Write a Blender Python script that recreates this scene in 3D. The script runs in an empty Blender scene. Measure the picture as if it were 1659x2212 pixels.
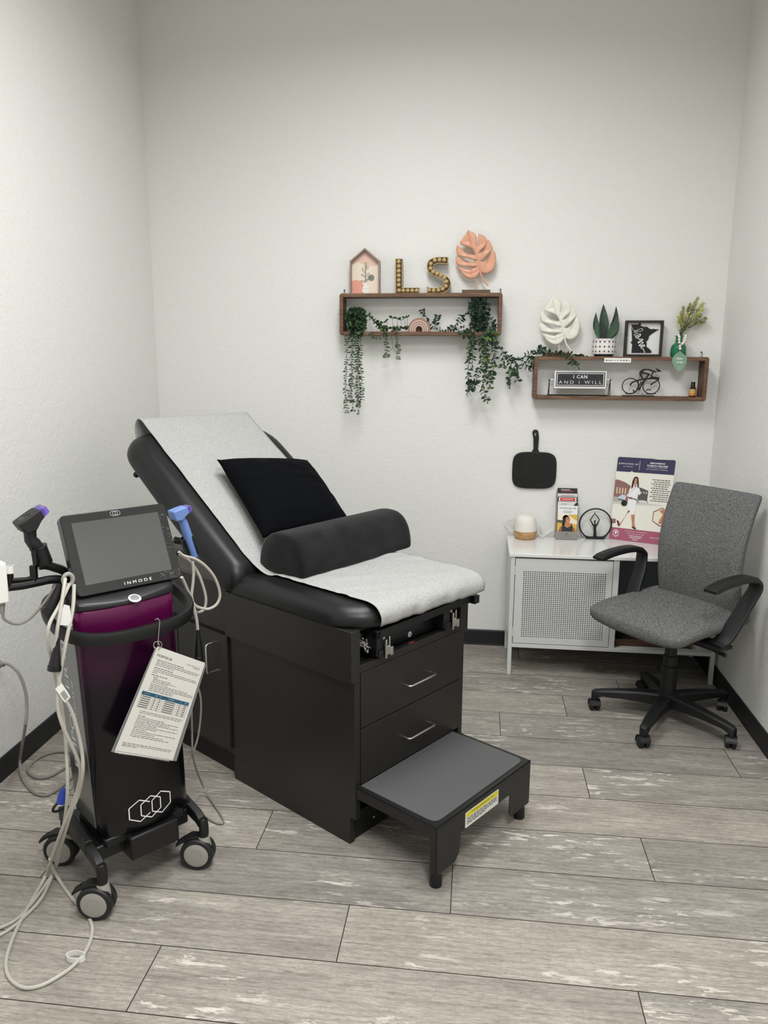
import bpy, math, random
from math import sin, cos, pi, radians, sqrt
from mathutils import Vector, Matrix
V = Vector
C0 = bpy.context.scene.collection
rnd = random.Random(7)

# ------------------------------------------------------------------ camera
W, H, FPX = 1659, 2212, 1669.042
CAM = V((0.0, -4.2781, 1.635))
YAW, PIT, ROL = radians(6.76424), radians(11.40561), radians(0.28597)
FW = V((-sin(YAW) * cos(PIT), cos(YAW) * cos(PIT), -sin(PIT)))
_r0 = V((cos(YAW), sin(YAW), 0)); _u0 = _r0.cross(FW)
RT = _r0 * cos(ROL) + _u0 * sin(ROL)
UP = -_r0 * sin(ROL) + _u0 * cos(ROL)
cd = bpy.data.cameras.new('camera'); cam = bpy.data.objects.new('camera', cd); C0.objects.link(cam)
cd.sensor_fit = 'HORIZONTAL'; cd.sensor_width = 36.0; cd.lens = 36.0 * FPX / W
cd.clip_start = 0.05; cd.clip_end = 50
cam.matrix_world = Matrix(((RT.x, UP.x, -FW.x, CAM.x), (RT.y, UP.y, -FW.y, CAM.y), (RT.z, UP.z, -FW.z, CAM.z), (0, 0, 0, 1)))
bpy.context.scene.camera = cam

# where a surveyed photo point lies on a known plane of the room (metres)
def ray(x, y): return FW + RT * ((x - W / 2) / FPX) - UP * ((y - H / 2) / FPX)
def on(x, y, ax, val):
    d = ray(x, y); return CAM + d * ((val - CAM[ax]) / d[ax])
def flo(x, y, z=0.0): return on(x, y, 2, z)
def wal(x, y, yy=0.0): return on(x, y, 1, yy)
class Fr:
    def __init__(s, ox, oy, a):
        s.o = V((ox, oy, 0)); s.a = a; s.M = Matrix.Rotation(-a, 3, 'Z')
    def loc(s, P): return s.M @ (V(P) - s.o)
    def wor(s, L): return s.M.inverted() @ V(L) + s.o
    def hit(s, x, y, ax, val):
        c = s.loc(CAM); d = s.M @ ray(x, y); return c + d * ((val - c[ax]) / d[ax])
    def plane(s, x, y, o, n):
        c = s.loc(CAM); d = s.M @ ray(x, y); return c + d * (((V(o) - c).dot(n)) / d.dot(n))

# ------------------------------------------------------------------ materials
def lin(c):
    c = c / 255.0
    return c / 12.92 if c <= 0.04045 else ((c + 0.055) / 1.055) ** 2.4
def col(r, g, b): return (lin(r), lin(g), lin(b), 1.0)
MATS = {}
def mat(name, rgb, rough=0.5, metal=0.0, coat=0.0, bump=0.0, bscale=200.0, var=0.0, vscale=20.0, spec=0.5, trans=0.0, ior=1.45, sheen=0.0, stretch=(1, 1, 1), alpha=1.0):
    if name in MATS: return MATS[name]
    m = bpy.data.materials.new(name); m.use_nodes = True; nt = m.node_tree; N = nt.nodes; L = nt.links
    b = N['Principled BSDF']; c = col(*rgb)
    b.inputs['Base Color'].default_value = c; b.inputs['Roughness'].default_value = rough
    b.inputs['Metallic'].default_value = metal; b.inputs['Coat Weight'].default_value = coat
    b.inputs['Coat Roughness'].default_value = 0.08
    b.inputs['Specular IOR Level'].default_value = spec; b.inputs['IOR'].default_value = ior
    b.inputs['Transmission Weight'].default_value = trans; b.inputs['Sheen Weight'].default_value = sheen
    b.inputs['Alpha'].default_value = alpha
    tc = None
    if bump or var:
        tc = N.new('ShaderNodeTexCoord'); mp = N.new('ShaderNodeMapping'); mp.inputs['Scale'].default_value = stretch
        L.new(tc.outputs['Object'], mp.inputs['Vector'])
    if bump:
        n = N.new('ShaderNodeTexNoise'); n.inputs['Scale'].default_value = bscale; n.inputs['Detail'].default_value = 3
        bp = N.new('ShaderNodeBump'); bp.inputs['Strength'].default_value = bump; bp.inputs['Distance'].default_value = 0.002
        L.new(mp.outputs[0], n.inputs['Vector']); L.new(n.outputs['Fac'], bp.inputs['Height']); L.new(bp.outputs[0], b.inputs['Normal'])
    if var:
        n = N.new('ShaderNodeTexNoise'); n.inputs['Scale'].default_value = vscale; n.inputs['Detail'].default_value = 5
        r = N.new('ShaderNodeValToRGB'); r.color_ramp.elements[0].position = 0.32; r.color_ramp.elements[1].position = 0.68
        r.color_ramp.elements[0].color = tuple(max(0, x * (1 - var)) for x in c[:3]) + (1,)
        r.color_ramp.elements[1].color = tuple(min(1, x * (1 + var)) for x in c[:3]) + (1,)
        L.new(mp.outputs[0], n.inputs['Vector']); L.new(n.outputs['Fac'], r.inputs[0]); L.new(r.outputs[0], b.inputs['Base Color'])
    MATS[name] = m
    return m

# ------------------------------------------------------------------ mesh builder
_tcache = {}
def text_geo(s, size=1.0, spacing=1.0, bold=0.0):
    k = (s, spacing, bold)
    if k not in _tcache:
        cu = bpy.data.curves.new('t', 'FONT'); cu.body = s; cu.size = 1.0; cu.align_x = 'CENTER'; cu.align_y = 'CENTER'
        cu.space_character = spacing; cu.resolution_u = 3; cu.offset = bold
        ob = bpy.data.objects.new('t', cu)
        me = bpy.data.meshes.new_from_object(ob)
        vs = [tuple(v.co) for v in me.vertices]; fs = [tuple(p.vertices) for p in me.polygons]
        bpy.data.objects.remove(ob); bpy.data.curves.remove(cu); bpy.data.meshes.remove(me)
        xs = [v[0] for v in vs] or [0]; ys = [v[1] for v in vs] or [0]
        cx, cy = (min(xs) + max(xs)) / 2, (min(ys) + max(ys)) / 2
        vs = [(v[0] - cx, v[1] - cy) for v in vs]
        _tcache[k] = (vs, fs, max(xs) - min(xs), max(ys) - min(ys))
    return _tcache[k]

def catmull(pts, n=6, closed=False):
    P = [V(p) for p in pts]
    if len(P) < 3: return P
    out = []; m = len(P)
    rng = range(m) if closed else range(m - 1)
    for i in rng:
        p0 = P[(i - 1) % m] if closed or i > 0 else P[0] * 2 - P[1]
        p1, p2 = P[i], P[(i + 1) % m]
        p3 = P[(i + 2) % m] if closed or i + 2 < m else P[-1] * 2 - P[-2]
        for j in range(n):
            t = j / n
            out.append(0.5 * ((2 * p1) + (p2 - p0) * t + (2 * p0 - 5 * p1 + 4 * p2 - p3) * t * t + (3 * p1 - p0 - 3 * p2 + p3) * t ** 3))
    if not closed: out.append(P[-1])
    return out

class MB:
    def __init__(s, m=None):
        s.v = []; s.f = []; s.mi = []; s.mats = []; s.cur = 0
        if m: s.use(m)
    def use(s, m):
        if m not in s.mats: s.mats.append(m)
        s.cur = s.mats.index(m); return s
    def add(s, vs, fs):
        o = len(s.v); s.v += [V(p) for p in vs]
        for f in fs: s.f.append(tuple(o + i for i in f)); s.mi.append(s.cur)
        return s
    def box(s, a, b, M=None):
        x0, y0, z0 = a; x1, y1, z1 = b
        vs = [V(p) for p in ((x0, y0, z0), (x1, y0, z0), (x1, y1, z0), (x0, y1, z0), (x0, y0, z1), (x1, y0, z1), (x1, y1, z1), (x0, y1, z1))]
        if M is not None: vs = [M @ p for p in vs]
        return s.add(vs, [(3, 2, 1, 0), (4, 5, 6, 7), (0, 1, 5, 4), (1, 2, 6, 5), (2, 3, 7, 6), (3, 0, 4, 7)])
    def prism(s, poly, fn0, fn1):            # poly: list of 2D points; fn maps 2D to the two caps
        n = len(poly)
        ar = sum(poly[i][0] * poly[(i + 1) % n][1] - poly[(i + 1) % n][0] * poly[i][1] for i in range(n))
        if ar < 0: poly = poly[::-1]
        vs = [fn0(*p) for p in poly] + [fn1(*p) for p in poly]
        fs = [tuple(range(n)), tuple(range(2 * n - 1, n - 1, -1))]
        fs += [(i, i + n, (i + 1) % n + n, (i + 1) % n) for i in range(n)]
        return s.add(vs, fs)
    def prism_y(s, poly, y0, y1):            # polygon in x,z
        return s.prism(poly, lambda a, b: V((a, y0, b)), lambda a, b: V((a, y1, b)))
    def prism_z(s, poly, z0, z1):            # polygon in x,y
        return s.prism(poly, lambda a, b: V((a, b, z0)), lambda a, b: V((a, b, z1)))
    def prism_x(s, poly, x0, x1):            # polygon in y,z
        return s.prism(poly, lambda a, b: V((x0, a, b)), lambda a, b: V((x1, a, b)))
    def flat(s, poly, fn):
        return s.add([fn(*p) for p in poly], [tuple(range(len(poly)))])
    def tube(s, pts, r, n=8, spl=0, closed=False, caps=True, flat=1.0):
        P = catmull(pts, spl, closed) if spl else [V(p) for p in pts]
        m = len(P); rr = r if isinstance(r, (list, tuple)) else None
        up = None; rings = []
        for i in range(m):
            a = P[(i - 1) % m] if (closed or i > 0) else P[0]; b = P[(i + 1) % m] if (closed or i < m - 1) else P[-1]
            t = (b - a)
            if t.length < 1e-9: t = V((0, 0, 1))
            t.normalize()
            if up is None:
                up = V((0, 0, 1)) if abs(t.z) < 0.9 else V((0, 1, 0))
            x = up - t * up.dot(t)
            if x.length < 1e-6: x = t.orthogonal()
            x.normalize(); up = x; y = t.cross(x)
            q = r if rr is None else (rr[0] + (rr[-1] - rr[0]) * i / (m - 1) if len(rr) == 2 else rr[min(len(rr) - 1, int(i * len(rr) / m))])
            rings.append([P[i] + x * (q * cos(2 * pi * k / n)) + y * (q * flat * sin(2 * pi * k / n)) for k in range(n)])
        return s.rings(rings, closed, caps)
    def rings(s, rings, closed=False, caps=True):
        m = len(rings); n = len(rings[0]); vs = [p for r in rings for p in r]; fs = []
        for i in range(m if closed else m - 1):
            j = (i + 1) % m
            for k in range(n):
                l = (k + 1) % n
                fs.append((i * n + k, i * n + l, j * n + l, j * n + k))
        if caps and not closed:
            fs.append(tuple(range(n - 1, -1, -1))); fs.append(tuple((m - 1) * n + k for k in range(n)))
        return s.add(vs, fs)
    def lathe(s, prof, c=(0, 0, 0), n=24, axis=None):
        c = V(c); R = Matrix.Identity(3) if axis is None else V((0, 0, 1)).rotation_difference(V(axis)).to_matrix()
        rings = [[c + R @ V((max(r, 1e-5) * cos(2 * pi * k / n), max(r, 1e-5) * sin(2 * pi * k / n), z)) for k in range(n)] for r, z in prof]
        return s.rings(rings)
    def cyl(s, a, b, r, n=16): return s.tube([a, b], r, n)
    def ball(s, c, r, n=12, sc=(1, 1, 1), M=None):
        m = max(6, n // 2 + 2); prof = [(sin(pi * i / m), -cos(pi * i / m)) for i in range(m + 1)]
        c = V(c); rings = []
        for q, z in prof:
            ring = []
            for k in range(n):
                p = V((max(q, 1e-4) * cos(2 * pi * k / n) * r * sc[0], max(q, 1e-4) * sin(2 * pi * k / n) * r * sc[1], z * r * sc[2]))
                if M is not None: p = M @ p
                ring.append(c + p)
            rings.append(ring)
        return s.rings(rings)
    def text(s, t, size, fn, width=None, spacing=1.0, bold=0.0):   # fn maps 2D text space to 3D; size = cap height-ish
        vs, fs, w, h = text_geo(t, 1.0, spacing, bold)
        if not vs: return s
        k = size / 0.7
        kx = width / w if width else k
        s.add([fn(x * kx, y * k) for x, y in vs], fs)
        return s
    def build(s, name, m=None, parent=None, smooth=35, bevel=0, seg=2, sub=0, solid=0):
        me = bpy.data.meshes.new(name); me.from_pydata([tuple(p) for p in s.v], [], s.f)
        mats = s.mats if s.mats else [m]
        for q in mats: me.materials.append(q)
        if s.mats: me.polygons.foreach_set('material_index', s.mi)
        me.update()
        if smooth:
            me.polygons.foreach_set('use_smooth', [True] * len(me.polygons))
            if smooth < 180: me.set_sharp_from_angle(angle=radians(smooth))
        o = bpy.data.objects.new(name, me); C0.objects.link(o)
        if parent is not None: o.parent = parent
        if solid:
            q = o.modifiers.new('thick', 'SOLIDIFY'); q.thickness = solid; q.offset = 0
        if bevel:
            q = o.modifiers.new('bevel', 'BEVEL'); q.width = bevel; q.segments = seg; q.limit_method = 'ANGLE'; q.angle_limit = radians(40); q.harden_normals = False
        if sub:
            q = o.modifiers.new('sub', 'SUBSURF'); q.levels = sub; q.render_levels = sub
        return o

def thing(name, label, cat, loc=(0, 0, 0), rz=0.0, group=None):
    o = bpy.data.objects.new(name, None); C0.objects.link(o); o.location = loc; o.rotation_euler = (0, 0, rz)
    o.empty_display_size = 0.05
    o['label'] = label; o['category'] = cat
    if group: o['group'] = group
    return o
def tag(o, label, cat, group=None, kind=None):
    o['label'] = label; o['category'] = cat
    if group: o['group'] = group
    if kind: o['kind'] = kind
    return o
def struct(o): o['kind'] = 'structure'; return o
def rrect(x0, y0, x1, y1, r, n=6):
    out = []
    for cx, cy, a in ((x1 - r, y1 - r, 0), (x0 + r, y1 - r, 90), (x0 + r, y0 + r, 180), (x1 - r, y0 + r, 270)):
        for i in range(n + 1):
            t = radians(a + 90 * i / n); out.append((cx + r * cos(t), cy + r * sin(t)))
    return out
def circ(cx, cy, r, n=24, ry=None): return [(cx + r * cos(2 * pi * i / n), cy + (ry or r) * sin(2 * pi * i / n)) for i in range(n)]
def quadmap(BL, BR, TL, TR, off=0.0):
    BL, BR, TL, TR = V(BL), V(BR), V(TL), V(TR); n = (BR - BL).cross(TL - BL).normalized()
    return lambda u, v: BL * ((1 - u) * (1 - v)) + BR * (u * (1 - v)) + TL * ((1 - u) * v) + TR * (u * v) + n * off
def pad(mb, outline, zt, zb, fn=None, edge=0.35, n=48, crown=0.0):
    # upholstered pad: outline(theta)->(x,y), rounded edge, optional warp fn
    prof = [(0.0, 1.0), (0.35, 1.0), (0.62, 1.0), (0.8, 0.985), (0.9, 0.93), (0.96, 0.8), (0.99, 0.6), (1.0, 0.4)]
    prof = prof + [(1.0, 0.0), (0.99, -0.5), (0.96, -0.8), (0.9, -0.95), (0.75, -1.0), (0.4, -1.0), (0.0, -1.0)]
    mid, hh = (zt + zb) / 2, (zt - zb) / 2; rings = []
    for q, z in prof:
        ring = []
        for k in range(n):
            x, y = outline(2 * pi * k / n)
            f = max(q, 1e-3)
            p = V((x * f, y * f, mid + hh * z + (crown * (1 - q * q) if z > 0 else 0)))
            ring.append(fn(p) if fn else p)
        rings.append(ring)
    return mb.rings(rings[::-1])
def sq(t, a, b, e=4.0):
    c, s_ = cos(t), sin(t); r = (abs(c / a) ** e + abs(s_ / b) ** e) ** (-1 / e); return r * c, r * s_

# common materials
BLK = mat('black_plastic', (15, 15, 16), 0.42)
BLKM = mat('black_matte', (15, 15, 15), 0.65, bump=0.15, bscale=600)
BLKG = mat('black_gloss', (12, 12, 14), 0.12, coat=0.5)
CHROME = mat('brushed_steel', (205, 203, 198), 0.28, metal=1.0)
WHITEP = mat('white_plastic', (226, 225, 220), 0.35)
GREYP = mat('grey_plastic', (134, 131, 125), 0.45)
CORDM = mat('pale_grey_cord', (178, 174, 164), 0.45)
CORDD = mat('mid_grey_cord', (132, 128, 121), 0.45)
INKM = mat('ink_black', (30, 30, 32), 0.6)
PAPERW = mat('paper_white', (226, 224, 218), 0.6)
WHITEINK = mat('white_ink', (235, 235, 235), 0.5)
# ------------------------------------------------------------------ setting
XL, XR, YF, ZC = -1.808, 1.2515, -6.4, 3.48
def wall_material():
    m = bpy.data.materials.new('painted_orange_peel'); m.use_nodes = True; nt = m.node_tree; N = nt.nodes; L = nt.links; b = N['Principled BSDF']
    b.inputs['Base Color'].default_value = col(226, 226, 222); b.inputs['Roughness'].default_value = 0.55
    b.inputs['Specular IOR Level'].default_value = 0.35
    tc = N.new('ShaderNodeTexCoord')
    n1 = N.new('ShaderNodeTexNoise'); n1.inputs['Scale'].default_value = 75; n1.inputs['Detail'].default_value = 3
    n2 = N.new('ShaderNodeTexNoise'); n2.inputs['Scale'].default_value = 26; n2.inputs['Detail'].default_value = 1
    rp = N.new('ShaderNodeMapRange'); rp.inputs[1].default_value = 0.5; rp.inputs[2].default_value = 0.72
    ad = N.new('ShaderNodeMath'); ad.operation = 'MULTIPLY_ADD'; ad.inputs[1].default_value = 0.6
    bp = N.new('ShaderNodeBump'); bp.inputs['Strength'].default_value = 0.42; bp.inputs['Distance'].default_value = 0.003
    L.new(tc.outputs['Object'], n1.inputs['Vector']); L.new(tc.outputs['Object'], n2.inputs['Vector'])
    L.new(n1.outputs['Fac'], rp.inputs[0]); L.new(rp.outputs[0], ad.inputs[0]); L.new(n2.outputs['Fac'], ad.inputs[2])
    L.new(ad.outputs[0], bp.inputs['Height']); L.new(bp.outputs[0], b.inputs['Normal'])
    return m
WALLM = wall_material()
T = 0.1
for nm, a, b_ in (('wall_back', (XL - T, 0, 0), (XR + T, T, ZC)), ('wall_left', (XL - T, YF, 0), (XL, 0, ZC)), ('wall_right', (XR, YF, 0), (XR + T, 0, ZC)), ('wall_front', (XL - T, YF - T, 0), (XR + T, YF, ZC))):
    struct(MB().box(a, b_).build(nm, WALLM))
struct(MB().box((XL - T, YF - T, ZC), (XR + T, T, ZC + T)).build('ceiling', mat('ceiling_white', (225, 225, 222), 0.9, bump=0.3, bscale=120)))
BASEM = mat('black_rubber_base', (27, 28, 30), 0.5)
def base_prof(mb, ax, at0, a0, a1, sgn):
    pr = [(0, 0), (0.011, 0), (0.0085, 0.012), (0.0085, 0.086), (0.006, 0.091), (0, 0.091)]
    if ax == 'y': mb.prism([(p[0] * sgn + at0, p[1]) for p in pr], lambda a, b: V((a, a0, b)), lambda a, b: V((a, a1, b)))
    else: mb.prism([(p[0] * sgn + at0, p[1]) for p in pr], lambda a, b: V((a0, a, b)), lambda a, b: V((a1, a, b)))
    return mb
struct(base_prof(MB(), 'y', XL, YF, -0.012, 1).build('baseboard_left', BASEM, smooth=0))
struct(base_prof(MB(), 'y', XR, YF, -0.012, -1).build('baseboard_right', BASEM, smooth=0))
struct(base_prof(MB(), 'x', 0, XL, XR, -1).build('baseboard_back', BASEM, smooth=0))

def floor_material():
    m = bpy.data.materials.new('weathered_vinyl_planks'); m.use_nodes = True; nt = m.node_tree; N = nt.nodes; L = nt.links; b = N['Principled BSDF']
    def nd(t, **k):
        n = N.new(t)
        for a, v in k.items(): n.inputs[a].default_value = v
        return n
    tc = N.new('ShaderNodeTexCoord'); at = N.new('ShaderNodeAttribute'); at.attribute_name = 'plank'
    sep = N.new('ShaderNodeSeparateColor'); L.new(at.outputs['Color'], sep.inputs[0])
    # every plank has its own piece of grain
    sh = N.new('ShaderNodeVectorMath'); sh.operation = 'MULTIPLY_ADD'; sh.inputs[1].default_value = (37, 23, 11)
    L.new(at.outputs['Vector'], sh.inputs[0]); L.new(tc.outputs['Object'], sh.inputs[2])
    def noise(scale, sc, det=4, ro=0.6, dis=0.0):
        mp = nd('ShaderNodeMapping'); mp.inputs['Scale'].default_value = sc; L.new(sh.outputs[0], mp.inputs['Vector'])
        n = nd('ShaderNodeTexNoise', Scale=scale, Detail=det, Roughness=ro, Distortion=dis); L.new(mp.outputs[0], n.inputs['Vector']); return n.outputs['Fac']
    def ramp(f, p0, p1, c0=(0, 0, 0, 1), c1=(1, 1, 1, 1)):
        r = N.new('ShaderNodeValToRGB'); e = r.color_ramp.elements; e[0].position = p0; e[1].position = p1; e[0].color = c0; e[1].color = c1
        L.new(f, r.inputs[0]); return r.outputs[0]
    def mix(f, a, b_, t='MIX'):
        x = N.new('ShaderNodeMix'); x.data_type = 'RGBA'; x.blend_type = t
        if isinstance(f, float): x.inputs[0].default_value = f
        else: L.new(f, x.inputs[0])
        for i, q in ((6, a), (7, b_)):
            if isinstance(q, tuple): x.inputs[i].default_value = q
            else: L.new(q, x.inputs[i])
        return x.outputs[2]
    tone = ramp(sep.outputs[0], 0.0, 1.0, col(130, 126, 121), col(163, 156, 145))
    fine = noise(10, (3.2, 22, 1), 8, 0.74, 0.9)
    broad = noise(2.6, (1.0, 5.5, 1), 7, 0.68, 0.8)
    c = mix(ramp(broad, 0.3, 0.72), mix(0.4, tone, col(98, 92, 86)), mix(0.34, tone, col(206, 200, 188)))
    c = mix(ramp(fine, 0.36, 0.62, (0.62, 0.62, 0.62, 1), (1.12, 1.12, 1.12, 1)), c, c, 'MIX')
    g = ramp(fine, 0.36, 0.62, (0.64, 0.63, 0.62, 1), (1.14, 1.14, 1.14, 1))
    c = mix(1.0, c, g, 'MULTIPLY')
    # saw marks across the board, only on some boards
    saw = noise(30, (5.5, 0.35, 1), 2, 0.5)
    sw = N.new('ShaderNodeMath'); sw.operation = 'MULTIPLY'; L.new(ramp(saw, 0.5, 0.66), sw.inputs[0]); L.new(ramp(sep.outputs[1], 0.68, 0.75), sw.inputs[1])
    c = mix(sw.outputs[0], c, mix(0.07, c, col(90, 84, 76)))
    # long cathedral figure
    mpw = nd('ShaderNodeMapping'); mpw.inputs['Scale'].default_value = (0.55, 5.0, 1); L.new(sh.outputs[0], mpw.inputs['Vector'])
    wv = nd('ShaderNodeTexWave', Scale=3.2, Distortion=7.0, Detail=3.0); wv.inputs['Detail Scale'].default_value = 1.2; wv.bands_direction = 'Y'; L.new(mpw.outputs[0], wv.inputs['Vector'])
    c = mix(1.0, c, ramp(wv.outputs['Fac'], 0.0, 0.35, (0.86, 0.855, 0.85, 1), (1.02, 1.02, 1.02, 1)), 'MULTIPLY')
    # worn whitewash patches
    wn = noise(6, (1.5, 7, 1), 6, 0.72, 0.4); wl = noise(1.6, (1, 1.8, 1), 2)
    wm = N.new('ShaderNodeMath'); wm.operation = 'MULTIPLY'; L.new(ramp(wn, 0.56, 0.6), wm.inputs[0]); L.new(ramp(wl, 0.5, 0.62), wm.inputs[1])
    wm2 = N.new('ShaderNodeMath'); wm2.operation = 'MULTIPLY'; wm2.inputs[1].default_value = 0.75; L.new(wm.outputs[0], wm2.inputs[0])
    c = mix(wm2.outputs[0], c, col(214, 208, 197))
    # occasional dark cracks and flecks
    cr = noise(5, (1.1, 30, 1), 3, 0.5, 0.8); c = mix(ramp(cr, 0.69, 0.74), c, col(92, 86, 80))
    L.new(c, b.inputs['Base Color'])
    b.inputs['Roughness'].default_value = 0.5; b.inputs['Specular IOR Level'].default_value = 0.4
    bp = nd('ShaderNodeBump', Strength=0.2, Distance=0.001); L.new(fine, bp.inputs['Height']); L.new(bp.outputs[0], b.inputs['Normal'])
    return m
def make_floor():
    y0, w, L_ = -2.6953, 0.22805, 1.305
    joints = {0: -0.841, 1: -0.341, 2: -0.036, 3: -0.699, 4: -0.2, 5: 0.467, 6: 1.085, 7: 0.145, 8: 0.457, 9: 0.754, 10: -0.3, 11: 0.272}
    r = random.Random(11); vs = []; fs = []; cols = []; g = 0.0015
    tones = {(2, 0): (0.9, 0.9), (3, 0): (0.1, 0.2), (1, 0): (0.15, 0.3)}
    for k in range(-16, 13):
        ya, yb = y0 + k * w + g, y0 + (k + 1) * w - g
        yb = min(yb, 0.0); ya = max(ya, YF)
        if ya >= yb: continue
        x = joints.get(k, r.uniform(-0.8, 0.5))
        while x > XL: x -= L_
        while x < XR:
            a, b_ = max(x + g, XL), min(x + L_ - g, XR)
            if b_ > a:
                o = len(vs); vs += [(a, ya, 0), (b_, ya, 0), (b_, yb, 0), (a, yb, 0)]; fs.append((o, o + 1, o + 2, o + 3))
                t = (r.random(), r.random(), r.random()); cols.append(t)
            x += L_
    n = len(fs); o = len(vs)
    vs += [(XL, YF, -0.0012), (XR, YF, -0.0012), (XR, 0, -0.0012), (XL, 0, -0.0012), (XL, YF, -0.08), (XR, YF, -0.08), (XR, 0, -0.08), (XL, 0, -0.08)]
    fs += [(o, o + 1, o + 2, o + 3), (o + 7, o + 6, o + 5, o + 4), (o, o + 4, o + 5, o + 1), (o + 1, o + 5, o + 6, o + 2), (o + 2, o + 6, o + 7, o + 3), (o + 3, o + 7, o + 4, o)]
    me = bpy.data.meshes.new('floor'); me.from_pydata(vs, [], fs)
    me.materials.append(floor_material()); me.materials.append(mat('plank_gap', (44, 40, 37), 0.8))
    me.polygons.foreach_set('material_index', [0] * n + [1] * 6)
    ca = me.color_attributes.new('plank', 'FLOAT_COLOR', 'CORNER')
    buf = []
    for p in me.polygons:
        t = cols[p.index] if p.index < n else (0, 0, 0)
        for _ in p.loop_indices: buf += [t[0], t[1], t[2], 1]
    ca.data.foreach_set('color', buf)
    ob = bpy.data.objects.new('floor', me); C0.objects.link(ob); return struct(ob)
make_floor()

# the ceiling's flat light panels
def panel(x, y, sx, sy, e, c=(0.99, 0.993, 1.0)):
    l = bpy.data.lights.new('ceiling_panel', 'AREA'); l.shape = 'RECTANGLE'; l.size = sx; l.size_y = sy; l.energy = e; l.color = c; l.spread = radians(164)
    o = bpy.data.objects.new('ceiling_panel', l); C0.objects.link(o); o.location = (x, y, ZC - 0.012)
    return o
panel(-0.3, -1.95, 0.6, 1.2, 50)
panel(0.3, -4.2, 0.6, 1.2, 92)
w_ = bpy.data.worlds.new('world'); bpy.context.scene.world = w_; w_.use_nodes = True
w_.node_tree.nodes['Background'].inputs[0].default_value = (0.9, 0.95, 1, 1); w_.node_tree.nodes['Background'].inputs[1].default_value = 0.05
vs_ = bpy.context.scene.view_settings
vs_.view_transform = 'Standard'; vs_.look = 'None'; vs_.exposure = 0.0; vs_.gamma = 1.0; vs_.use_curve_mapping = False
# ------------------------------------------------------------------ examination table
TB = Fr(-0.3664, -1.9603, 0.966)
LAM = mat('dark_bronze_laminate', (34, 32, 30), 0.38, var=0.06, vscale=60)
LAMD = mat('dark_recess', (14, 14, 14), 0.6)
VINYL = mat('black_vinyl', (19, 20, 21), 0.38, bump=0.1, bscale=900, spec=0.42)
STEELB = mat('black_powdercoat', (25, 25, 25), 0.42, bump=0.12, bscale=1200)
TREAD = mat('grey_grip_pad', (80, 81, 81), 0.75, bump=0.35, bscale=1500, var=0.1, vscale=900)
et = thing('exam_table', 'black examination table with raised backrest, two drawers and a pull-out step', 'exam table', TB.o, TB.a)
WD = 0.603
# base body: two side panels, back board, bottom, dark inside
b = MB(LAM)
b.box((0, 0, 0.102), (0.0245, 0.655, 0.6)); b.box((0, 0.026, 0), (0.0245, 0.655, 0.102))
b.box((WD - 0.0245, 0, 0.102), (WD, 0.655, 0.6)); b.box((WD - 0.0245, 0.026, 0), (WD, 0.655, 0.102))
b.box((0.0245, 0.0, 0.62), (WD - 0.0245, 0.02, 0.648))
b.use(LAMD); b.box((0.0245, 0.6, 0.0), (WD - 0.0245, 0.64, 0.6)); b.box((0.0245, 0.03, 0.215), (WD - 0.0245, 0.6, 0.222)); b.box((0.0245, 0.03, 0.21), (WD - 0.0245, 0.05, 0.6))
b.build('base_body', None, et, bevel=0.0015)
MB(BLKM).box((0.0245, 0.034, 0.0), (WD - 0.0245, 0.05, 0.098)).build('kick_plate', None, et, bevel=0.001)
def pull(mb, c, d, out, L_, r=0.0042):   # bar pull: centre c, along d, standing out along `out`
    c, d, out = V(c), V(d), V(out); a = c - d * (L_ / 2); e = c + d * (L_ / 2); h = 0.03
    pts = [a, a + out * (h - .008), a + out * h + d * .008, e + out * h - d * .008, e + out * (h - .008), e]
    return mb.tube(catmull(pts[:2], 1) + [a + out * (h - .003) + d * .002] + pts[2:4] + [e + out * (h - .003) - d * .002] + pts[4:], r, 10)
for z0, z1, zc in ((0.2235, 0.4222, 0.314), (0.4254, 0.6195, 0.512)):
    d = MB(LAM).box((0.027, -0.002, z0), (WD - 0.027, 0.017, z1)).build('drawer', None, et, bevel=0.0012)
    pull(MB(CHROME), (0.318, -0.002, zc), (1, 0, 0), (0, -1, 0), 0.146).build('handle', None, d)
# apron that carries the seat, with the stirrup opening in its front
b = MB(LAM)
b.box((-0.018, -0.002, 0.596), (0.022, 0.66, 0.772)); b.box((0.574, -0.002, 0.606), (0.622, 0.66, 0.772))
b.box((0.022, 0.35, 0.62), (0.574, 0.37, 0.772)); b.box((0.022, 0.02, 0.755), (0.574, 0.66, 0.772))
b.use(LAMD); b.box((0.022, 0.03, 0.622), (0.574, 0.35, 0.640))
b.build('apron', None, et, bevel=0.0015)
MB(BLK).box((0.072, -0.030, 0.730), (0.622, -0.004, 0.759)).box((0.596, -0.050, 0.728), (0.626, -0.026, 0.759)).box((0.072, -0.030, 0.70), (0.092, 0.03, 0.757)).build('front_rail', None, et, bevel=0.002)
# stirrup drawer box inside the opening with its two stickers
t = MB(mat('black_steel', (26, 28, 31), 0.35)).box((0.11, 0.045, 0.641), (0.5, 0.28, 0.698)).build('stirrup_box', None, et, bevel=0.004)
P = TB.hit(885, 1370, 1, 0.045)
f = lambda x, y: V((P.x + x, 0.0445, P.z + y))
b = MB(WHITEP).flat(circ(0, 0, 0.0105, 20), f); b.use(INKM).flat([(-.004, -.005), (0, .006), (.004, -.005), (0, -.002)], lambda x, y: f(x, y) + V((0, -.0004, 0)))
b.build('white_sticker', None, t); 
P2 = TB.hit(886, 1387, 2, 0.6485)
MB(mat('sticker_red', (150, 30, 48), 0.5)).flat(circ(P2.x, 0.008, 0.017, 20, 0.006), lambda x, y: V((x, y, 0.6487))).build('red_sticker', None, et)
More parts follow.
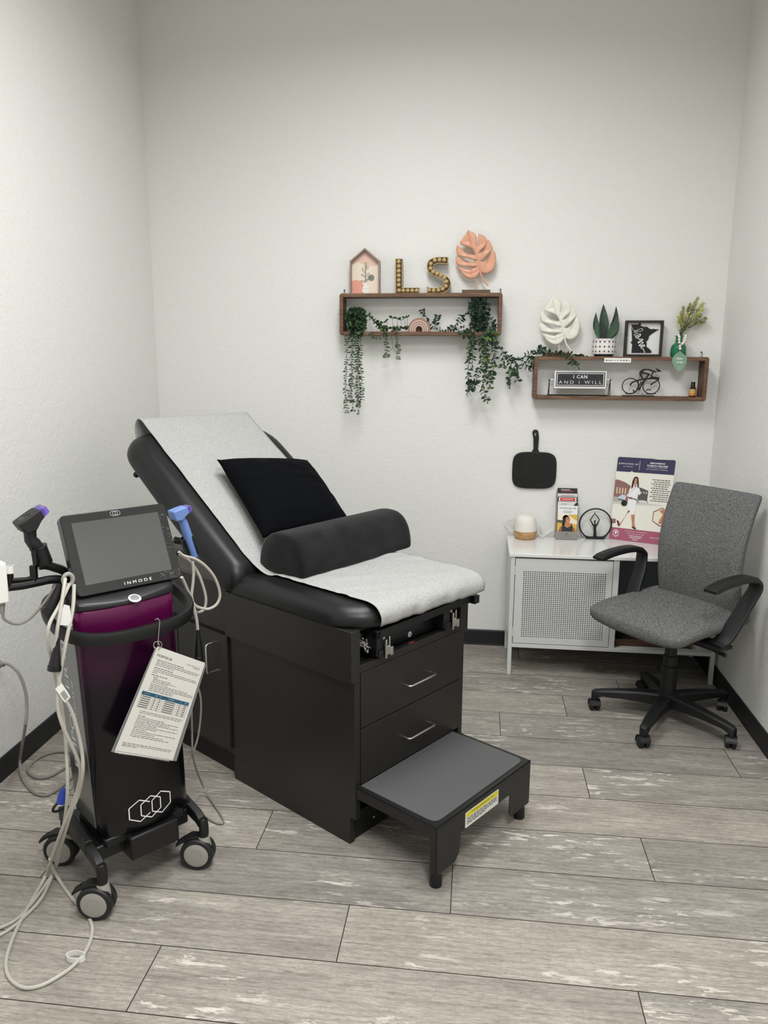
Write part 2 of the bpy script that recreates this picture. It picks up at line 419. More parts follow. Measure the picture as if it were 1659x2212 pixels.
# stirrup sockets with steel clamps
for lab, (xa, xb, ytop, ybot), fluff in ((0, (809, 828, 1377, 1424), (791, 1384)), (1, (955, 973, 1320, 1362), (950, 1326))):
    xm = (xa + xb) / 2; YB = -0.012
    A, B_ = TB.hit(xa, (ytop + ybot) / 2, 1, YB), TB.hit(xb, (ytop + ybot) / 2, 1, YB)
    zt = TB.hit(xm, ytop, 1, YB).z; zb = TB.hit(xm, ybot, 1, YB).z; x0 = B_.x
    br = MB(BLK).box((A.x + 0.012, YB, zb + 0.008), (x0, 0.06, zt)).box((A.x + 0.018, YB - 0.006, zb), (x0 - 0.003, 0.02, zb + 0.03)).build('stirrup_socket', None, et, bevel=0.004, seg=3)
    c = MB(CHROME); h = zt - zb
    c.box((x0, YB - 0.012, zb - 0.002), (x0 + 0.008, YB - 0.004, zb + h * .84)); c.box((x0 + 0.019, YB - 0.010, zb + h * .25), (x0 + 0.0255, YB - 0.005, zb + h * .94))
    c.box((x0 + 0.004, YB - 0.010, zb + h * .1), (x0 + 0.024, YB - 0.006, zb + h * .52)); c.box((x0 + 0.018, YB - 0.019, zb + h * .08), (x0 + 0.031, YB - 0.007, zb + h * .48)); c.box((x0 - 0.010, YB - 0.008, zb + h * .88), (x0 + 0.001, YB + 0.006, zb + h * 1.07))
    c.build('clamp', None, br, bevel=0.0012)
    fz = random.Random(3 + lab); g = MB(mat('grey_fleece', (150, 149, 145), 0.95, bump=1.0, bscale=300, sheen=0.4)); cf = TB.hit(fluff[0], fluff[1], 1, 0.03)
    for i in range(330): g.ball((cf.x + fz.gauss(0, .012), 0.03 + fz.uniform(-.02, .03), cf.z + fz.gauss(0, .009) - (fz.uniform(0, .012) if not lab else 0)), fz.uniform(.0015, .0042), 6)
    g.build('stirrup_cover', None, et, smooth=180)
# rear cabinet under the backrest
b = MB(LAM); b.box((0.004, 0.656, 0.1), (WD, 1.31, 0.79)).box((0.0, 0.656, 0.6), (0.01, 1.31, 0.79)); b.build('rear_cabinet', None, et, bevel=0.0015)
MB(mat('bronze_edge', (88, 84, 78), 0.5)).box((-0.003, 0.66, 0.790), (WD, 1.315, 0.806)).build('cabinet_top', None, et, bevel=0.001)
MB(BLKM).box((0.03, 0.656, 0.0), (WD - 0.03, 1.29, 0.1)).build('rear_kick_plate', None, et)
for y0, y1, hy in ((0.662, 0.985, 0.753), (0.99, 1.305, 1.22)):
    d = MB(LAM).box((-0.011, y0, 0.126), (0.005, y1, 0.592)).build('door', None, et, bevel=0.0012)
    pull(MB(CHROME), (-0.011, hy, 0.484), (0, 0, 1), (-1, 0, 0), 0.118).build('handle', None, d)
# seat cushion
def bev_out(pts, r, n=6):                # round the corners of a polygon
    out = []; m = len(pts)
    for i in range(m):
        a, p, c = V(pts[i - 1]), V(pts[i]), V(pts[(i + 1) % m]); rr = r[i] if isinstance(r, (list, tuple)) else r
        d0 = (a - p).normalized(); d1 = (c - p).normalized(); s0 = p + d0 * rr; s1 = p + d1 * rr
        for k in range(n + 1):
            t = k / n; out.append(tuple((s0 * (1 - t) ** 2 + p * (2 * t * (1 - t)) + s1 * t * t)))
    return out
seat_poly = bev_out([(-0.026, 0.63), (0.628, 0.63), (0.668, 0.06), (0.64, -0.064), (0.05, -0.034), (-0.026, 0.06)], [0.03, 0.03, 0.04, 0.03, 0.05, 0.05], 6)
def cushion(poly, cx, cy, zt, zb, fn=None, name='seat_cushion', r=0.035, crown=0.006, rx=None):
    # rounded upholstered slab from a plan outline
    mb = MB(VINYL); hh = (zt - zb) / 2; mid = (zt + zb) / 2; rings = []
    per = [V((p[0], p[1])) for p in poly]; c = V((cx, cy))
    def ring(inset, z, f=None):
        out = []
        for p in per:
            d = p - c; L_ = d.length; q = c + d * (max(L_ - inset, 0) / L_) if f is None else c + d * f
            v = V((q.x, q.y, z)); out.append(fn(v) if fn else v)
        return out
    for f in (0.02, 0.4, 0.7): rings.append(ring(0, zt + crown * (1 - f * f), f))
    ds = [(-r * 1.7, 0)]
    for k in range(9):
        a = pi / 2 * (1 - k / 8); rings.append(ring((rx or r) * (1 - cos(a)), zt - r * (1 - sin(a))))
    rb = min(r, hh * 2 - r) * 0.6
    for k in range(6):
        a = pi / 2 * k / 5; rings.append(ring(rb * (1 - cos(a)), zb + rb * (1 - sin(a))))
    for f in (0.6, 0.02): rings.append(ring(0, zb, f))
    return mb.rings(rings[::-1]).build(name, None, et, smooth=60)
ZS = 0.845
cushion(seat_poly, 0.31, 0.28, ZS, 0.772, r=0.05, rx=0.075)
# raised backrest: same padding tilted up about the hinge
TH = radians(35.0); HY, HZ = 0.528, ZS + 0.0
BD = V((0, cos(TH), sin(TH))); BN = V((0, -sin(TH), cos(TH)))     # along the back / out of its face
def bk(v): return V((v.x, HY, HZ)) + BD * v.y + BN * v.z
back_poly = bev_out([(-0.055, 0.87), (0.69, 0.865), (0.705, 0.3), (0.68, 0.012), (-0.04, 0.012), (-0.062, 0.3)], [0.13, 0.16, 0.2, 0.05, 0.05, 0.2], 7)
cushion(back_poly, 0.305, 0.43, 0.0, -0.105, fn=bk, name='backrest', r=0.07, rx=0.08, crown=0.002)
b = MB(BLKM)
bb = [bk(V(p)) for p in ((0.03, 0.06, -0.107), (0.57, 0.06, -0.107), (0.57, 0.8, -0.107), (0.03, 0.8, -0.107), (0.03, 0.06, -0.121), (0.57, 0.06, -0.121), (0.57, 0.8, -0.121), (0.03, 0.8, -0.121))]
b.add(bb, [(0, 1, 2, 3), (7, 6, 5, 4), (0, 4, 5, 1), (1, 5, 6, 2), (2, 6, 7, 3), (3, 7, 4, 0)])
for u in (0.12, 0.48): b.tube([bk(V((u, 0.45, -0.1))), V((u, 0.80, 0.80))], 0.012, 10)
b.build('backrest_support', None, et)
k = MB(BLK); P = bk(V((-0.02, 0.74, -0.105))); k.tube([P, P + BN * -0.03], 0.009, 10).ball(P + BN * -0.036, 0.013, 12).build('roll_holder_knob', None, et)
# pull-out step
SF, ST = -0.3403, 0.2206
sx0, sx1 = 0.004, 0.552
st = MB(STEELB)
st.box((sx0, SF, ST - 0.005), (sx1, 0.3, ST))
fh = lambda x, y: TB.hit(x, y, 1, SF)
lb, lr = fh(948, 1890).z, fh(994, 1848).x
cz = fh(1040, 1764).z
A1, A2 = fh(1101, 1738), fh(1099.5, 1722)
poly = [(sx0, ST), (sx0, lb), (lr - 0.03, lb), (lr - 0.006, lb + 0.022), (lr, lb + 0.05), (lr + 0.001, cz - 0.008), (lr + 0.003, cz - 0.002), (lr + 0.009, cz), (A1.x - 0.010, cz), (A1.x - 0.003, cz - 0.003), (A1.x, cz - 0.010), (A1.x, lb + 0.016), (A1.x + 0.014, lb), (sx1, lb), (sx1, ST)]
st.prism(poly, lambda a, b_: V((a, SF, b_)), lambda a, b_: V((a, SF + 0.004, b_)))
for xx in (sx0, sx1 - 0.004):
    st.prism([(SF, ST), (0.25, ST), (0.25, ST - 0.04), (SF + 0.036, ST - 0.04), (SF + 0.028, ST - 0.05), (SF + 0.026, lb), (SF, lb)], lambda a, b_: V((xx, a, b_)), lambda a, b_: V((xx + 0.004, a, b_)))
step = st.build('step', None, et, bevel=0.0012)
pd = bev_out([(sx0 + 0.018, -0.004), (sx0 + 0.018, SF + 0.02), (sx1 - 0.016, SF + 0.02), (sx1 - 0.016, -0.004)], [0.002, 0.03, 0.03, 0.002], 3)
MB(TREAD).prism_z(pd, ST, ST + 0.0025).build('tread_pad', None, step, bevel=0.0008)
for x in (sx0 + 0.028, sx1 - 0.028):
    MB(BLK).lathe([(0, 0), (0.019, 0), (0.0205, 0.004), (0.0195, 0.034), (0.017, 0.046), (0.0165, 0.05), (0, 0.05)], (x, SF + 0.022, 0), 20).cyl((x, SF + 0.022, 0.05), (x, SF + 0.022, lb + 0.03), 0.009, 12).build('foot', None, step)
TLp, TRp, BRp, BLp = fh(1005.5, 1756), fh(1077, 1704.5), fh(1076, 1736), fh(1004, 1789.7)
zt_, zb_ = (TLp.z + TRp.z) / 2, (BRp.z + BLp.z) / 2; xa, xb = TLp.x, TRp.x
def lf(o): return lambda u, v: V((xa + (xb - xa) * u, SF - o, zb_ + (zt_ - zb_) * v))
lb_ = MB(mat('label_white', (222, 221, 216), 0.5)).prism(rrect(0, 0, 1, 1, 0.04, 3), lf(0.0006), lf(0.0))
lb_.use(mat('label_yellow', (222, 208, 36), 0.5)).flat([(0.02, 0.64), (0.98, 0.64), (0.98, 0.96), (0.02, 0.96)], lf(0.0008))
lb_.use(INKM); kx = 1 / (xb - xa); kz = 1 / (zt_ - zb_)
lb_.text('To Be Removed By End User Only', 0.0072, lambda x, y: lf(0.0010)(0.5 + x * kx, 0.8 + y * kz), width=0.13)
rr = random.Random(5)
for i in range(4):
    v = 0.55 - i * 0.11; u = 0.05; end = 0.95 if i < 3 else 0.6
    while u < end:
        l_ = rr.uniform(0.03, 0.09); lb_.flat([(u, v - .03), (min(u + l_, end), v - .03), (min(u + l_, end), v + .025), (u, v + .025)], lf(0.0010)); u += l_ + 0.018
lb_.build('warning_label', None, step, smooth=0)
MB(CHROME).ball(TB.hit(808, 1765, 1, 0.033), 0.005, 10, (1, .4, 1)).build('screw', None, et)

# ------------------------------------------------------------------ paper on the table
def tissue_material():
    m = mat('crepe_tissue_paper', (166, 166, 164), 0.8, bump=0.55, bscale=320, var=0.13, vscale=150)
    m.node_tree.nodes['Principled BSDF'].inputs['Subsurface Weight'].default_value = 0.0
    return m
def lerp_path(pts, n):
    P = catmull(pts, 10); L_ = [0]
    for i in range(1, len(P)): L_.append(L_[-1] + (P[i] - P[i - 1]).length)
    out = []; j = 0
    for i in range(n):
        t = L_[-1] * i / (n - 1)
        while j < len(L_) - 2 and L_[j + 1] < t: j += 1
        q = (t - L_[j]) / max(L_[j + 1] - L_[j], 1e-9); out.append(P[j].lerp(P[j + 1], q))
    return out
def paper():
    e = 0.0035
    def B(s, o=e): return bk(V((0, s, o)))
    path = [B(0.80, -0.125), B(0.87, -0.11), B(0.925, -0.055), B(0.93, -0.01), B(0.90, 0.008), B(0.82, 0.0075), B(0.6, 0.0085), B(0.3, 0.0085), B(0.1, 0.007), B(0.045, 0.006)]
    path = [V((0, p.y, p.z)) for p in path] + [V((0, HY - 0.022, ZS + 0.0065)), V((0, 0.44, ZS + 0.0085)), V((0, 0.25, ZS + 0.0105)), V((0, 0.05, ZS + 0.0095)), V((0, 0.0, ZS + 0.009)), V((0, -0.035, ZS - 0.002)), V((0, -0.054, ZS - 0.024)), V((0, -0.056, ZS - 0.046)), V((0, -0.05, ZS - 0.063))]
    n, m = 150, 44; P = lerp_path(path, n); vs = []; r = random.Random(2)
    from mathutils import noise
    for i, p in enumerate(P):
        t = P[min(i + 1, n - 1)] - P[max(i - 1, 0)]; nn = V((0, -t.z, t.y)).normalized()
        if nn.z < 0 and i > 12: nn = -nn
        seatw = max(0, min(1, (i / n - 0.58) / 0.1)); front = max(0, (i / n - 0.9) / 0.1)
        uL = 0.045 + 0.02 * seatw + 0.003 * noise.noise((i * 0.12, 0, 3)); uR = 0.602 + 0.018 * seatw + 0.004 * noise.noise((i * 0.1, 5, 3))
        for j in range(m + 1):
            f = j / m; u = uL + (uR - uL) * f
            w = 0.0
            if seatw > 0:
                w += seatw * 0.007 * max(0, noise.noise((u * 9 + p.y * 14, p.y * 3 - u * 2, 0.5)))
                w += 0.007 * front * noise.noise((u * 22, 4.2, i * 0.03))
                w += seatw * 0.008 * max(0, noise.noise((u * 4, p.y * 20 + u * 6, 7.7)) - .15)
            w += 0.001 * abs(noise.noise((u * 30, p.y * 30, p.z * 30)))
            q = V((u, p.y, p.z)) + nn * (w)
            if i > n - 7: q.z -= 0.012 * max(0, noise.noise((u * 16, 1.5, 0)))* (i - n + 7) / 6
            if i < 14: q += V((0, 0, 0.012 * max(0, 0.12 - f) / 0.12 * (1 - i / 14)))
            if front > 0: q.y -= front * 0.026 * f
            vs.append(q)
    fs = [(i * (m + 1) + j, i * (m + 1) + j + 1, (i + 1) * (m + 1) + j + 1, (i + 1) * (m + 1) + j) for i in range(n - 1) for j in range(m)]
    mb = MB(tissue_material()); mb.add([TB.wor(v) for v in vs], fs)
    o = mb.build('paper_sheet', None, None, smooth=180, solid=0.0006)
    tag(o, 'long white crinkled paper sheet covering the examination table from backrest to seat edge', 'exam paper')
paper()

# ------------------------------------------------------------------ pillow and bolster
def pillow():
    from mathutils import noise
    pm = mat('black_velvet', (7, 8, 11), 0.9, bump=0.15, bscale=400, spec=0.08)
    S, Th = 0.225, 0.08; n = 40; mb = MB(pm)
    c = bk(V((0.367, 0.298, 0.072))); lean = Matrix.Rotation(radians(-3), 3, 'X')
    ang = radians(-9); ex0 = V((1, 0, 0)); ey0 = BD
    ex = ex0 * cos(ang) + ey0 * sin(ang); ey = -ex0 * sin(ang) + ey0 * cos(ang)
    vs = []
    for sgn in (1, -1):
        for i in range(n + 1):
            for j in range(n + 1):
                a, b_ = 2 * i / n - 1, 2 * j / n - 1
                h = Th * ((1 - abs(a) ** 2.6) * (1 - abs(b_) ** 2.6)) ** 0.55
                pin = 0.055; x = S * a * (1 - pin * (1 - b_ * b_) * abs(a) ** 2); y = S * b_ * (1 - pin * (1 - a * a) * abs(b_) ** 2)
                wr = 0.006 * noise.noise((a * 3.1 + sgn, b_ * 7, 1.2)) * (1 - max(abs(a), abs(b_)) ** 6)
                wr += 0.005 * max(0, -a) * noise.noise((a * 2, b_ * 14, 4.2)) * (1 - a * a)
                z = sgn * (h + (wr if h > 0.004 else 0))
                if sgn < 0: z *= 0.85
                vs.append(TB.wor(c + ex * x + ey * y + BN * z))
    N_ = (n + 1) ** 2; fs = []
    for i in range(n):
        for j in range(n):
            k = i * (n + 1) + j
            fs.append((k, k + n + 1, k + n + 2, k + 1)); fs.append((N_ + k, N_ + k + 1, N_ + k + n + 2, N_ + k + n + 1))
    mb.add(vs, fs); o = mb.build('throw_pillow', None, None, smooth=180)
    import bmesh
    bm = bmesh.new(); bm.from_mesh(o.data); bmesh.ops.remove_doubles(bm, verts=bm.verts, dist=1e-5); bm.to_mesh(o.data); bm.free()
    tag(o, 'square black velvet pillow leaning on the papered backrest behind the grey bolster', 'pillow')
pillow()
def bolster():
    bmt = mat('charcoal_microsuede', (25, 24, 26), 0.9, spec=0.12, sheen=0.12, bump=0.2, bscale=500, var=0.45, vscale=11)
    z0 = ZS + 0.013; hw, hh = 0.118, 0.15
    prof = []
    for k in range(25):
        t = pi * k / 24; c, s_ = cos(t), sin(t); e = 0.8
        prof.append((hw * math.copysign(abs(c) ** e, c), hh * abs(s_) ** 0.85))
    prof = bev_out([(-hw, 0), (hw, 0)] + prof[1:-1], 0.004, 1) if False else [(-hw + .006, 0), (0, 0), (hw - .006, 0), (hw - 0.001, 0.006)] + prof[1:-1] + [(-hw + 0.001, 0.006)]
    fr = [(0, 0.05), (0.002, 0.5), (0.003, 0.9), (0.007, 0.965), (0.015, 0.99), (0.03, 1.0)]
    xs = [(x, f) for x, f in fr] + [(0.635 - x, f) for x, f in fr[::-1]]
    yc, xc = 0.455, 0.082; cz = 0.05; mb = MB(bmt); rings = []
    ca, sa = cos(radians(1.5)), sin(radians(1.5))
    for x, f in xs:
        ring = []
        for y, z in prof:
            yy, zz = y * f, max(0.0, cz + (z - cz) * f)
            ring.append(TB.wor(V((xc + x * ca - yy * sa, yc + yy * ca + x * sa, z0 + zz))))
        rings.append(ring)
    mb.rings(rings)
    tag(mb.build('half_round_bolster', None, None, smooth=60), 'dark grey half-round bolster cushion lying across the papered table seat', 'bolster')
bolster()
# ------------------------------------------------------------------ treatment machine on casters
CT = Fr(-1.0752, -2.3777, 0.87499)
def cp(x, y, yy): return CT.hit(x, y, 1, yy)
MAROON = None
def body_material():
    m = bpy.data.materials.new('plum_to_black_lacquer'); m.use_nodes = True; nt = m.node_tree; N = nt.nodes; L = nt.links; b = N['Principled BSDF']
    tc = N.new('ShaderNodeTexCoord'); sx = N.new('ShaderNodeSeparateXYZ'); mr = N.new('ShaderNodeMapRange')
    mr.inputs[1].default_value = 0.42; mr.inputs[2].default_value = 0.93; r = N.new('ShaderNodeValToRGB')
    e = r.color_ramp.elements; e[0].position = 0.0; e[0].color = col(7, 7, 10); e[1].position = 1.0; e[1].color = col(92, 12, 66)
    q = e.new(0.5); q.color = col(15, 7, 17); q = e.new(0.8); q.color = col(56, 8, 44)
    L.new(tc.outputs['Object'], sx.inputs[0]); L.new(sx.outputs['Z'], mr.inputs[0]); L.new(mr.outputs[0], r.inputs[0]); L.new(r.outputs[0], b.inputs['Base Color'])
    b.inputs['Roughness'].default_value = 0.2; b.inputs['Specular IOR Level'].default_value = 0.35
    return m
mc = thing('treatment_machine', 'tall purple and black treatment machine on casters with a tilted touchscreen', 'medical device', CT.o, CT.a)
bodym = body_material(); SIDEM = mat('mirror_grey_panel', (120, 121, 120), 0.16, metal=0.75)
# column, rounded in plan with a bowed front
def colsec(z, ins=0.0):
    t = (z - 0.2) / 0.73
    xl, xr = 0.040 - 0.026 * t + ins, 0.333 - 0.014 * t - ins; yf, yb = 0.03 + ins, 0.215 - ins
    pts = []
    n = 14
    for i in range(n + 1):                # bowed front, left to right
        f = i / n; x = xl + 0.03 + (xr - xl - 0.06) * f; pts.append((x, yf - 0.018 * sin(pi * f)))
    for a in (-60, -30, 0): pts.append((xr - 0.03 + 0.03 * cos(radians(a)), yf + 0.03 + 0.03 * sin(radians(a))))
    pts += [(xr, yb - 0.03), (xr - 0.01, yb - 0.008), (xr - 0.03, yb), (xl + 0.03, yb), (xl + 0.01, yb - 0.008), (xl, yb - 0.03)]
    for a in (180, 210, 240): pts.append((xl + 0.03 + 0.03 * cos(radians(a)), yf + 0.03 + 0.03 * sin(radians(a))))
    return pts
zs = [0.205, 0.215, 0.3, 0.4, 0.5, 0.6, 0.7, 0.8, 0.9, 0.925, 0.93]
rg = []
for z in zs:
    ins = 0.006 if z in (0.205,) else 0.004 if z == 0.93 else 0.0
    rg.append([V((x, y, z)) for x, y in colsec(z, ins)])
colb = MB(bodym).rings(rg).build('column_body', None, mc, smooth=50)
# polished side panel with its wordmark
def sp(yv, z, o=0.0): 
    xl = 0.040 - 0.026 * (z - 0.2) / 0.73
    return V((xl - 0.0018 - o, yv, z))
b = MB(SIDEM); b.prism([(0.062, 0.24), (0.205, 0.24), (0.21, 0.5), (0.205, 0.90), (0.058, 0.90)], lambda a, z: sp(a, z, 0.0012), lambda a, z: sp(a, z, -0.004))
pn = b.build('side_panel', None, colb, bevel=0.001)
b = MB(mat('silver_ink', (200, 200, 198), 0.4))
b.text('EMPOWER', 0.030, lambda x, y: sp(0.150 + y, 0.575 + x, 0.0016), width=0.33)
MB(mat('silver_ink', (200, 200, 198), 0.4)).text('RF', 0.030, lambda x, y: sp(0.150 + y, 0.80 + x, 0.0016), width=0.07).build('side_wordmark', None, colb, smooth=0)
b.build('side_wordmark', None, colb, smooth=0)
MB(mat('silver_ink', (200, 200, 198), 0.4)).text('BY INMODE', 0.012, lambda x, y: sp(0.112 + y, 0.60 + x, 0.0016), width=0.22).build('side_byline', None, colb, smooth=0)
# front logo: three linked hexagons
def fsurf(x, z, o=0.0012):
    t = (z - 0.2) / 0.73; xl, xr = 0.040 - 0.026 * t, 0.333 - 0.014 * t
    f = min(1, max(0, (x - xl - 0.03) / (xr - xl - 0.06))); return V((x, 0.03 - 0.018 * sin(pi * f) - o, z))
def hexlogo(mb, fn, cx, cz, s, th):
    for i in range(3):
        hx = cx + (i - 1) * s * 0.62; pts = [(hx + s * 0.56 * px_, cz + s * 0.62 * pz_) for px_, pz_ in ((-1, -.5), (-1, .5), (0, 1.0), (1, .5), (1, -.5), (0, -1.0))]
        segs = [0, 1, 2, 3, 4, 5]
        if i == 0: segs = [0, 1, 2, 4, 5]
        if i == 1: segs = [0, 1, 2, 3, 4, 5]
        for k in segs:
            a, c = pts[k], pts[(k + 1) % 6]; dx, dz = c[0] - a[0], c[1] - a[1]; L_ = sqrt(dx * dx + dz * dz); nx, nz = -dz / L_ * th, dx / L_ * th
            if i == 0 and k == 4: a = (a[0] + dx * 0.0, a[1]); 
            mb.flat([(a[0] - nx, a[1] - nz), (c[0] - nx, c[1] - nz), (c[0] + nx, c[1] + nz), (a[0] + nx, a[1] + nz)], fn)
    return mb
la, lb2 = cp(283, 1735, 0.013), cp(366, 1730, 0.013)
hexlogo(MB(WHITEINK), fsurf, (la.x + lb2.x) / 2, 0.272, 0.058, 0.0016).build('front_logo', None, colb, smooth=0)
# top cap, sloping up to the back, and the power button
rg = []
def capz(y): return 0.40 * min(max(0, y - 0.012), 0.085)
for i, (dz, ins) in enumerate(((0, 0.002), (0.002, -0.003), (0.007, -0.003), (0.011, -0.001), (0.013, 0.004), (0.013, 0.025), (0.013, 0.05), (0.013, 0.07))):
    rg.append([V((x, y, 0.93 + dz + (capz(y) if i > 1 else 0))) for x, y in colsec(0.93, ins)])
cap = MB(mat('black_satin_cap', (18, 18, 19), 0.38)).rings(rg).build('top_cap', None, mc, smooth=50)
nrm = V((0, -0.40, 1)).normalized(); pz = CT.plane(290.8, 1293, (0, 0.012, 0.9432), nrm)
b = MB(WHITEP).lathe([(0.0, 0), (0.018, 0), (0.0185, 0.002), (0.017, 0.0035), (0.0115, 0.0035), (0.011, 0.0025), (0, 0.0025)], pz, 32, nrm)
b.use(mat('ring_grey', (130, 130, 130), 0.4)).lathe([(0.0118, 0.0036), (0.0128, 0.0042), (0.0118, 0.0046)], pz, 32, nrm)
b.tube([pz + V((0.0045 * sin(radians(a)), 0.0042 * cos(radians(a)), 0.004 + 0.0042 * cos(radians(a)) * 0.40)) for a in range(40, 321, 28)], 0.0007, 6).tube([pz + V((0, 0.001, 0.0045)), pz + V((0, 0.006, 0.0065))], 0.0007, 6)
b.build('power_button', None, cap)
# hand rail around the column, higher at the back
def ringpt(a, k=1.0):
    x, y = sq(a, 0.204 * k, 0.155 * k, 2.7); x += 0.180; y += 0.118
    return V((x, y, 0.853 + 0.235 * (y + 0.03)))
b = MB(mat('black_soft_rail', (15, 15, 16), 0.5)); rg = []
for i in range(64):
    a = 2 * pi * i / 64; p = ringpt(a); q = ringpt(a, 0.9); d = (p - q); d.z = 0; d.normalize(); up = V((0, 0, 1)) + d * 0.12
    rg.append([p + d * u + up * v for u, v in ((0.008, -0.017), (0.010, -0.008), (0.010, 0.012), (0.006, 0.020), (-0.004, 0.022), (-0.010, 0.018), (-0.010, -0.014), (-0.002, -0.020))])
b.rings(rg, closed=True, caps=False)
for x in (0.03, 0.28): b.box((x - 0.012, 0.19, 0.86), (x + 0.012, 0.28, 0.90))
rail = b.build('hand_rail', None, mc, smooth=50)
# touchscreen
TLm, TRm, BRm, BLm = cp(125.5, 1116, 0.15), cp(352, 1086, 0.15), cp(396, 1247, 0.05), cp(171, 1290, 0.05)
ex = ((TRm - TLm) + (BRm - BLm)).normalized(); ey = (TLm - BLm) + (TRm - BRm); ey = (ey - ex * ey.dot(ex)).normalized(); ez = ex.cross(ey)
mcn = (TLm + TRm + BRm + BLm) / 4; mw = ((TRm - TLm).length + (BRm - BLm).length) / 4; mh = ((TLm - BLm).length + (TRm - BRm).length) / 4
def ms(o): return lambda a, c: mcn + ex * a + ey * c + ez * o
mon = MB(mat('monitor_bezel', (22, 22, 23), 0.3, coat=0.2)).prism(rrect(-mw, -mh, mw, mh, 0.014, 5), ms(0.0), ms(-0.03)).build('monitor', None, mc, bevel=0.002)
sw, sh0, sh1 = mw - 0.028, -mh + 0.030, mh - 0.026
def screen_material():
    m = mat('screen_glass', (24, 25, 26), 0.03, ior=2.1); return m
MB(screen_material()).prism(rrect(-sw, sh0, sw, sh1, 0.001, 1), ms(0.0008), ms(0.0)).build('screen', None, mon, smooth=0)
MB(WHITEINK).text('INMODE', 0.0085, lambda x, y: ms(0.0010)(x + 0.02, -mh + 0.0145 + y), width=0.085, spacing=1.6).build('wordmark', None, mon, smooth=0)
hexlogo(MB(WHITEINK), lambda x, y: ms(0.0010)(x, y), 0.0, mh - 0.0125, 0.0125, 0.00028).build('monitor_logo', None, mon, smooth=0)
# scuffs on the right-hand bezel
r = random.Random(8); b = MB(mat('scuff_grey', (150, 150, 150), 0.7))
for i in range(70):
    if r.random() < 0.5: a, c = mw - r.uniform(0.003, 0.024), r.uniform(-mh * .3, mh * .85)
    else: a, c = mw - r.uniform(0.003, 0.07), -mh + r.uniform(0.004, 0.028)
    if a < sw and c > sh0: continue
    q = r.uniform(0.0005, 0.0013); b.flat(circ(a, c, q, 5, q * r.uniform(.5, 1.6)), ms(0.0006))
b.build('scuff_marks', None, mon, smooth=0)['kind'] = 'stuff'
b = MB(BLK); b.box((0.10, 0.09, 0.96), (0.24, 0.17, 1.02)); b.tube([mcn - ez * 0.03, mcn - ez * 0.07 + V((0, 0.02, -0.03)), V((0.17, 0.12, 0.99))], 0.03, 14); b.box((0.06, 0.085, 0.962), (0.28, 0.15, 0.982))
b.build('monitor_mount', None, mc, bevel=0.004)
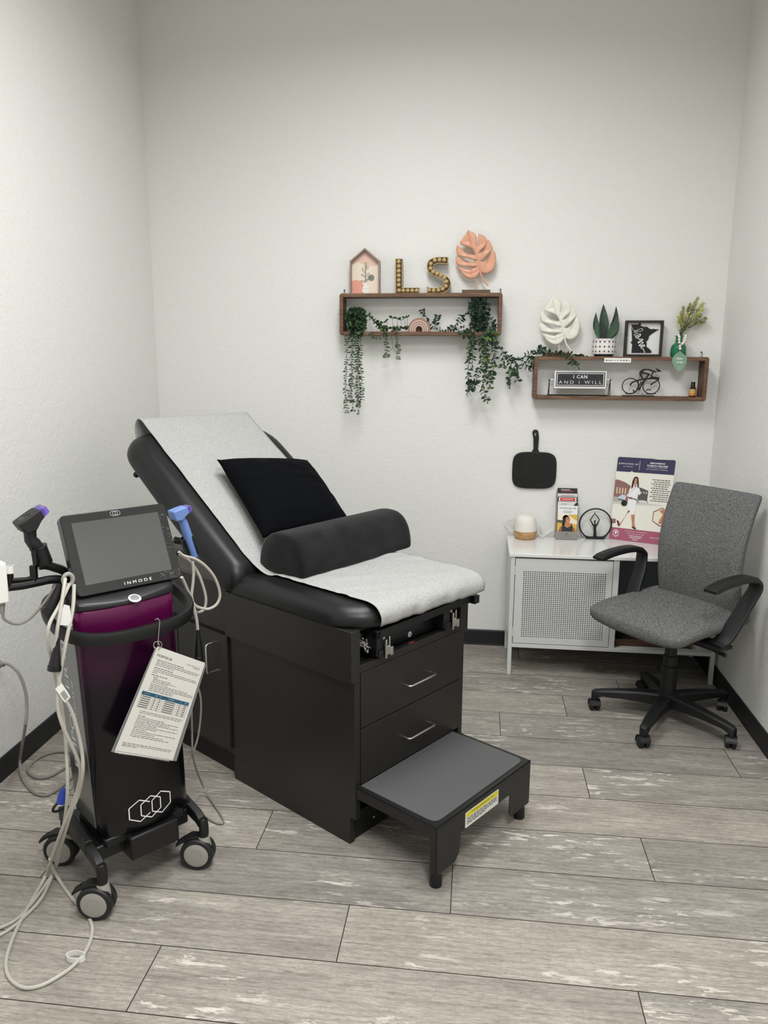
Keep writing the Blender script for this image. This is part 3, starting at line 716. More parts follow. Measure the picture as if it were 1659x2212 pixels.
# base frame with four sloping legs
b = MB(BLK)
b.box((0.02, 0.05, 0.135), (0.335, 0.30, 0.185)); b.box((0.115, 0.0, 0.122), (0.275, 0.1, 0.20)); b.box((0.05, 0.03, 0.18), (0.31, 0.23, 0.21))
b.build('base_frame', None, mc, bevel=0.006)
DISC = V((sin(radians(4)), -cos(radians(4)), 0)); Rm = CT.M @ DISC      # wheel axles all swing the same way
Rm = V((Rm.x, Rm.y, 0)).normalized(); TG = V((-Rm.y, Rm.x, 0))
GREYD = mat('caster_grey', (150, 147, 140), 0.42); TYRE = mat('caster_tyre', (26, 27, 29), 0.5)
for i, (cx, cy, sx, sy) in enumerate(((0.0, 0.0, 0.012, 0.26), (0.337, 0.0, 0.335, 0.26), (0.021, 0.32, 0.012, 0.06), (0.34, 0.32, 0.335, 0.06))):
    dirn = (V((cx, cy, 0)) - V((sx, sy, 0))); dirn.normalize(); wv = V((-dirn.y, dirn.x, 0)) * 0.013
    stem = V((cx, cy, 0)) + TG * 0.020
    zin = 0.215 if cy < 0.1 else 0.19
    pth = [(V((sx, sy, zin)), 0.022), (stem * 0.35 + V((sx, sy, 0)) * 0.65 + V((0, 0, zin - 0.012)), 0.021), (stem - dirn * 0.03 + V((0, 0, 0.168)), 0.018), (stem - dirn * 0.004 + V((0, 0, 0.156)), 0.017)]
    lg = MB(BLK); rgs = []
    for p, h in pth: rgs.append([p + wv + V((0, 0, -h)), p + wv + V((0, 0, h)), p - wv + V((0, 0, h)), p - wv + V((0, 0, -h))])
    lg.rings(rgs); lg.tube([stem - dirn * 0.003 + V((0, 0, 0.17)), stem + dirn * 0.004 + V((0, 0, 0.15)), stem + dirn * 0.004 + V((0, 0, 0.118))], 0.0155, 14)
    leg = lg.build('leg', None, mc, bevel=0.003)
    wc = V((cx, cy, 0.054)) 
    k = MB(GREYD); k.tube([wc - Rm * 0.012, wc + Rm * 0.012], 0.045, 24); k.tube([stem + V((0, 0, 0.075)), stem + V((0, 0, 0.112))], [0.024, 0.018], 16)
    k.use(TYRE).tube([stem + V((0, 0, 0.108)), stem + V((0, 0, 0.122))], 0.0165, 16)
    cas = k.build('caster_fork', None, leg)
    for s_ in (1, -1):
        w = MB(TYRE); o = wc + Rm * (s_ * 0.0145)
        w.lathe([(0.0, -0.010), (0.05, -0.010), (0.0535, -0.006), (0.0535, 0.006), (0.05, 0.0105), (0.041, 0.0115), (0.0405, 0.010), (0.0, 0.010)], o, 40, Rm * s_)
        w.use(GREYD).lathe([(0.0, 0.0105), (0.0395, 0.0105), (0.0395, 0.0115), (0.038, 0.0122), (0.0183, 0.0126), (0.0180, 0.0118), (0.0172, 0.0118), (0.0169, 0.0126), (0.0, 0.0128)], o, 40, Rm * s_)
        w.build('wheel', None, leg)
    pd_ = MB(BLK); a = wc + V((0, 0, 0.03)) - TG * 0.035
    pts_ = [wc + V((0, 0, 0.058)) + TG * 0.008, wc + V((0, 0, 0.056)) - TG * 0.022, wc + V((0, 0, 0.042)) - TG * 0.046, wc + V((0, 0, 0.024)) - TG * 0.070]
    rgs = []
    for j, p in enumerate(pts_):
        hw_ = (0.016, 0.018, 0.014, 0.012)[j]; rgs.append([p + Rm * hw_ + V((0, 0, .004)), p - Rm * hw_ + V((0, 0, .004)), p - Rm * hw_ - V((0, 0, .006)), p + Rm * hw_ - V((0, 0, .006))])
    pd_.rings(rgs)
    for j in range(5):
        t = j / 5; p = pts_[2].lerp(pts_[3], t) + V((0, 0, 0.004)); pd_.tube([p + Rm * 0.012, p - Rm * 0.012], 0.0022, 6)
    pd_.build('brake_pedal', None, leg, bevel=0.002)
# handpiece brackets: left arm pair and right arm
YH = 0.16
b = MB(BLK)
def armpx(pl, r, yy=YH, n=8, flat=1.0): return b.tube([cp(x, y, yy) for x, y in pl], r, n, spl=5, flat=flat)
armpx([(158, 1262), (140, 1235), (118, 1226), (100, 1221), (84, 1222)], 0.013)
armpx([(172, 1275), (138, 1254), (110, 1252), (84, 1257), (50, 1264), (18, 1268)], 0.013)
# cradle fork of the white handpiece
for a, c in (((20, 1240), (20, 1266)), ((72, 1221), (74, 1256))):
    b.tube([cp(*a, YH), cp(*c, YH)], 0.012, 4)
b.tube([cp(20, 1252, YH), cp(34, 1253, YH), cp(58, 1251, YH), cp(74, 1247, YH)], 0.0065, 8)
# socket tube of the black handpiece
s0, s1 = cp(82, 1180, YH), cp(97, 1217, YH); ax_ = (s1 - s0).normalized()
b.tube([s0, s1], 0.0225, 20); b.tube([s0, s0 + ax_ * 0.004], 0.0245, 20)
b.tube([cp(73, 1188, YH - 0.015), cp(78, 1220, YH - 0.015)], 0.009, 4)
b.build('left_bracket', None, mc, smooth=40, bevel=0.0015); b = MB(BLK)
# right arm and half-open socket
r0, r1 = cp(403, 1160, 0.21), cp(417, 1200, 0.21); dv = (r1 - r0).normalized(); n1 = V((0, -1, 0)); n1 = (n1 - dv * n1.dot(dv)).normalized(); n2 = dv.cross(n1)
sec = [(0.024 * cos(radians(a)), 0.024 * sin(radians(a))) for a in range(40, 331, 18)] + [(0.020 * cos(radians(a)), 0.020 * sin(radians(a))) for a in range(330, 39, -18)]
b.rings([[p + n1 * u + n2 * v for u, v in sec] for p in (r0, r1)])
b.tube([cp(375, 1166, 0.24), cp(396, 1170, 0.23)], 0.012, 4); b.tube([cp(380, 1192, 0.26), cp(402, 1198, 0.24)], 0.012, 4)
b.build('right_bracket', None, mc, smooth=40, bevel=0.0015)

# ---- handpieces (held by the brackets)
def frame3(o, x, y): 
    x = x.normalized(); y = (y - x * y.dot(x)).normalized(); z = x.cross(y)
    return lambda a, c, d: o + x * a + y * c + z * d
def handpiece(name, label, head_back, head_front, grip_top, grip_bot, bm, tipm, yy, hw, hh, thick, with_logo):
    root = thing(name, label, 'handpiece', CT.wor(cp(*grip_bot, yy)), 0)
    o = V(root.location); W_ = lambda p: CT.wor(p) - o
    hb, hf = W_(cp(*head_back, yy)), W_(cp(*head_front, yy)); gt, gb = W_(cp(*grip_top, yy)), W_(cp(*grip_bot, yy))
    dx = (hf - hb); L_ = dx.length; g = frame3(hb, dx, (gt - gb)); vx = lambda a, c, d: g(a * L_, c, d)
    b = MB(bm); rgs = []
    for a, c0, c1, w in ((0.0, -hh * .5, hh * .55, hw * .86), (0.04, -hh * .75, hh * .62, hw), (0.45, -hh * 1.0, hh * .62, hw), (0.78, -hh * .55, hh * .60, hw * .98), (1.0, -hh * .42, hh * .56, hw * .92)):
        rgs.append([vx(a, c0, -w), vx(a, c1, -w), vx(a, c1, w), vx(a, c0, w)])
    b.rings(rgs); body = b.build('head', None, root, bevel=0.003)
    gp = MB(bm); gx = (gb - gt); mid = vx(0.42, -hh * .3, 0)
    gp.tube([mid, mid.lerp(gt, 0.6), gt, gt.lerp(gb, 0.5), gb], [thick * 1.15, thick * 0.9, thick * .92, thick, thick * .9], 14); gp.build('grip', None, root)
    tp = MB(tipm); rgs = []
    for a, f in ((0.985, 0.95), (1.12, 0.93), (1.26, 0.82), (1.29, 0.7)): rgs.append([vx(a, -hh * .42 * f, -hw * .9 * f), vx(a, hh * .54 * f, -hw * .9 * f), vx(a, hh * .54 * f, hw * .9 * f), vx(a, -hh * .42 * f, hw * .9 * f)])
    tp.rings(rgs); tp.build('tip', None, root, bevel=0.002)
    ins = MB(mat('tip_core', (88, 70, 150), 0.3)); ins.box((0, 0, 0), (1, 1, 1), None) if False else None
    c = MB(mat('violet_core', (70, 52, 140), 0.35)); rgs = []
    for a in (1.0, 1.14): rgs.append([vx(a, -hh * .2, -hw * .5), vx(a, hh * .3, -hw * .5), vx(a, hh * .3, hw * .5), vx(a, -hh * .2, hw * .5)])
    c.rings(rgs); c.build('tip_core', None, root)
    if with_logo:
        hexlogo(MB(mat('grey_ink', (120, 120, 120), 0.5)), lambda x, y: vx(0.3 + y / L_, hh * .62 + 0.0006, x), 0, 0, 0.009, 0.0005).build('head_logo', None, body, smooth=0)
        MB(mat('slot_black', (6, 6, 6), 0.5)).add([vx(0.5, hh * .62 + .0006, -.004), vx(0.5, hh * .62 + .0006, .005), vx(0.68, hh * .62 + .0006, .005), vx(0.68, hh * .62 + .0006, -.004)], [(0, 1, 2, 3)]).build('head_slot', None, body, smooth=0)
    return root
TIPM = mat('violet_clear_tip', (150, 120, 225), 0.08, trans=0.75, ior=1.3)
hpb = handpiece('treatment_handpiece', 'black pistol-shaped handpiece with violet tip in the left holder', (40, 1141), (85, 1107), (66, 1165), (82, 1184), mat('handpiece_black', (20, 20, 21), 0.5), TIPM, YH, 0.030, 0.026, 0.0185, True)
hpl = handpiece('treatment_handpiece', 'light blue pistol-shaped handpiece with violet tip right of the touchscreen', (370, 1114), (401, 1101), (396, 1128), (420, 1202), mat('handpiece_blue', (104, 132, 190), 0.42), TIPM, 0.21, 0.022, 0.024, 0.015, False)
# white handpiece cut by the left edge
wh = thing('white_handpiece', 'white box-shaped handpiece hanging at the left end of the machine arm', 'handpiece', CT.wor(cp(8, 1300, YH)), 0)
o_ = V(wh.location); Wp = lambda x, y, d=0.0: CT.wor(cp(x, y, YH) + V((0, d, 0))) - o_
b = MB(WHITEP); a0, a1, a2, a3 = Wp(-34, 1222, -.02), Wp(8, 1212, -.02), Wp(16, 1298, -.02), Wp(-28, 1306, -.02); off = CT.wor(V((0, .036, 0))) - CT.o
b.add([a0, a1, a2, a3, a0 + off, a1 + off, a2 + off, a3 + off], [(3, 2, 1, 0), (4, 5, 6, 7), (0, 1, 5, 4), (1, 2, 6, 5), (2, 3, 7, 6), (3, 0, 4, 7)])
wb = b.build('housing', None, wh, bevel=0.004, seg=3)
b = MB(WHITEP); c0 = Wp(19, 1228, -0.002); b.lathe([(0.011, -0.012), (0.0125, -0.012), (0.0125, 0.008), (0.0095, 0.008), (0.0095, -0.012)], c0, 20); b.build('collar', None, wh)
MB(GREYP).tube([Wp(4, 1300), Wp(5, 1325)], [0.0085, 0.006], 12).build('strain_relief', None, wh)
def cw(pl, r, parent, mtl, yy=0.03, name='cord', loc=None, spl=6):
    o = V(loc) if loc is not None else V((0, 0, 0))
    pts = [(CT.wor(cp(p[0], p[1], p[2] if len(p) > 2 else yy)) - o) for p in pl]
    return MB(mtl).tube(pts, r, 8, spl=spl).build(name, None, parent)
cw([(5, 1322, YH), (10, 1338, YH), (35, 1348, YH), (62, 1338, YH), (95, 1303, YH), (120, 1265, YH)], 0.0042, wh, CORDD, loc=o_)

# ---- laminated instruction cards hung on a bead chain from the rail
YC = -0.052
ch = cp(345, 1345, YC)
tl, tr, br_, bl = (cp(*q, YC) for q in ((340.7, 1396), (443, 1432), (373, 1641), (248, 1621)))
cards = thing('instruction_cards', 'laminated instruction cards hanging from the hand rail by a bead chain', 'instruction card', CT.wor(bl), 0)
o_ = V(cards.location); cl = lambda p: CT.wor(p) - o_
offv = (CT.wor(V((0, 1, 0))) - CT.o)
def sheet(dx, dz, rot, dep, name, m, txt):
    ca, sa = cos(rot), sin(rot)
    def rr_(p):
        q = p - tl; return tl + V((q.x * ca - q.z * sa, q.y, q.x * sa + q.z * ca)) + V((dx, dep, dz))
    Q = quadmap(cl(rr_(bl)), cl(rr_(br_)), cl(rr_(tl)), cl(rr_(tr)))
    Qo = lambda o: quadmap(cl(rr_(bl)), cl(rr_(br_)), cl(rr_(tl)), cl(rr_(tr)), o)
    mb = MB(m); mb.prism([(0, 0), (1, 0), (1, 1), (0, 1)], Qo(0.0004), Qo(-0.0004))
    return mb, Qo
sh, _ = sheet(0.004, -0.014, 0.03, 0.006, 's', mat('laminate_edge', (120, 121, 120), 0.2, coat=0.5), False); sh.build('back_card', None, cards, smooth=0)
sh, _ = sheet(-0.006, -0.004, -0.012, 0.004, 's', mat('laminate_edge', (120, 121, 120), 0.2, coat=0.5), False); sh.build('back_card', None, cards, smooth=0)
sh, _ = sheet(-0.003, -0.006, 0.012, 0.003, 's', PAPERW, False); sh.build('back_page', None, cards, smooth=0)
sh, Q = sheet(0, 0, 0, 0.0, 's', mat('page_white', (214, 211, 204), 0.35, coat=0.4), True)
fp = sh.build('front_page', None, cards, smooth=0)
wpx = (tr - tl).length; hpx = (tl - bl).length
t = MB(INKM); q1 = Q(0.0008)
t.text('MORPHEUS8', 0.0075, lambda x, y: q1(0.20 + x / wpx, 0.925 + y / hpx), width=0.052)
r = random.Random(4)
def para(v, u0, u1, h, last=1.0, head=False):
    u = u0; e = u0 + (u1 - u0) * last
    while u < e - 0.01:
        l_ = min(r.uniform(0.025, 0.08), e - u); hh_ = h * (1.25 if head else 1.0)
        t.flat([(u, v - hh_), (u + l_, v - hh_), (u + l_, v + hh_), (u, v + hh_)], q1); u += l_ + 0.012
H_ = 0.0020
para(0.93, 0.66, 0.93, H_); para(0.915, 0.8, 0.93, H_)
for v, u0, u1, l_, hd in ((.885, .09, .62, 1, 1), (.868, .09, .97, 1, 0), (.852, .09, .97, .95, 0), (.836, .09, .97, .42, 0), (.812, .09, .45, 1, 1), (.795, .09, .95, 1, 0), (.779, .09, .97, 1, 0), (.763, .09, .18, 1, 0), (.742, .09, .4, 1, 1), (.724, .14, .22, 1, 1), (.708, .15, .5, 1, 0), (.693, .15, .6, 1, 0), (.678, .15, .45, 1, 0), (.660, .14, .85, 1, 0), (.645, .14, .97, 1, 0), (.630, .14, .97, 1, 0), (.614, .14, .6, 1, 0), (.598, .14, .9, .6, 0)): para(v, u0, u1, H_, l_, hd)
for v, l_ in ((.395, 1), (.379, .98), (.352, .18), (.336, .6), (.32, .97), (.304, .75), (.288, .96), (.272, .5), (.256, .98), (.24, .5), (.222, .3), (.206, .99), (.19, .5), (.172, .7), (.156, .85)): para(v, 0.14, 0.94, H_, l_)
for v, l_ in ((.085, 1), (.070, .99), (.056, .3)): para(v, 0.07, 0.93, H_, l_)
t.use(mat('table_teal', (28, 84, 110), 0.5)).flat([(0.05, 0.545), (0.95, 0.545), (0.95, 0.578), (0.05, 0.578)], q1)
t.use(mat('rule_grey', (120, 120, 120), 0.6))
for k in range(7): t.flat([(0.05, 0.543 - k * .02), (0.95, .543 - k * .02), (.95, .5443 - k * .02), (.05, .5443 - k * .02)], q1)
for u in (.05, .28, .36, .45, .75, .84, .947): t.flat([(u, .424), (u + .003, .424), (u + .003, .545), (u, .545)], q1)
t.use(INKM)
for k in range(6):
    for u, l_ in ((.07, .17), (.3, .03), (.39, .03), (.5, .2), (.78, .03), (.87, .05)): t.flat([(u, .532 - k * .02 - .003), (u + l_, .532 - k * .02 - .003), (u + l_, .532 - k * .02 + .003), (u, .532 - k * .02 + .003)], q1)
t.use(WHITEINK)
for u, l_ in ((.1, .1), (.3, .04), (.38, .04), (.55, .12), (.78, .04), (.87, .05)): t.flat([(u, .557), (u + l_, .557), (u + l_, .566), (u, .566)], q1)
t.build('print', None, fp, smooth=0)
# chain and ring
b = MB(CHROME); top = cl(ringpt(radians(-58)) + V((0.0, -0.012, 0.022))); 
rgp = cl(cp(341, 1393, YC)); 
top = cl(cp(345, 1341, -0.052)); pts = [top.lerp(rgp, i / 26) for i in range(27)]
for p in pts: b.ball(p, 0.0014, 6)
hk = [top + V((0, 0, 0)), top + offv * 0.012 + V((0, 0, 0.004)), top + offv * 0.026 + V((0, 0, -0.003))]
for i in range(9): b.ball(hk[0].lerp(hk[1], i / 4) if i < 5 else hk[1].lerp(hk[2], (i - 4) / 4), 0.0014, 6)
b.tube([rgp + V((0.011 * cos(t_), 0.004 * cos(t_), 0.011 * sin(t_))) for t_ in [2 * pi * i / 20 for i in range(20)]], 0.0011, 6, closed=True)
b.tube([rgp + V((-0.004 + 0.011 * cos(t_), -0.004 * cos(t_), -0.003 + 0.013 * sin(t_))) for t_ in [2 * pi * i / 20 for i in range(20)]], 0.0009, 6, closed=True)
b.build('bead_chain', None, cards)

# ---- cords
def cord(label, pts, r=0.0052, m=CORDM, name='machine_cord', spl=6, group=None, cat='cord'):
    o = MB(m).tube(pts, r, 8, spl=spl).build(name, None, None)
    return tag(o, label, cat, group)
def W3(x, y, yy): return CT.wor(cp(x, y, yy))
def Fl(x, y, z=0.0058): return flo(x, y, z)
LY = -0.01
c1 = cord('pale cord from the touchscreen hook looping over the floor at the left front', [W3(160, 1263, 0.05), W3(157, 1316, 0.015), W3(141, 1395, LY), W3(128, 1470, LY), W3(125, 1527, LY), W3(137, 1572, LY), W3(163, 1628, .0), W3(174, 1665, .01), W3(168, 1705, .03), W3(151, 1748, .06), W3(134, 1792, .10), W3(117, 1839, .17), W3(106, 1870, .215), Fl(95, 1899, .016), Fl(47, 1985), Fl(22, 2042), Fl(12.7, 2083), Fl(22, 2114), Fl(50, 2133), Fl(88, 2129), Fl(133, 2105), Fl(165, 2080), Fl(187, 2051), Fl(199, 2016), Fl(195, 1988), Fl(176, 1962), Fl(152, 1935), Fl(127, 1899, .012), W3(112, 1870, .22), W3(108, 1855, .2)])
c2 = cord('pale cord with black connector hanging beside the left side panel', [W3(141, 1250, 0.05), W3(138, 1270, 0.03), W3(133, 1305, 0.01), W3(125, 1352, LY), W3(121, 1385, LY), W3(119, 1430, LY), W3(125, 1457, LY), W3(136, 1500, LY - .004), W3(154, 1535, LY - .004), W3(168, 1580, LY - .004), W3(177, 1625, LY - .004), W3(179, 1668, LY - .004), W3(170, 1715, .03), W3(155, 1752, .06), W3(140, 1800, .11), W3(132, 1830, .16), W3(125, 1860, .21), Fl(114, 1890, .018), Fl(90, 1940, .010), Fl(57, 1976), Fl(20, 2008), Fl(-40, 2040)], 0.005)
b = MB(BLK); p0, p1 = W3(125, 1378, LY), W3(117, 1448, LY); b.tube([p0, p0.lerp(p1, .3), p0.lerp(p1, .55), p0.lerp(p1, .86), p0.lerp(p1, .861), p1], [0.006, 0.008, 0.0125, 0.0165, 0.018, 0.018], 16); cn = b.build('black_connector', None, c2)
b = MB(WHITEP); P4 = [W3(138, 1306, 0.0), W3(150, 1309, 0.0), W3(156, 1352, 0.0), W3(125, 1350, 0.0)]; b.add(P4 + [p + V((0, .001, 0)) for p in P4], [(3, 2, 1, 0), (4, 5, 6, 7), (0, 1, 5, 4), (1, 2, 6, 5), (2, 3, 7, 6), (3, 0, 4, 7)]); b.build('cord_tag', None, c2, smooth=0)
b = MB(WHITEP); P4 = [W3(133, 1476, -.02), W3(152, 1505, -.02), W3(140, 1518, -.02), W3(119, 1488, -.02)]; b.add(P4 + [p + V((0, .0008, 0)) for p in P4], [(3, 2, 1, 0), (4, 5, 6, 7), (0, 1, 5, 4), (1, 2, 6, 5), (2, 3, 7, 6), (3, 0, 4, 7)])
b.use(INKM); Qt = quadmap(P4[3], P4[2], P4[0], P4[1], 0.0006)
for k in range(5): b.flat([(.4, .2 + k * .13), (.92, .2 + k * .13), (.92, .26 + k * .13), (.4, .26 + k * .13)], Qt)
b.build('care_tag', None, c2, smooth=0)
c3 = cord('pale cord looping outside the hand rail at its left end then falling to the floor', [W3(150, 1262, 0.05), W3(128, 1308, 0.02), W3(108, 1345, -0.01), W3(103, 1372, -.015), W3(106, 1400, 0.0), W3(112, 1428, 0.02), W3(122, 1475, 0.04), W3(134, 1530, 0.04), W3(142, 1600, 0.04), W3(146, 1690, 0.03), W3(143, 1745, 0.06), W3(135, 1800, .13), W3(124, 1850, .2), Fl(112, 1890, .02), Fl(70, 1950), Fl(30, 1990), Fl(-40, 2020)], 0.0048)
b = MB(mat('hook_grey', (150, 148, 142), 0.5)); hc = CT.loc(W3(147, 1252, 0.06)); b.tube([hc + V((0.013 * cos(t_), 0, 0.016 * sin(t_))) for t_ in [2 * pi * i / 24 for i in range(24)]], 0.006, 10, closed=True); b.build('cord_ring', None, mc)
# black plug lying over the rail at the left
b = MB(BLK); p0, p1 = cp(131, 1262, .1), cp(104, 1327, 0.1); b.tube([p0, p0.lerp(p1, .35), p0.lerp(p1, .5), p0.lerp(p1, .82), p0.lerp(p1, .84), p1], [0.009, 0.0115, 0.014, 0.0155, 0.021, 0.021], 16); b.build('holstered_connector', None, mc)
# right-hand cord loops
RY = 0.17
c5 = cord('pale cord loops bulging right of the touchscreen in front of the backrest', [W3(386, 1192, RY), W3(398, 1201, RY), W3(420, 1207, RY), W3(443, 1222, RY), W3(464, 1248, RY), W3(475, 1282, RY), W3(469, 1304, RY), W3(452, 1315, RY), W3(436, 1314, RY), W3(421, 1307, RY), W3(414, 1288, RY), W3(417, 1258, RY), W3(418, 1235, RY), W3(416, 1212, RY)], 0.0048)
c6 = cord('pale cord with black connector hanging right of the machine', [W3(388, 1197, RY + .03), W3(410, 1212, RY + .03), W3(428, 1238, RY + .03), W3(440, 1270, RY + .03), W3(445, 1295, RY + .03), W3(441, 1316, RY + .03), W3(428, 1323, RY + .02), W3(421, 1318, RY), W3(414, 1296, RY - .01), W3(402, 1270, RY - .02), W3(391, 1246, RY - .02)], 0.0048)
c7 = cord('pale cord falling from the touchscreen corner into a black connector', [W3(393, 1247, RY - .04), W3(404, 1272, RY - .03), W3(415, 1300, RY - .02), W3(424, 1335, RY - .02), W3(427, 1360, RY - .02), W3(428, 1390, RY - .02)], 0.005)
b = MB(BLK); p0, p1 = W3(427.5, 1360, RY - .02), W3(428, 1425, RY - .02); b.tube([p0, p0.lerp(p1, .25), p0.lerp(p1, .5), p0.lerp(p1, .88), p0.lerp(p1, .89), p1], [0.0065, 0.008, 0.013, 0.0165, 0.0175, 0.0175], 16); b.build('black_connector', None, c7)
c8 = cord('grey cord hanging behind the machine and coming to rest right of it', [W3(426, 1480, .2), W3(433, 1505, .2), W3(434, 1540, .2), W3(428, 1590, .2), W3(417, 1625, .2), W3(405, 1650, .2)], 0.0035, CORDD)
c9 = cord('thin grey cord trailing on the floor beside the examination table base', [W3(414, 1530, .2), W3(415, 1580, .2), W3(418, 1640, .2), Fl(437, 1694, .05), Fl(462, 1735, .012), Fl(481, 1768), Fl(481, 1778), Fl(466, 1777), Fl(443, 1763), Fl(420, 1742), Fl(395, 1712)], 0.0035, CORDD)
c10 = cord('dark thin cord curving out from under the touchscreen to the hand rail', [W3(362, 1254, .15), W3(385, 1268, .15), W3(404, 1288, .16), W3(412, 1303, .17), W3(416, 1330, .19)], 0.003, mat('dark_cord', (70, 68, 64), 0.5))
c11 = cord('grey mains cord plugged in the left wall and sagging to the machine', [on(-4, 1434, 0, XL + 0.05), on(18, 1435, 0, XL + 0.09), on(40, 1454, 0, XL + 0.13), on(54, 1490, 0, XL + 0.16), on(58, 1527, 0, XL + 0.18), on(54, 1572, 0, XL + 0.2), Fl(45, 1626, .09), Fl(43, 1653, .03), Fl(51, 1686), Fl(72, 1711), Fl(98, 1718), Fl(123, 1707), Fl(146, 1688), Fl(165, 1672)], 0.0058, CORDD, 'mains_cord')
b = MB(CORDD); p0, p1 = on(-22, 1436, 0, XL + 0.004), on(8, 1435, 0, XL + 0.07); b.tube([p0, p0.lerp(p1, .6), p0.lerp(p1, .62), p1], [0.02, 0.019, 0.012, 0.009], 14); b.build('plug', None, c11)
c12 = cord('grey cord coiled on the floor left of the machine', [Fl(160, 1628), Fl(143, 1624), Fl(117, 1625), Fl(87, 1635), Fl(65, 1653), Fl(61, 1668), Fl(80, 1680), Fl(108, 1677), Fl(143, 1657), Fl(165, 1640)], 0.0055, CORDD, 'coiled_cord')
# cable tie on the floor loop
b = MB(mat('clear_white_tie', (225, 224, 220), 0.35, alpha=1)); p = flo(164, 2073, 0.0); 
rg = []
for i in range(16):
    a = 2 * pi * i / 16; q = p + V((0.027 * cos(a), 0.015 * sin(a), 0)); d = V((cos(a), sin(a), 0)); rg.append([q + V((0, 0, 0.001)), q + V((0, 0, 0.017)), q - d * .0015 + V((0, 0, 0.017)), q - d * .0015 + V((0, 0, 0.001))])
b.rings(rg, closed=True, caps=False); tag(b.build('cord_strap', None, None), 'white plastic strap holding the cord loop on the front floor', 'cord strap')
# blue plug with a black loop behind the left caster
root = thing('blue_plug', 'blue plug with a black cord loop hanging behind the left casters', 'plug', CT.wor(cp(134, 1720, 0.12)), 0); o_ = V(root.location)
Wq = lambda x, y: W3(x, y, 0.12) - o_
MB(mat('plug_blue', (32, 58, 150), 0.4)).tube([Wq(138, 1704), Wq(136, 1715), Wq(132, 1735)], [0.009, 0.0135, 0.014], 12).build('plug_body', None, root)
MB(BLK).tube([Wq(132, 1734), Wq(121, 1738), Wq(114, 1750), Wq(121, 1753), Wq(135, 1748), Wq(150, 1742)], 0.004, 8, spl=5).build('loop', None, root)
# ------------------------------------------------------------------ metal cabinet by the right wall
CABM = mat('white_grey_metal', (206, 207, 205), 0.32, spec=0.5)
CABT = mat('white_gloss_top', (224, 224, 221), 0.2, coat=0.3)
X0, X1, Y0, Y1, ZT = 0.194, 1.236, -0.418, -0.022, 0.656
cab = thing('storage_cabinet', 'low white metal cabinet with a perforated door and one open bay', 'cabinet', ((X0 + X1) / 2, (Y0 + Y1) / 2, 0))
co = V(cab.location)
def cbox(mb, a, b_): return mb.box(V(a) - co, V(b_) - co)
cbox(MB(CABT), (X0 - 0.008, Y0 - 0.006, ZT - 0.018), (X1 + 0.004, Y1, ZT)).build('top', None, cab, bevel=0.002)
for x in (X0 + 0.001, X1 - 0.024):
    for y in (Y0, Y1 - 0.022):
        cbox(MB(CABM), (x, y, 0.0), (x + 0.021, y + 0.021, ZT - 0.018)).build('leg', None, cab, bevel=0.0015)
b = MB(CABM)
cbox(b, (X0 + 0.022, Y0, 0.152), (X1 - 0.024, Y0 + 0.02, 0.172)); cbox(b, (X0 + 0.004, Y0 + 0.02, 0.16), (X1 - 0.006, Y1, 0.166))
b.build('bottom_shelf', None, cab, bevel=0.001)
cbox(MB(CABM), (0.706, Y0 + 0.001, 0.166), (0.734, Y1, ZT - 0.018)).build('divider', None, cab, bevel=0.001)
for x in (X0 + 0.002, X1 - 0.006): cbox(MB(CABM), (x, Y0 + 0.02, 0.166), (x + 0.004, Y1 - 0.02, ZT - 0.018)).build('side_panel', None, cab)
cbox(MB(mat('painted_shade_panel', (92, 106, 108), 0.4)), (X0 + 0.02, Y1 - 0.012, 0.166), (X1 - 0.02, Y1 - 0.006, ZT - 0.018)).build('back_panel', None, cab)  # slate colour paints in the shade of the unlit cabinet interior
# perforated door with real holes
def door():
    x0, x1, z0, z1 = 0.219, 0.703, 0.176, 0.630; y = Y0 + 0.002; th = 0.012
    hx0, hx1, hz0, hz1, nx, nz = 0.2585, 0.6745, 0.2085, 0.566, 38, 34
    mb = MB(CABM)
    px_, pz_ = (hx1 - hx0) / nx, (hz1 - hz0) / nz; h = 0.0029
    F = lambda x, z, d=0: V((x, y + d, z)) - co
    for a in ((x0, z0, x1, hz0), (x0, hz1, x1, z1), (x0, hz0, hx0, hz1), (hx1, hz0, x1, hz1)): mb.add([F(a[0], a[1]), F(a[2], a[1]), F(a[2], a[3]), F(a[0], a[3])], [(0, 1, 2, 3)])
    for i in range(nx):
        for j in range(nz):
            cx, cz = hx0 + (i + .5) * px_, hz0 + (j + .5) * pz_; ox, oz = px_ / 2, pz_ / 2
            o = [F(cx - ox, cz - oz), F(cx + ox, cz - oz), F(cx + ox, cz + oz), F(cx - ox, cz + oz)]
            q = [F(cx - h, cz - h), F(cx + h, cz - h), F(cx + h, cz + h), F(cx - h, cz + h)]; q2 = [p + V((0, .0015, 0)) for p in q]
            mb.add(o + q + q2, [(0, 1, 5, 4), (1, 2, 6, 5), (2, 3, 7, 6), (3, 0, 4, 7), (4, 5, 9, 8), (5, 6, 10, 9), (6, 7, 11, 10), (7, 4, 8, 11)])
    for a, c in (((x0, z0), (x1, z0)), ((x1, z0), (x1, z1)), ((x1, z1), (x0, z1)), ((x0, z1), (x0, z0))):
        mb.add([F(*a), F(*c), F(*c, th), F(*a, th)], [(3, 2, 1, 0)])
    d = mb.build('perforated_door', None, cab, smooth=0)
    for z in (0.235, 0.565):
        hb = MB(CABM); hb.tube([F(x0 - 0.001, z - 0.022, -0.002), F(x0 - 0.001, z + 0.022, -0.002)], 0.004, 10); hb.build('hinge', None, d)
door()
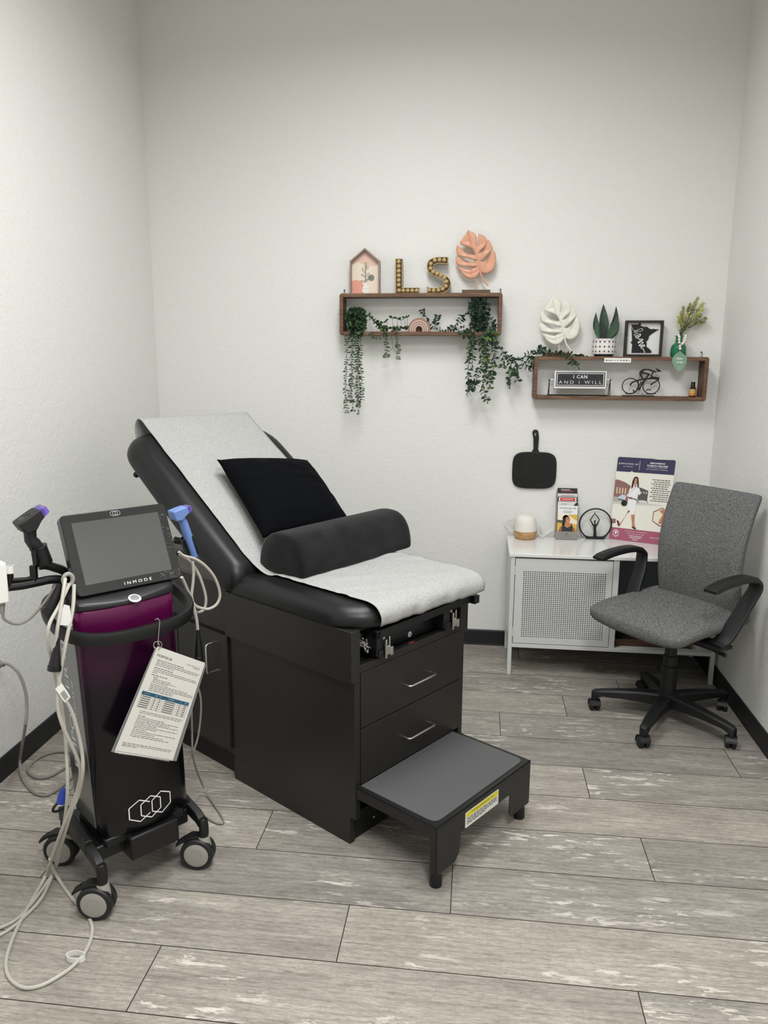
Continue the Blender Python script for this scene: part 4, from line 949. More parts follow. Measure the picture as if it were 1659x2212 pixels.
# tray inside the open bay
tr_ = thing('wooden_tray', 'brown wooden tray on the lower shelf of the open cabinet bay', 'tray', (0.94, -0.24, 0.166))
TRM = mat('tray_brown', (96, 66, 48), 0.45, var=0.15, vscale=12, stretch=(1, 6, 6))
b = MB(TRM); b.box((-0.18, -0.12, 0), (0.18, 0.12, 0.006))
for p in ([(-.12, 0), (-.135, .04), (-.127, .04), (-.113, 0.004)], [(.12, 0), (.135, .04), (.127, .04), (.113, .004)]): b.prism_x(p, -0.19, 0.19)
for p in ([(-.18, 0), (-.2, .04), (-.192, .04), (-.173, .004)], [(.18, 0), (.2, .04), (.192, .04), (.173, .004)]): b.prism_y(p, -0.13, 0.13)
b.build('tray_body', None, tr_)
MB(mat('tray_dark_fill', (22, 20, 19), 0.8, bump=.6, bscale=80)).box((-0.17, -0.11, 0.006), (0.17, 0.11, 0.03)).build('dark_lining', None, tr_, bevel=0.008)

# ------------------------------------------------------------------ office chair
CH = Fr(0.903, -0.846, radians(-51.9))
FAB = bpy.data.materials.new('heathered_grey_fabric'); FAB.use_nodes = True
def fab():
    nt = FAB.node_tree; N = nt.nodes; L = nt.links; b = N['Principled BSDF']; tc = N.new('ShaderNodeTexCoord'); fs = []
    for sc in ((1100, 1100, 110), (120, 120, 1300), (260, 260, 260)):
        mp = N.new('ShaderNodeMapping'); mp.inputs['Scale'].default_value = sc; n = N.new('ShaderNodeTexNoise'); n.inputs['Scale'].default_value = 1.0; n.inputs['Detail'].default_value = 2
        L.new(tc.outputs['Object'], mp.inputs[0]); L.new(mp.outputs[0], n.inputs['Vector']); fs.append(n.outputs['Fac'])
    a = N.new('ShaderNodeMath'); L.new(fs[0], a.inputs[0]); L.new(fs[1], a.inputs[1])
    c = N.new('ShaderNodeMath'); L.new(a.outputs[0], c.inputs[0]); L.new(fs[2], c.inputs[1])
    r = N.new('ShaderNodeValToRGB'); r.color_ramp.elements[0].position = 0.40; r.color_ramp.elements[1].position = 0.62
    d = N.new('ShaderNodeMath'); d.operation = 'MULTIPLY'; d.inputs[1].default_value = 1 / 3; L.new(c.outputs[0], d.inputs[0])
    r.color_ramp.elements[0].color = col(54, 56, 56); r.color_ramp.elements[1].color = col(134, 135, 133)
    L.new(d.outputs[0], r.inputs[0]); L.new(r.outputs[0], b.inputs['Base Color']); b.inputs['Roughness'].default_value = 0.95
    b.inputs['Specular IOR Level'].default_value = 0.1
    bp = N.new('ShaderNodeBump'); bp.inputs['Strength'].default_value = 0.35; bp.inputs['Distance'].default_value = 0.001; L.new(d.outputs[0], bp.inputs['Height']); L.new(bp.outputs[0], b.inputs['Normal'])
fab()
CBLK = mat('chair_black_nylon', (16, 17, 18), 0.5, bump=0.1, bscale=900)
chair = thing('office_chair', 'grey heathered fabric office chair with black arms and five-star base', 'office chair', CH.o, CH.a)
def seatwarp(p):
    x, y, z = p; t = (y + 0.02) / 0.245
    z += -0.032 * max(0, -t) ** 2.2 + 0.012 * max(0, t) ** 2 - 0.010 * abs(x / .26) ** 3
    z += 0.03 * max(0, abs(x / .245) - .4) * min(1, max(0, (0.512 - z) / 0.046))
    return V((x - 0.028, y - 0.008, z))
pad(MB(FAB), lambda t: sq(t, 0.262, 0.255, 9.0), 0.546, 0.466, seatwarp, n=112, crown=0.006).build('seat', None, chair, smooth=180)
b = MB(INKM)
def backy(z): 
    t = (z - 0.76) / 0.3; return 0.118 + 0.085 * max(0, t) ** 1.7 + 0.05 * max(0, -t) ** 2
def backwarp(p): # p.x across, p.y height (centred), p.z depth
    z = 0.785 + p.y; return V((p.x * (1.0 + 0.02 * (p.y / .27)), backy(z) + 0.022 - p.z - 0.012 * (1 - (p.x / .22) ** 2) * -1.0, z))
pad(MB(FAB), lambda t: sq(t, 0.216, 0.278, 34.0), 0.024, -0.02, backwarp, n=192).build('backrest', None, chair, smooth=180)
for s_ in (-1, 1):                          # open loop armrests
    x = 0.298 * s_
    pth = [(-0.185, 0.722), (-0.10, 0.738), (0.0, 0.744), (0.075, 0.737), (0.115, 0.715), (0.118, 0.685), (0.10, 0.64), (0.06, 0.57), (0.02, 0.50), (-0.01, 0.462), (-0.04, 0.447)]
    P = catmull([V((x - s_ * (0.0 if i < 6 else 0.012 * (i - 5)), y, z)) for i, (y, z) in enumerate(pth)], 4)
    rgs = []
    for i, p in enumerate(P):
        t = (P[min(i + 1, len(P) - 1)] - P[max(i - 1, 0)]).normalized(); sx = V((1, 0, 0)); nn = sx.cross(t).normalized(); f = i / (len(P) - 1)
        w = 0.029 if f < .45 else 0.029 + 0.010 * (f - .45) / .55; h = 0.013 if f < .35 else 0.009
        if i == 0: h = 0.006
        rgs.append([p + sx * (w * u) + nn * (h * v) for u, v in ((-1, -.7), (-.85, -1), (.85, -1), (1, -.7), (1, .7), (.85, 1), (-.85, 1), (-1, .7))])
    b = MB(CBLK).rings(rgs); b.box((x - s_ * 0.10 - 0.05, -0.05, 0.432), (x - s_ * 0.07 + 0.05, 0.03, 0.447)); b.build('armrest', None, chair, smooth=50)
b = MB(CBLK); b.box((-0.11, -0.11, 0.425), (0.11, 0.12, 0.452)).box((-0.07, -0.08, 0.385), (0.07, 0.08, 0.43)).build('mechanism', None, chair, bevel=0.006)
b = MB(CBLK); b.prism_x([(0.08, 0.41), (0.22, 0.42), (0.235, 0.45), (0.215, 0.62), (0.19, 0.62), (0.2, 0.46), (0.08, 0.435)], -0.035, 0.035); b.build('back_bracket', None, chair, bevel=0.005)
MB(CBLK).tube([V((0.06, -0.02, 0.415)), V((0.2, 0.0, 0.412)), V((0.27, 0.0, 0.405))], [0.006, 0.009], 10).build('tilt_lever', None, chair)
b = MB(mat('knob_black', (15, 15, 15), .5)); b.tube([V((0.09, 0.22, 0.47)), V((0.13, 0.235, 0.47))], 0.02, 14); b.build('back_knob', None, chair)
b = MB(CBLK).lathe([(0.0, 0.1), (0.034, 0.1), (0.036, 0.13), (0.036, 0.265), (0.031, 0.268), (0.031, 0.315), (0.027, 0.318), (0.027, 0.39), (0, 0.39)], (0, 0, 0), 24); b.build('gas_column', None, chair)
b = MB(CBLK).lathe([(0.0, 0.062), (0.03, 0.062), (0.047, 0.075), (0.05, 0.1), (0.045, 0.135), (0.036, 0.14), (0, 0.14)], (0, 0, 0), 24); b.build('base_hub', None, chair)
def caster_parts(par, pos, yaw):
    ax = V((cos(yaw), sin(yaw), 0)); fw = V((-sin(yaw), cos(yaw), 0)); c = pos + V((0, 0, 0.0262))
    w = MB(CBLK)
    for s_ in (1, -1): w.lathe([(0, -0.009), (0.023, -0.009), (0.0262, -0.005), (0.0262, 0.005), (0.022, 0.010), (0, 0.011)], c + ax * (s_ * 0.0125), 24, ax * s_)
    wo = w.build('caster_wheel', None, par)
    h = MB(CBLK); rgs = []
    for a in range(-20, 171, 19): 
        q = c + (fw * cos(radians(a)) + V((0, 0, 1)) * sin(radians(a))) * 0.0295; q2 = c + (fw * cos(radians(a)) + V((0, 0, 1)) * sin(radians(a))) * 0.0272
        rgs.append([q - ax * 0.0235, q + ax * 0.0235, q2 + ax * 0.0235, q2 - ax * 0.0235])
    h.rings(rgs); h.box(c - V((.004, .004, .02)), c + V((.004, .004, .028))); h.build('caster_hood', None, par, smooth=60)
leg0 = None
for i, wa in enumerate((168.5, 240.5, 312.5, 24.5, 96.5)):
    a = radians(wa) - CH.a; d = V((cos(a), sin(a), 0)); n_ = V((-sin(a), cos(a), 0)); rgs = []
    for r_, zt, zb, wd in ((0.035, 0.132, 0.074, 0.029), (0.11, 0.130, 0.080, 0.027), (0.2, 0.120, 0.082, 0.024), (0.285, 0.108, 0.078, 0.020), (0.322, 0.100, 0.060, 0.018), (0.334, 0.092, 0.054, 0.013)):
        p = d * r_; rgs.append([p + n_ * wd + V((0, 0, zb)), p + n_ * wd * 1.0 + V((0, 0, zt - .008)), p + n_ * wd * .7 + V((0, 0, zt)), p - n_ * wd * .7 + V((0, 0, zt)), p - n_ * wd + V((0, 0, zt - .008)), p - n_ * wd + V((0, 0, zb))])
    b = MB(CBLK).rings(rgs); b.tube([d * 0.318 + V((0, 0, 0.075)), d * 0.318 + V((0, 0, 0.045))], 0.0145, 14); lg = b.build('base_leg', None, chair, bevel=0.002)
    yw = (radians(wa + (95, 80, 40, 130, 60)[i]) - CH.a) if False else (radians((8, 12, -14, -20, 30)[i]) - CH.a)
    caster_parts(lg, d * 0.318, yw)

# ------------------------------------------------------------------ things on the cabinet
ZT_ = ZT
# aroma diffuser
p = V((wal(1134, 1160, -0.074).x, -0.074, ZT_)); df = thing('aroma_diffuser', 'white dome aroma diffuser with a wood-grain base on the cabinet', 'diffuser', (p.x, p.y, ZT_))
WOODL = mat('pale_wood', (186, 148, 100), 0.5, var=0.25, vscale=5, stretch=(6, 6, 26))
MB(WOODL).lathe([(0, 0), (0.047, 0), (0.055, 0.006), (0.0605, 0.02), (0.062, 0.046), (0, 0.046)], (0, 0, 0), 40).build('base', None, df)
MB(mat('frosted_white', (226, 222, 212), 0.55)).lathe([(0, 0.0465), (0.0612, 0.0465), (0.0605, 0.078), (0.057, 0.104), (0.050, 0.120), (0.038, 0.129), (0.022, 0.132), (0, 0.1325)], (0, 0, 0), 40).build('dome', None, df)
w = lambda x, y, yy=p.y: wal(x, y, yy) - V((p.x, p.y, ZT_))
cm = mat('white_cord', (222, 221, 217), 0.5)
MB(cm).tube([w(1110, 1148, p.y + .03), w(1098, 1140, p.y + .04), w(1090, 1131, p.y + .05), w(1094, 1124, p.y + .05), w(1112, 1119, p.y + .04)], 0.0022, 8, spl=6).build('cord', None, df)
MB(cm).tube([w(1158, 1124, -.05), w(1166, 1134, -.05), w(1172, 1150, -.05), w(1168, 1158, -.06), w(1160, 1145, -.06), w(1164, 1128, -.05), w(1176, 1148, -.05), w(1172, 1160, -.06), w(1182, 1152, -.06), w(1194, 1144, -.05), w(1196, 1140, -.05), w(1190, 1143, -.05), w(1180, 1152, -.06), w(1172, 1159, -.07), w(1162, 1152, -.06)], 0.0022, 8, spl=6).build('cord', None, df)
# brochure holder and five brochures
q = flo(1223, 1166, ZT_); hw = 0.0575
bx, by = q.x, q.y
hd = thing('brochure_holder', 'grey tiered brochure holder standing between the diffuser and the ring figure', 'brochure holder', (bx, by, ZT_))
HG = mat('holder_grey', (142, 138, 133), 0.35); CLR = mat('holder_clear', (190, 192, 192), 0.1, trans=0.9, ior=1.2)
b = MB(HG); b.box((-hw, 0, 0), (hw, 0.003, 0.046)).box((-hw, 0.0, 0), (hw, 0.085, 0.003)); 
b.use(HG).box((-hw, 0.003, 0.003), (-hw + .0025, 0.085, 0.035)).box((hw - .0025, 0.003, 0.003), (hw, 0.085, 0.035)).box((-hw, 0.082, 0.003), (hw, 0.085, 0.2))
for s_ in (-1, 1): b.prism_x([(0.003, 0.035), (0.085, 0.035), (0.085, 0.27), (0.06, 0.23), (0.003, 0.17)], s_ * hw - (0.002 if s_ > 0 else 0), s_ * hw + (0.002 if s_ < 0 else 0))
b.build('holder_body', None, hd, bevel=0.0008)
b = MB(mat('holder_print', (120, 116, 112), 0.5)); F = lambda x, z: V((x, -0.0006, z))
b.text('INMODE', 0.005, lambda x, y: F(x, 0.017 + y), width=0.055, spacing=1.6); b.build('holder_wordmark', None, hd, smooth=0)
hexlogo(MB(mat('holder_print', (120, 116, 112), 0.5)), F, 0, 0.031, 0.008, 0.0005).build('holder_logo', None, hd, smooth=0)
def brochure(label, yoff, z0, z1, base, paint):
    o = MB(base).box((-0.053, 0, 0), (0.053, 0.0022, z1 - z0)).build('brochure', None, None, smooth=0); o.location = (bx + 0.001, by + yoff, ZT_ + z0)
    tag(o, label, 'brochure', 'brochures in the grey holder')
    mb = MB(base); paint(mb, lambda x, z, d=0.0006: V((x, -d, z)), z1 - z0)
    if mb.f: mb.build('print', None, o, smooth=0)
Mt = lambda n, c: mat(n, c, 0.5)
SK, SK2, HR, DKG = Mt('print_skin', (190, 128, 96)), Mt('print_skin_shade', (158, 98, 70)), Mt('print_hair', (46, 30, 26)), Mt('print_charcoal', (48, 50, 54))
YEL, ORG, GRN, CRM = Mt('print_yellow', (216, 176, 78)), Mt('print_orange', (196, 110, 70)), Mt('print_green', (84, 98, 70)), Mt('print_cream', (234, 226, 204))
def E(cx, cz, rx, rz, n=18): return circ(cx, cz, rx, n, rz)
def pa1(mb, F, H_):                       # front: portrait of a woman in a dark top
    mb.use(INKM).text('MORPHEUS8', 0.0075, lambda x, y: F(x, H_ - 0.0135 + y, .0008), width=0.088, spacing=1.2)
    mb.use(Mt('print_grey', (140, 140, 140))).text('BY INMODE', 0.0028, lambda x, y: F(x, H_ - .0235 + y, .0008), width=.04)
    for k, wd in ((0.0325, .05), (0.0375, .042)): mb.flat([(-wd / 2, H_ - k - .001), (wd / 2, H_ - k - .001), (wd / 2, H_ - k + .001), (-wd / 2, H_ - k + .001)], lambda x, z: F(x, z, .0008))
    T_ = H_ - 0.048; f1 = lambda x, z: F(x, z, .0006); f2 = lambda x, z: F(x, z, .0008); f3 = lambda x, z: F(x, z, .0010); f4 = lambda x, z: F(x, z, .0012)
    mb.use(YEL).flat([(-.053, .001), (.053, .001), (.053, T_), (-.053, T_)], f1)
    mb.use(CRM).flat([(-.053, T_ - .03), (.053, T_ - .055), (.053, T_ - .035), (0.0, T_), (-.053, T_)], f2)
    mb.use(ORG).flat([(-.053, .001), (.053, .001), (.053, .03), (-.053, .022)], f2)
    mb.use(GRN).flat([(-.053, T_ - .045), (-.02, T_ - .05), (-.02, T_ - .034), (-.053, T_ - .03)], f2)
    mb.use(SK2).flat([(-.04, .018), (-.018, .03), (-.02, .062), (-.034, .07), (-.046, .04)], f3).flat([(.028, .062), (.02, .03), (.04, .02), (.046, .048), (.04, .064)], f3)
    mb.use(SK).flat([(-.02, .001), (.026, .001), (.026, .04), (-.02, .04)], f2).flat([(-.028, .07), (.032, .07), (.026, .084), (.012, .09), (.01, .105), (-.008, .105), (-.01, .09), (-.024, .084)], f3)
    mb.use(DKG).flat([(-.026, .03), (.03, .03), (.032, .07), (.022, .084), (.017, .07), (.002, .064), (-.012, .07), (-.018, .084), (-.028, .068)], f4)
    mb.use(HR).flat(E(-.008, .113, .018, .021), f2).flat([(-.024, .115), (-.01, .122), (-.014, .07), (-.027, .075)], f3)
    mb.use(SK).flat(E(.003, .108, .0125, .0175), f4)
    g5 = lambda x, z: F(x, z, .0014)
    mb.use(HR).flat([(-.011, .118), (-.006, .126), (.006, .127), (.014, .118), (.008, .122), (-.002, .121)], g5).flat(E(-.002, .1095, .0016, .0009, 8), g5).flat(E(.0075, .1095, .0016, .0009, 8), g5)
    mb.use(WHITEINK).flat([(-.002, .1005), (.003, .0985), (.009, .1005), (.003, .1015)], g5)
def pa2(mb, F, H_):
    mb.use(Mt('print_navy', (46, 48, 72))).flat([(.03, H_ - .022), (.053, H_ - .022), (.053, H_ - .001), (.044, H_ - .004)], F)
    mb.use(Mt('print_grey', (140, 140, 140))).flat([(-.035, H_ - .014), (-.004, H_ - .014), (-.004, H_ - .0115), (-.035, H_ - .0115)], F)
def pa3(mb, F, H_):
    mb.use(WHITEINK).flat([(-.047, H_ - .024), (.047, H_ - .024), (.047, H_ - .003), (-.047, H_ - .003)], F)
    mb.use(Mt('print_red', (206, 62, 62))).flat(rrect(-.040, H_ - .022, .040, H_ - .005, .004, 3), lambda x, z: F(x, z, .0008))
    mb.use(WHITEINK).text('DIVENDOW IT', .006, lambda x, y: F(x, H_ - .0135 + y, .001), width=.062) if False else None
    r = random.Random(3); u = -.03
    mb.use(Mt('print_pink', (244, 190, 186)))
    while u < .03: l_ = r.uniform(.003, .008); mb.flat([(u, H_ - .0165), (u + l_, H_ - .0165), (u + l_, H_ - .0105), (u, H_ - .0105)], lambda x, z: F(x, z, .001)); u += l_ + .0012
def pa4(mb, F, H_):
    r = random.Random(6); u = -.034
    for _ in range(20):
        if u > .034: break
        mb.use(Mt('print_rust', (178, 84, 60)) if r.random() < .6 else Mt('print_grey', (140, 140, 140))); l_ = r.uniform(.002, .006); mb.flat([(u, H_ - .0145), (u + l_, H_ - .0145), (u + l_, H_ - .010), (u, H_ - .010)], F); u += l_ + .003
def pa5(mb, F, H_):
    for z, wd, c, h in ((.009, .046, (236, 226, 226), .0022), (.016, .062, (178, 92, 108), .0018), (.0225, .06, (150, 120, 124), .001)):
        mb.use(Mt('print_%d' % c[1], c)); r = random.Random(int(z * 1e4)); u = -.034
        while u < -.034 + wd: l_ = r.uniform(.003, .009); mb.flat([(u, H_ - z - h), (u + l_, H_ - z - h), (u + l_, H_ - z + h), (u, H_ - z + h)], F); u += l_ + .0015
brochure('front white brochure with a smiling woman in a dark sports top in the holder', 0.006, 0.0035, 0.188, WHITEINK, pa1)
brochure('white brochure with a navy corner just behind the woman portrait brochure', 0.022, 0.0035, 0.207, Mt('brochure_white', (226, 225, 222)), pa2)
brochure('dark framed brochure with a red panel in the middle of the holder', 0.038, 0.0035, 0.231, DKG, pa3)
brochure('white brochure with rust coloured lettering behind the red panel brochure', 0.054, 0.0035, 0.247, Mt('brochure_white', (226, 225, 222)), pa4)
brochure('rearmost charcoal brochure with pink lettering, tallest in the holder', 0.070, 0.0035, 0.274, Mt('brochure_charcoal', (56, 50, 50)), pa5)
# ring figure
yq = flo(1285, 1164, ZT_); Yr = yq.y
rf = thing('ring_figure', 'black metal ring ornament with a figure raising its arms on the cabinet', 'figurine', (yq.x, Yr, ZT_)); ro = V((yq.x, Yr, ZT_))
RM = mat('black_iron', (24, 24, 24), 0.5)
g = lambda x, y, d=0.0: wal(x, y, Yr) - ro + V((0, d, 0))
rc, rt_ = g(1286, 1132), g(1286, 1099); R_ = (rt_ - rc).z
b = MB(RM); b.tube([rc + V((R_ * cos(a), 0, R_ * sin(a))) for a in [2 * pi * i / 56 for i in range(56)] if R_ * sin(a) + rc.z > -10], 0.0042, 10, closed=True); 
b.prism_y([(g(1266, 1167).x, 0), (g(1303, 1167).x, 0), (g(1312, 1154).x, g(1312, 1154).z), (g(1300, 1160).x, g(1300, 1160).z), (g(1270, 1160).x, g(1270, 1160).z), (g(1259, 1154).x, g(1259, 1154).z)], -0.012, 0.012)
b.build('ring', None, rf, bevel=0.001)
b = MB(RM)
b.tube([g(1261, 1157), g(1272, 1160), g(1286, 1160), g(1300, 1160), g(1310, 1157)], 0.0045, 10, spl=5)
b.tube([g(1285, 1160), g(1285, 1150), g(1285, 1142), g(1285, 1136), g(1285, 1131), g(1285, 1128)], [0.0095, 0.0075, 0.0065, 0.0085, 0.0035, 0.003], 12)
b.ball(g(1285, 1126), 0.0062, 12, (0.85, .85, 1.1))
for s_ in (-1, 1): b.tube([g(1285 + 3 * s_, 1136), g(1285 + 6.5 * s_, 1129), g(1285 + 10 * s_, 1123), g(1285 + 5 * s_, 1115.5), g(1285 + 0.6 * s_, 1110)], [0.0042, 0.0036, 0.003, 0.0026, 0.0022], 8)
b.ball(g(1285, 1108.5), 0.0026, 8, (.9, .9, 2)); b.build('figure', None, rf)
# leaning promotional board
BLb, TLb = V((0.740, -0.030, ZT_ + .001)), wal(1335, 986, -0.012)
dr = V((cos(radians(24)), -sin(radians(24)), 0)); BRb = BLb + dr * 0.305
TRb = wal(1461, 993.5, -0.05)
upv = (TLb - BLb); 
nb_ = (BRb - BLb).cross(TLb - BLb).normalized()
c_ = CAM; d_ = ray(1461, 993.5); t_ = ((BLb - c_).dot(nb_)) / d_.dot(nb_); TRb = c_ + d_ * t_
d_ = ray(1428, 1183); t_ = ((BLb - c_).dot(nb_)) / d_.dot(nb_); BRb = c_ + d_ * t_; BRb.z = ZT_ + .001
BRb = BRb + (BRb - BLb) * 0.06
pb = thing('promo_board', 'promotional board with a walking woman in white leaning behind the office chair', 'advertising board', BLb)
Z0 = V((0, 0, 0)); Qp = lambda o: quadmap(Z0, BRb - BLb, TLb - BLb, TRb - BLb, o)
PW = Mt('board_cream', (232, 230, 218)); NAV = Mt('print_navy2', (56, 54, 84)); ROS = Mt('print_rose', (164, 88, 112)); BRK = Mt('print_brick', (140, 104, 98)); STN = Mt('print_stone', (176, 172, 164))
b = MB(PW); b.prism(rrect(0, 0, 1, 1, 0.025, 3), Qp(0.0), Qp(-0.004)); bd = b.build('board', None, pb, smooth=0)
b = MB(PW); k = [0.0006]
def lay(m, poly, d=None):
    if d: k[0] = d
    b.use(m).flat(poly, Qp(k[0])); return b
lay(NAV, [(0.003, .825), (.24, .825), (.275, .838), (.31, .825), (.997, .825), (.997, .978), (.975, .997), (.7, .992), (.6, .998), (.025, .997), (.003, .978)], .0006)
lay(ROS, [(0.003, .003), (.997, .003), (.997, .15), (.0, .15)])
lay(BRK, [(0.0, .52), (.33, .52), (.33, .645), (.18, .70), (.06, .725), (.0, .725)]); lay(Mt('print_dark', (92, 84, 80)), [(.43, .50), (.6, .50), (.6, .62), (.52, .64), (.43, .655)])
lay(STN, [(0.0, .46), (.62, .47), (.62, .5), (.0, .522)])
lay(Mt('print_street', (206, 204, 196)), [(0.0, .43), (.9, .46), (.62, .475), (.0, .46)])
for u in (.04, .09, .14, .19): lay(Mt('print_window', (222, 196, 160)), [(u, .56), (u + .022, .56), (u + .022, .63), (u, .635)], .0008)
for u in (.47, .52, .56): lay(Mt('print_window2', (206, 204, 200)), [(u, .585), (u + .02, .585), (u + .02, .605), (u, .605)])
lay(Mt('print_car', (196, 208, 224)), [(.09, .50), (.26, .485), (.27, .51), (.24, .525), (.20, .55), (.14, .55), (.11, .53), (.09, .525)]); lay(Mt('print_car2', (214, 214, 212)), [(.46, .475), (.60, .47), (.6, .49), (.56, .505), (.5, .505), (.46, .49)])
lay(DKG, [(.09, .49), (.26, .474), (.26, .486), (.09, .502)])
# walking woman, flat print
lay(SK2, [(.28, .335), (.33, .36), (.33, .40), (.30, .385), (.24, .28), (.17, .20), (.145, .235), (.11, .235), (.13, .18), (.165, .165)], .0010)
lay(SK, [(.33, .36), (.41, .335), (.42, .30), (.425, .235), (.44, .20), (.47, .16), (.44, .155), (.40, .17), (.385, .22), (.36, .29)])
lay(INKM, [(.385, .19), (.40, .165), (.45, .152), (.475, .156), (.44, .176), (.41, .18)], .0012); lay(INKM, [(.10, .238), (.135, .232), (.165, .172), (.155, .165), (.13, .20)])
lay(SK2, [(.23, .56), (.275, .56), (.275, .50), (.25, .46), (.215, .47), (.22, .50)]); lay(SK, [(.39, .49), (.425, .49), (.43, .455), (.40, .43)])
lay(WHITEINK, [(.26, .52), (.40, .515), (.425, .50), (.415, .42), (.405, .33), (.33, .315), (.325, .36), (.30, .375), (.275, .44)], .0014)
lay(WHITEINK, [(.25, .53), (.27, .62), (.30, .672), (.35, .68), (.41, .675), (.45, .63), (.475, .575), (.44, .56), (.425, .60), (.425, .525), (.275, .53), (.22, .55)], .0016)
lay(Mt('print_belt', (60, 60, 60)), [(.272, .523), (.41, .512), (.43, .49), (.42, .485), (.40, .503), (.272, .512)], .0018)
lay(HR, [(.30, .665), (.305, .72), (.325, .765), (.365, .78), (.40, .765), (.415, .72), (.43, .65), (.41, .645), (.39, .70), (.34, .70), (.325, .645), (.30, .625)], .0018)
lay(SK, [(.345, .655), (.385, .655), (.38, .70), (.35, .70)], .0020); lay(SK, E(.363, .728, .026, .032), .0022)
lay(WHITEINK, [(.35, .712), (.36, .706), (.375, .712), (.362, .716)], .0024); lay(HR, E(.353, .733, .004, .003, 8)); lay(HR, E(.374, .733, .004, .003, 8))
lay(INKM, E(.205, .45, .055, .035), .0018)
# hexagon inset
hx = [(.73, .385), (.875, .44), (1.0, .40), (1.0, .27), (.87, .215), (.73, .27)]; hi = [(.745, .375), (.875, .427), (.985, .39), (.985, .28), (.872, .23), (.745, .277)]
lay(Mt('print_mauve', (150, 104, 104)), hx, .0006); lay(CRM, hi, .0008); lay(SK, [(.84, .25), (.93, .25), (.93, .33), (.96, .38), (.90, .42), (.83, .40), (.90, .36), (.86, .30)], .001)
lay(Mt('print_mauve', (150, 104, 104)), [(.0, .195), (.09, .20), (.09, .255), (.0, .25)], .0006)
r = random.Random(9); b.use(Mt('print_text', (96, 96, 96)))
for i in range(11):
    v = .755 - i * .0245; u0, u1 = (.66, .94) if i % 2 else (.63, .93); u = u0 + r.uniform(0, .03)
    while u < u1: l_ = r.uniform(.02, .055); b.flat([(u, v - .005), (u + l_, v - .005), (u + l_, v + .005), (u, v + .005)], Qp(.0008)); u += l_ + .01
bw, bh = (BRb - BLb).length, (TLb - BLb).length
b.use(WHITEINK); T2 = lambda cu, cv: (lambda x, y: Qp(.001)(cu + x / bw, cv + y / bh))
b.text('EMPOWERING', .0078, T2(.70, .945), width=.074, bold=.02).text("WOMEN'S WELLNESS", .0078, T2(.70, .915), width=.105, bold=.02).text('LIFE CHANGING THERAPIES', .0036, T2(.70, .872), width=.11)
b.text('EMPOWER RF', .0085, T2(.205, .92), width=.10, spacing=1.2).text('BY INMODE', .004, T2(.2, .888), width=.048)
b.flat([(.395, .86), (.4, .86), (.4, .965), (.395, .965)], Qp(.001)).flat([(.53, .891), (.87, .891), (.87, .8935), (.53, .8935)], Qp(.001))
b.text('JUST IMAGINE THE DIFFERENCE', .0042, T2(.47, .12), width=.115).text("CAN'T YOU? WE CAN MAKE", .0042, T2(.47, .095), width=.09).text('EMPOWER RF', .0055, T2(.86, .075), width=.075)
for v, l_ in ((.07, .24), (.05, .2), (.027, .1)): b.flat([(.47 - l_ / 2, v - .003), (.47 + l_ / 2, v - .003), (.47 + l_ / 2, v + .003), (.47 - l_ / 2, v + .003)], Qp(.001))
hp = [(.115 + .055 * cos(radians(a)), .083 + .042 * sin(radians(a))) for a in (30, 90, 150, 210, 270, 330)]
for i in range(6): 
    A, B_ = V(hp[i] + (0,)), V(hp[(i + 1) % 6] + (0,)); n_ = V((-(B_ - A).y, (B_ - A).x, 0)).normalized() * .004; b.flat([tuple((A - n_).xy), tuple((B_ - n_).xy), tuple((B_ + n_).xy), tuple((A + n_).xy)], Qp(.001))
b.flat([(.09, .10), (.10, .11), (.115, .098), (.13, .11), (.14, .10), (.115, .06)], Qp(.001))
b.build('print', None, bd, smooth=0)
# hand mirror on a nail
MX = Fr(0, 0, 0); my = -0.012; cm_ = wal(1154, 1016, my)
mr = thing('hand_mirror', 'black square paddle hand mirror hanging on the wall below the lower shelf', 'hand mirror', (cm_.x, -0.004, cm_.z))
m_ = lambda x, y: (wal(x, y, my).x - cm_.x, wal(x, y, my).z - cm_.z)
def hsq(t): return sq(t, 0.119, 0.101, 4.2)
out = [hsq(2 * pi * k / 64) for k in range(64)]
b = MB(mat('mirror_black', (10, 10, 11), 0.45)); b.prism_y(out, -0.012, 0.0); pdl = b.build('paddle', None, mr, bevel=0.003, seg=3)
b = MB(mat('mirror_black', (10, 10, 11), 0.45)); rows = 17
for j in range(rows):
    for i in range(20):
        x = (i - 9.5) * 0.0112 + (0.0056 if j % 2 else 0); z = (j - (rows - 1) / 2) * 0.0108
        if (abs(x) / .106) ** 4 + (abs(z) / .089) ** 4 < 1: b.ball((x, -0.012, z), 0.0036, 6, (1, .45, 1))
b.build('dimple_texture', None, pdl)['kind'] = 'stuff'
t0, t1 = m_(1157, 975), m_(1157, 928)
hl = [(t0[0] - .022, t0[1] - .006), (t0[0] - .012, t0[1] + .012), (t0[0] - .0145, t0[1] + .07), (t1[0] - .0165, t1[1] - .016), (t1[0] - .012, t1[1] - .004), (t1[0], t1[1]), (t1[0] + .012, t1[1] - .004), (t1[0] + .0165, t1[1] - .016), (t0[0] + .0145, t0[1] + .07), (t0[0] + .012, t0[1] + .012), (t0[0] + .022, t0[1] - .006)]
hole = [(t1[0] + .0055 * cos(a), t1[1] - .022 + .012 * sin(a)) for a in [2 * pi * i / 20 for i in range(20)]]
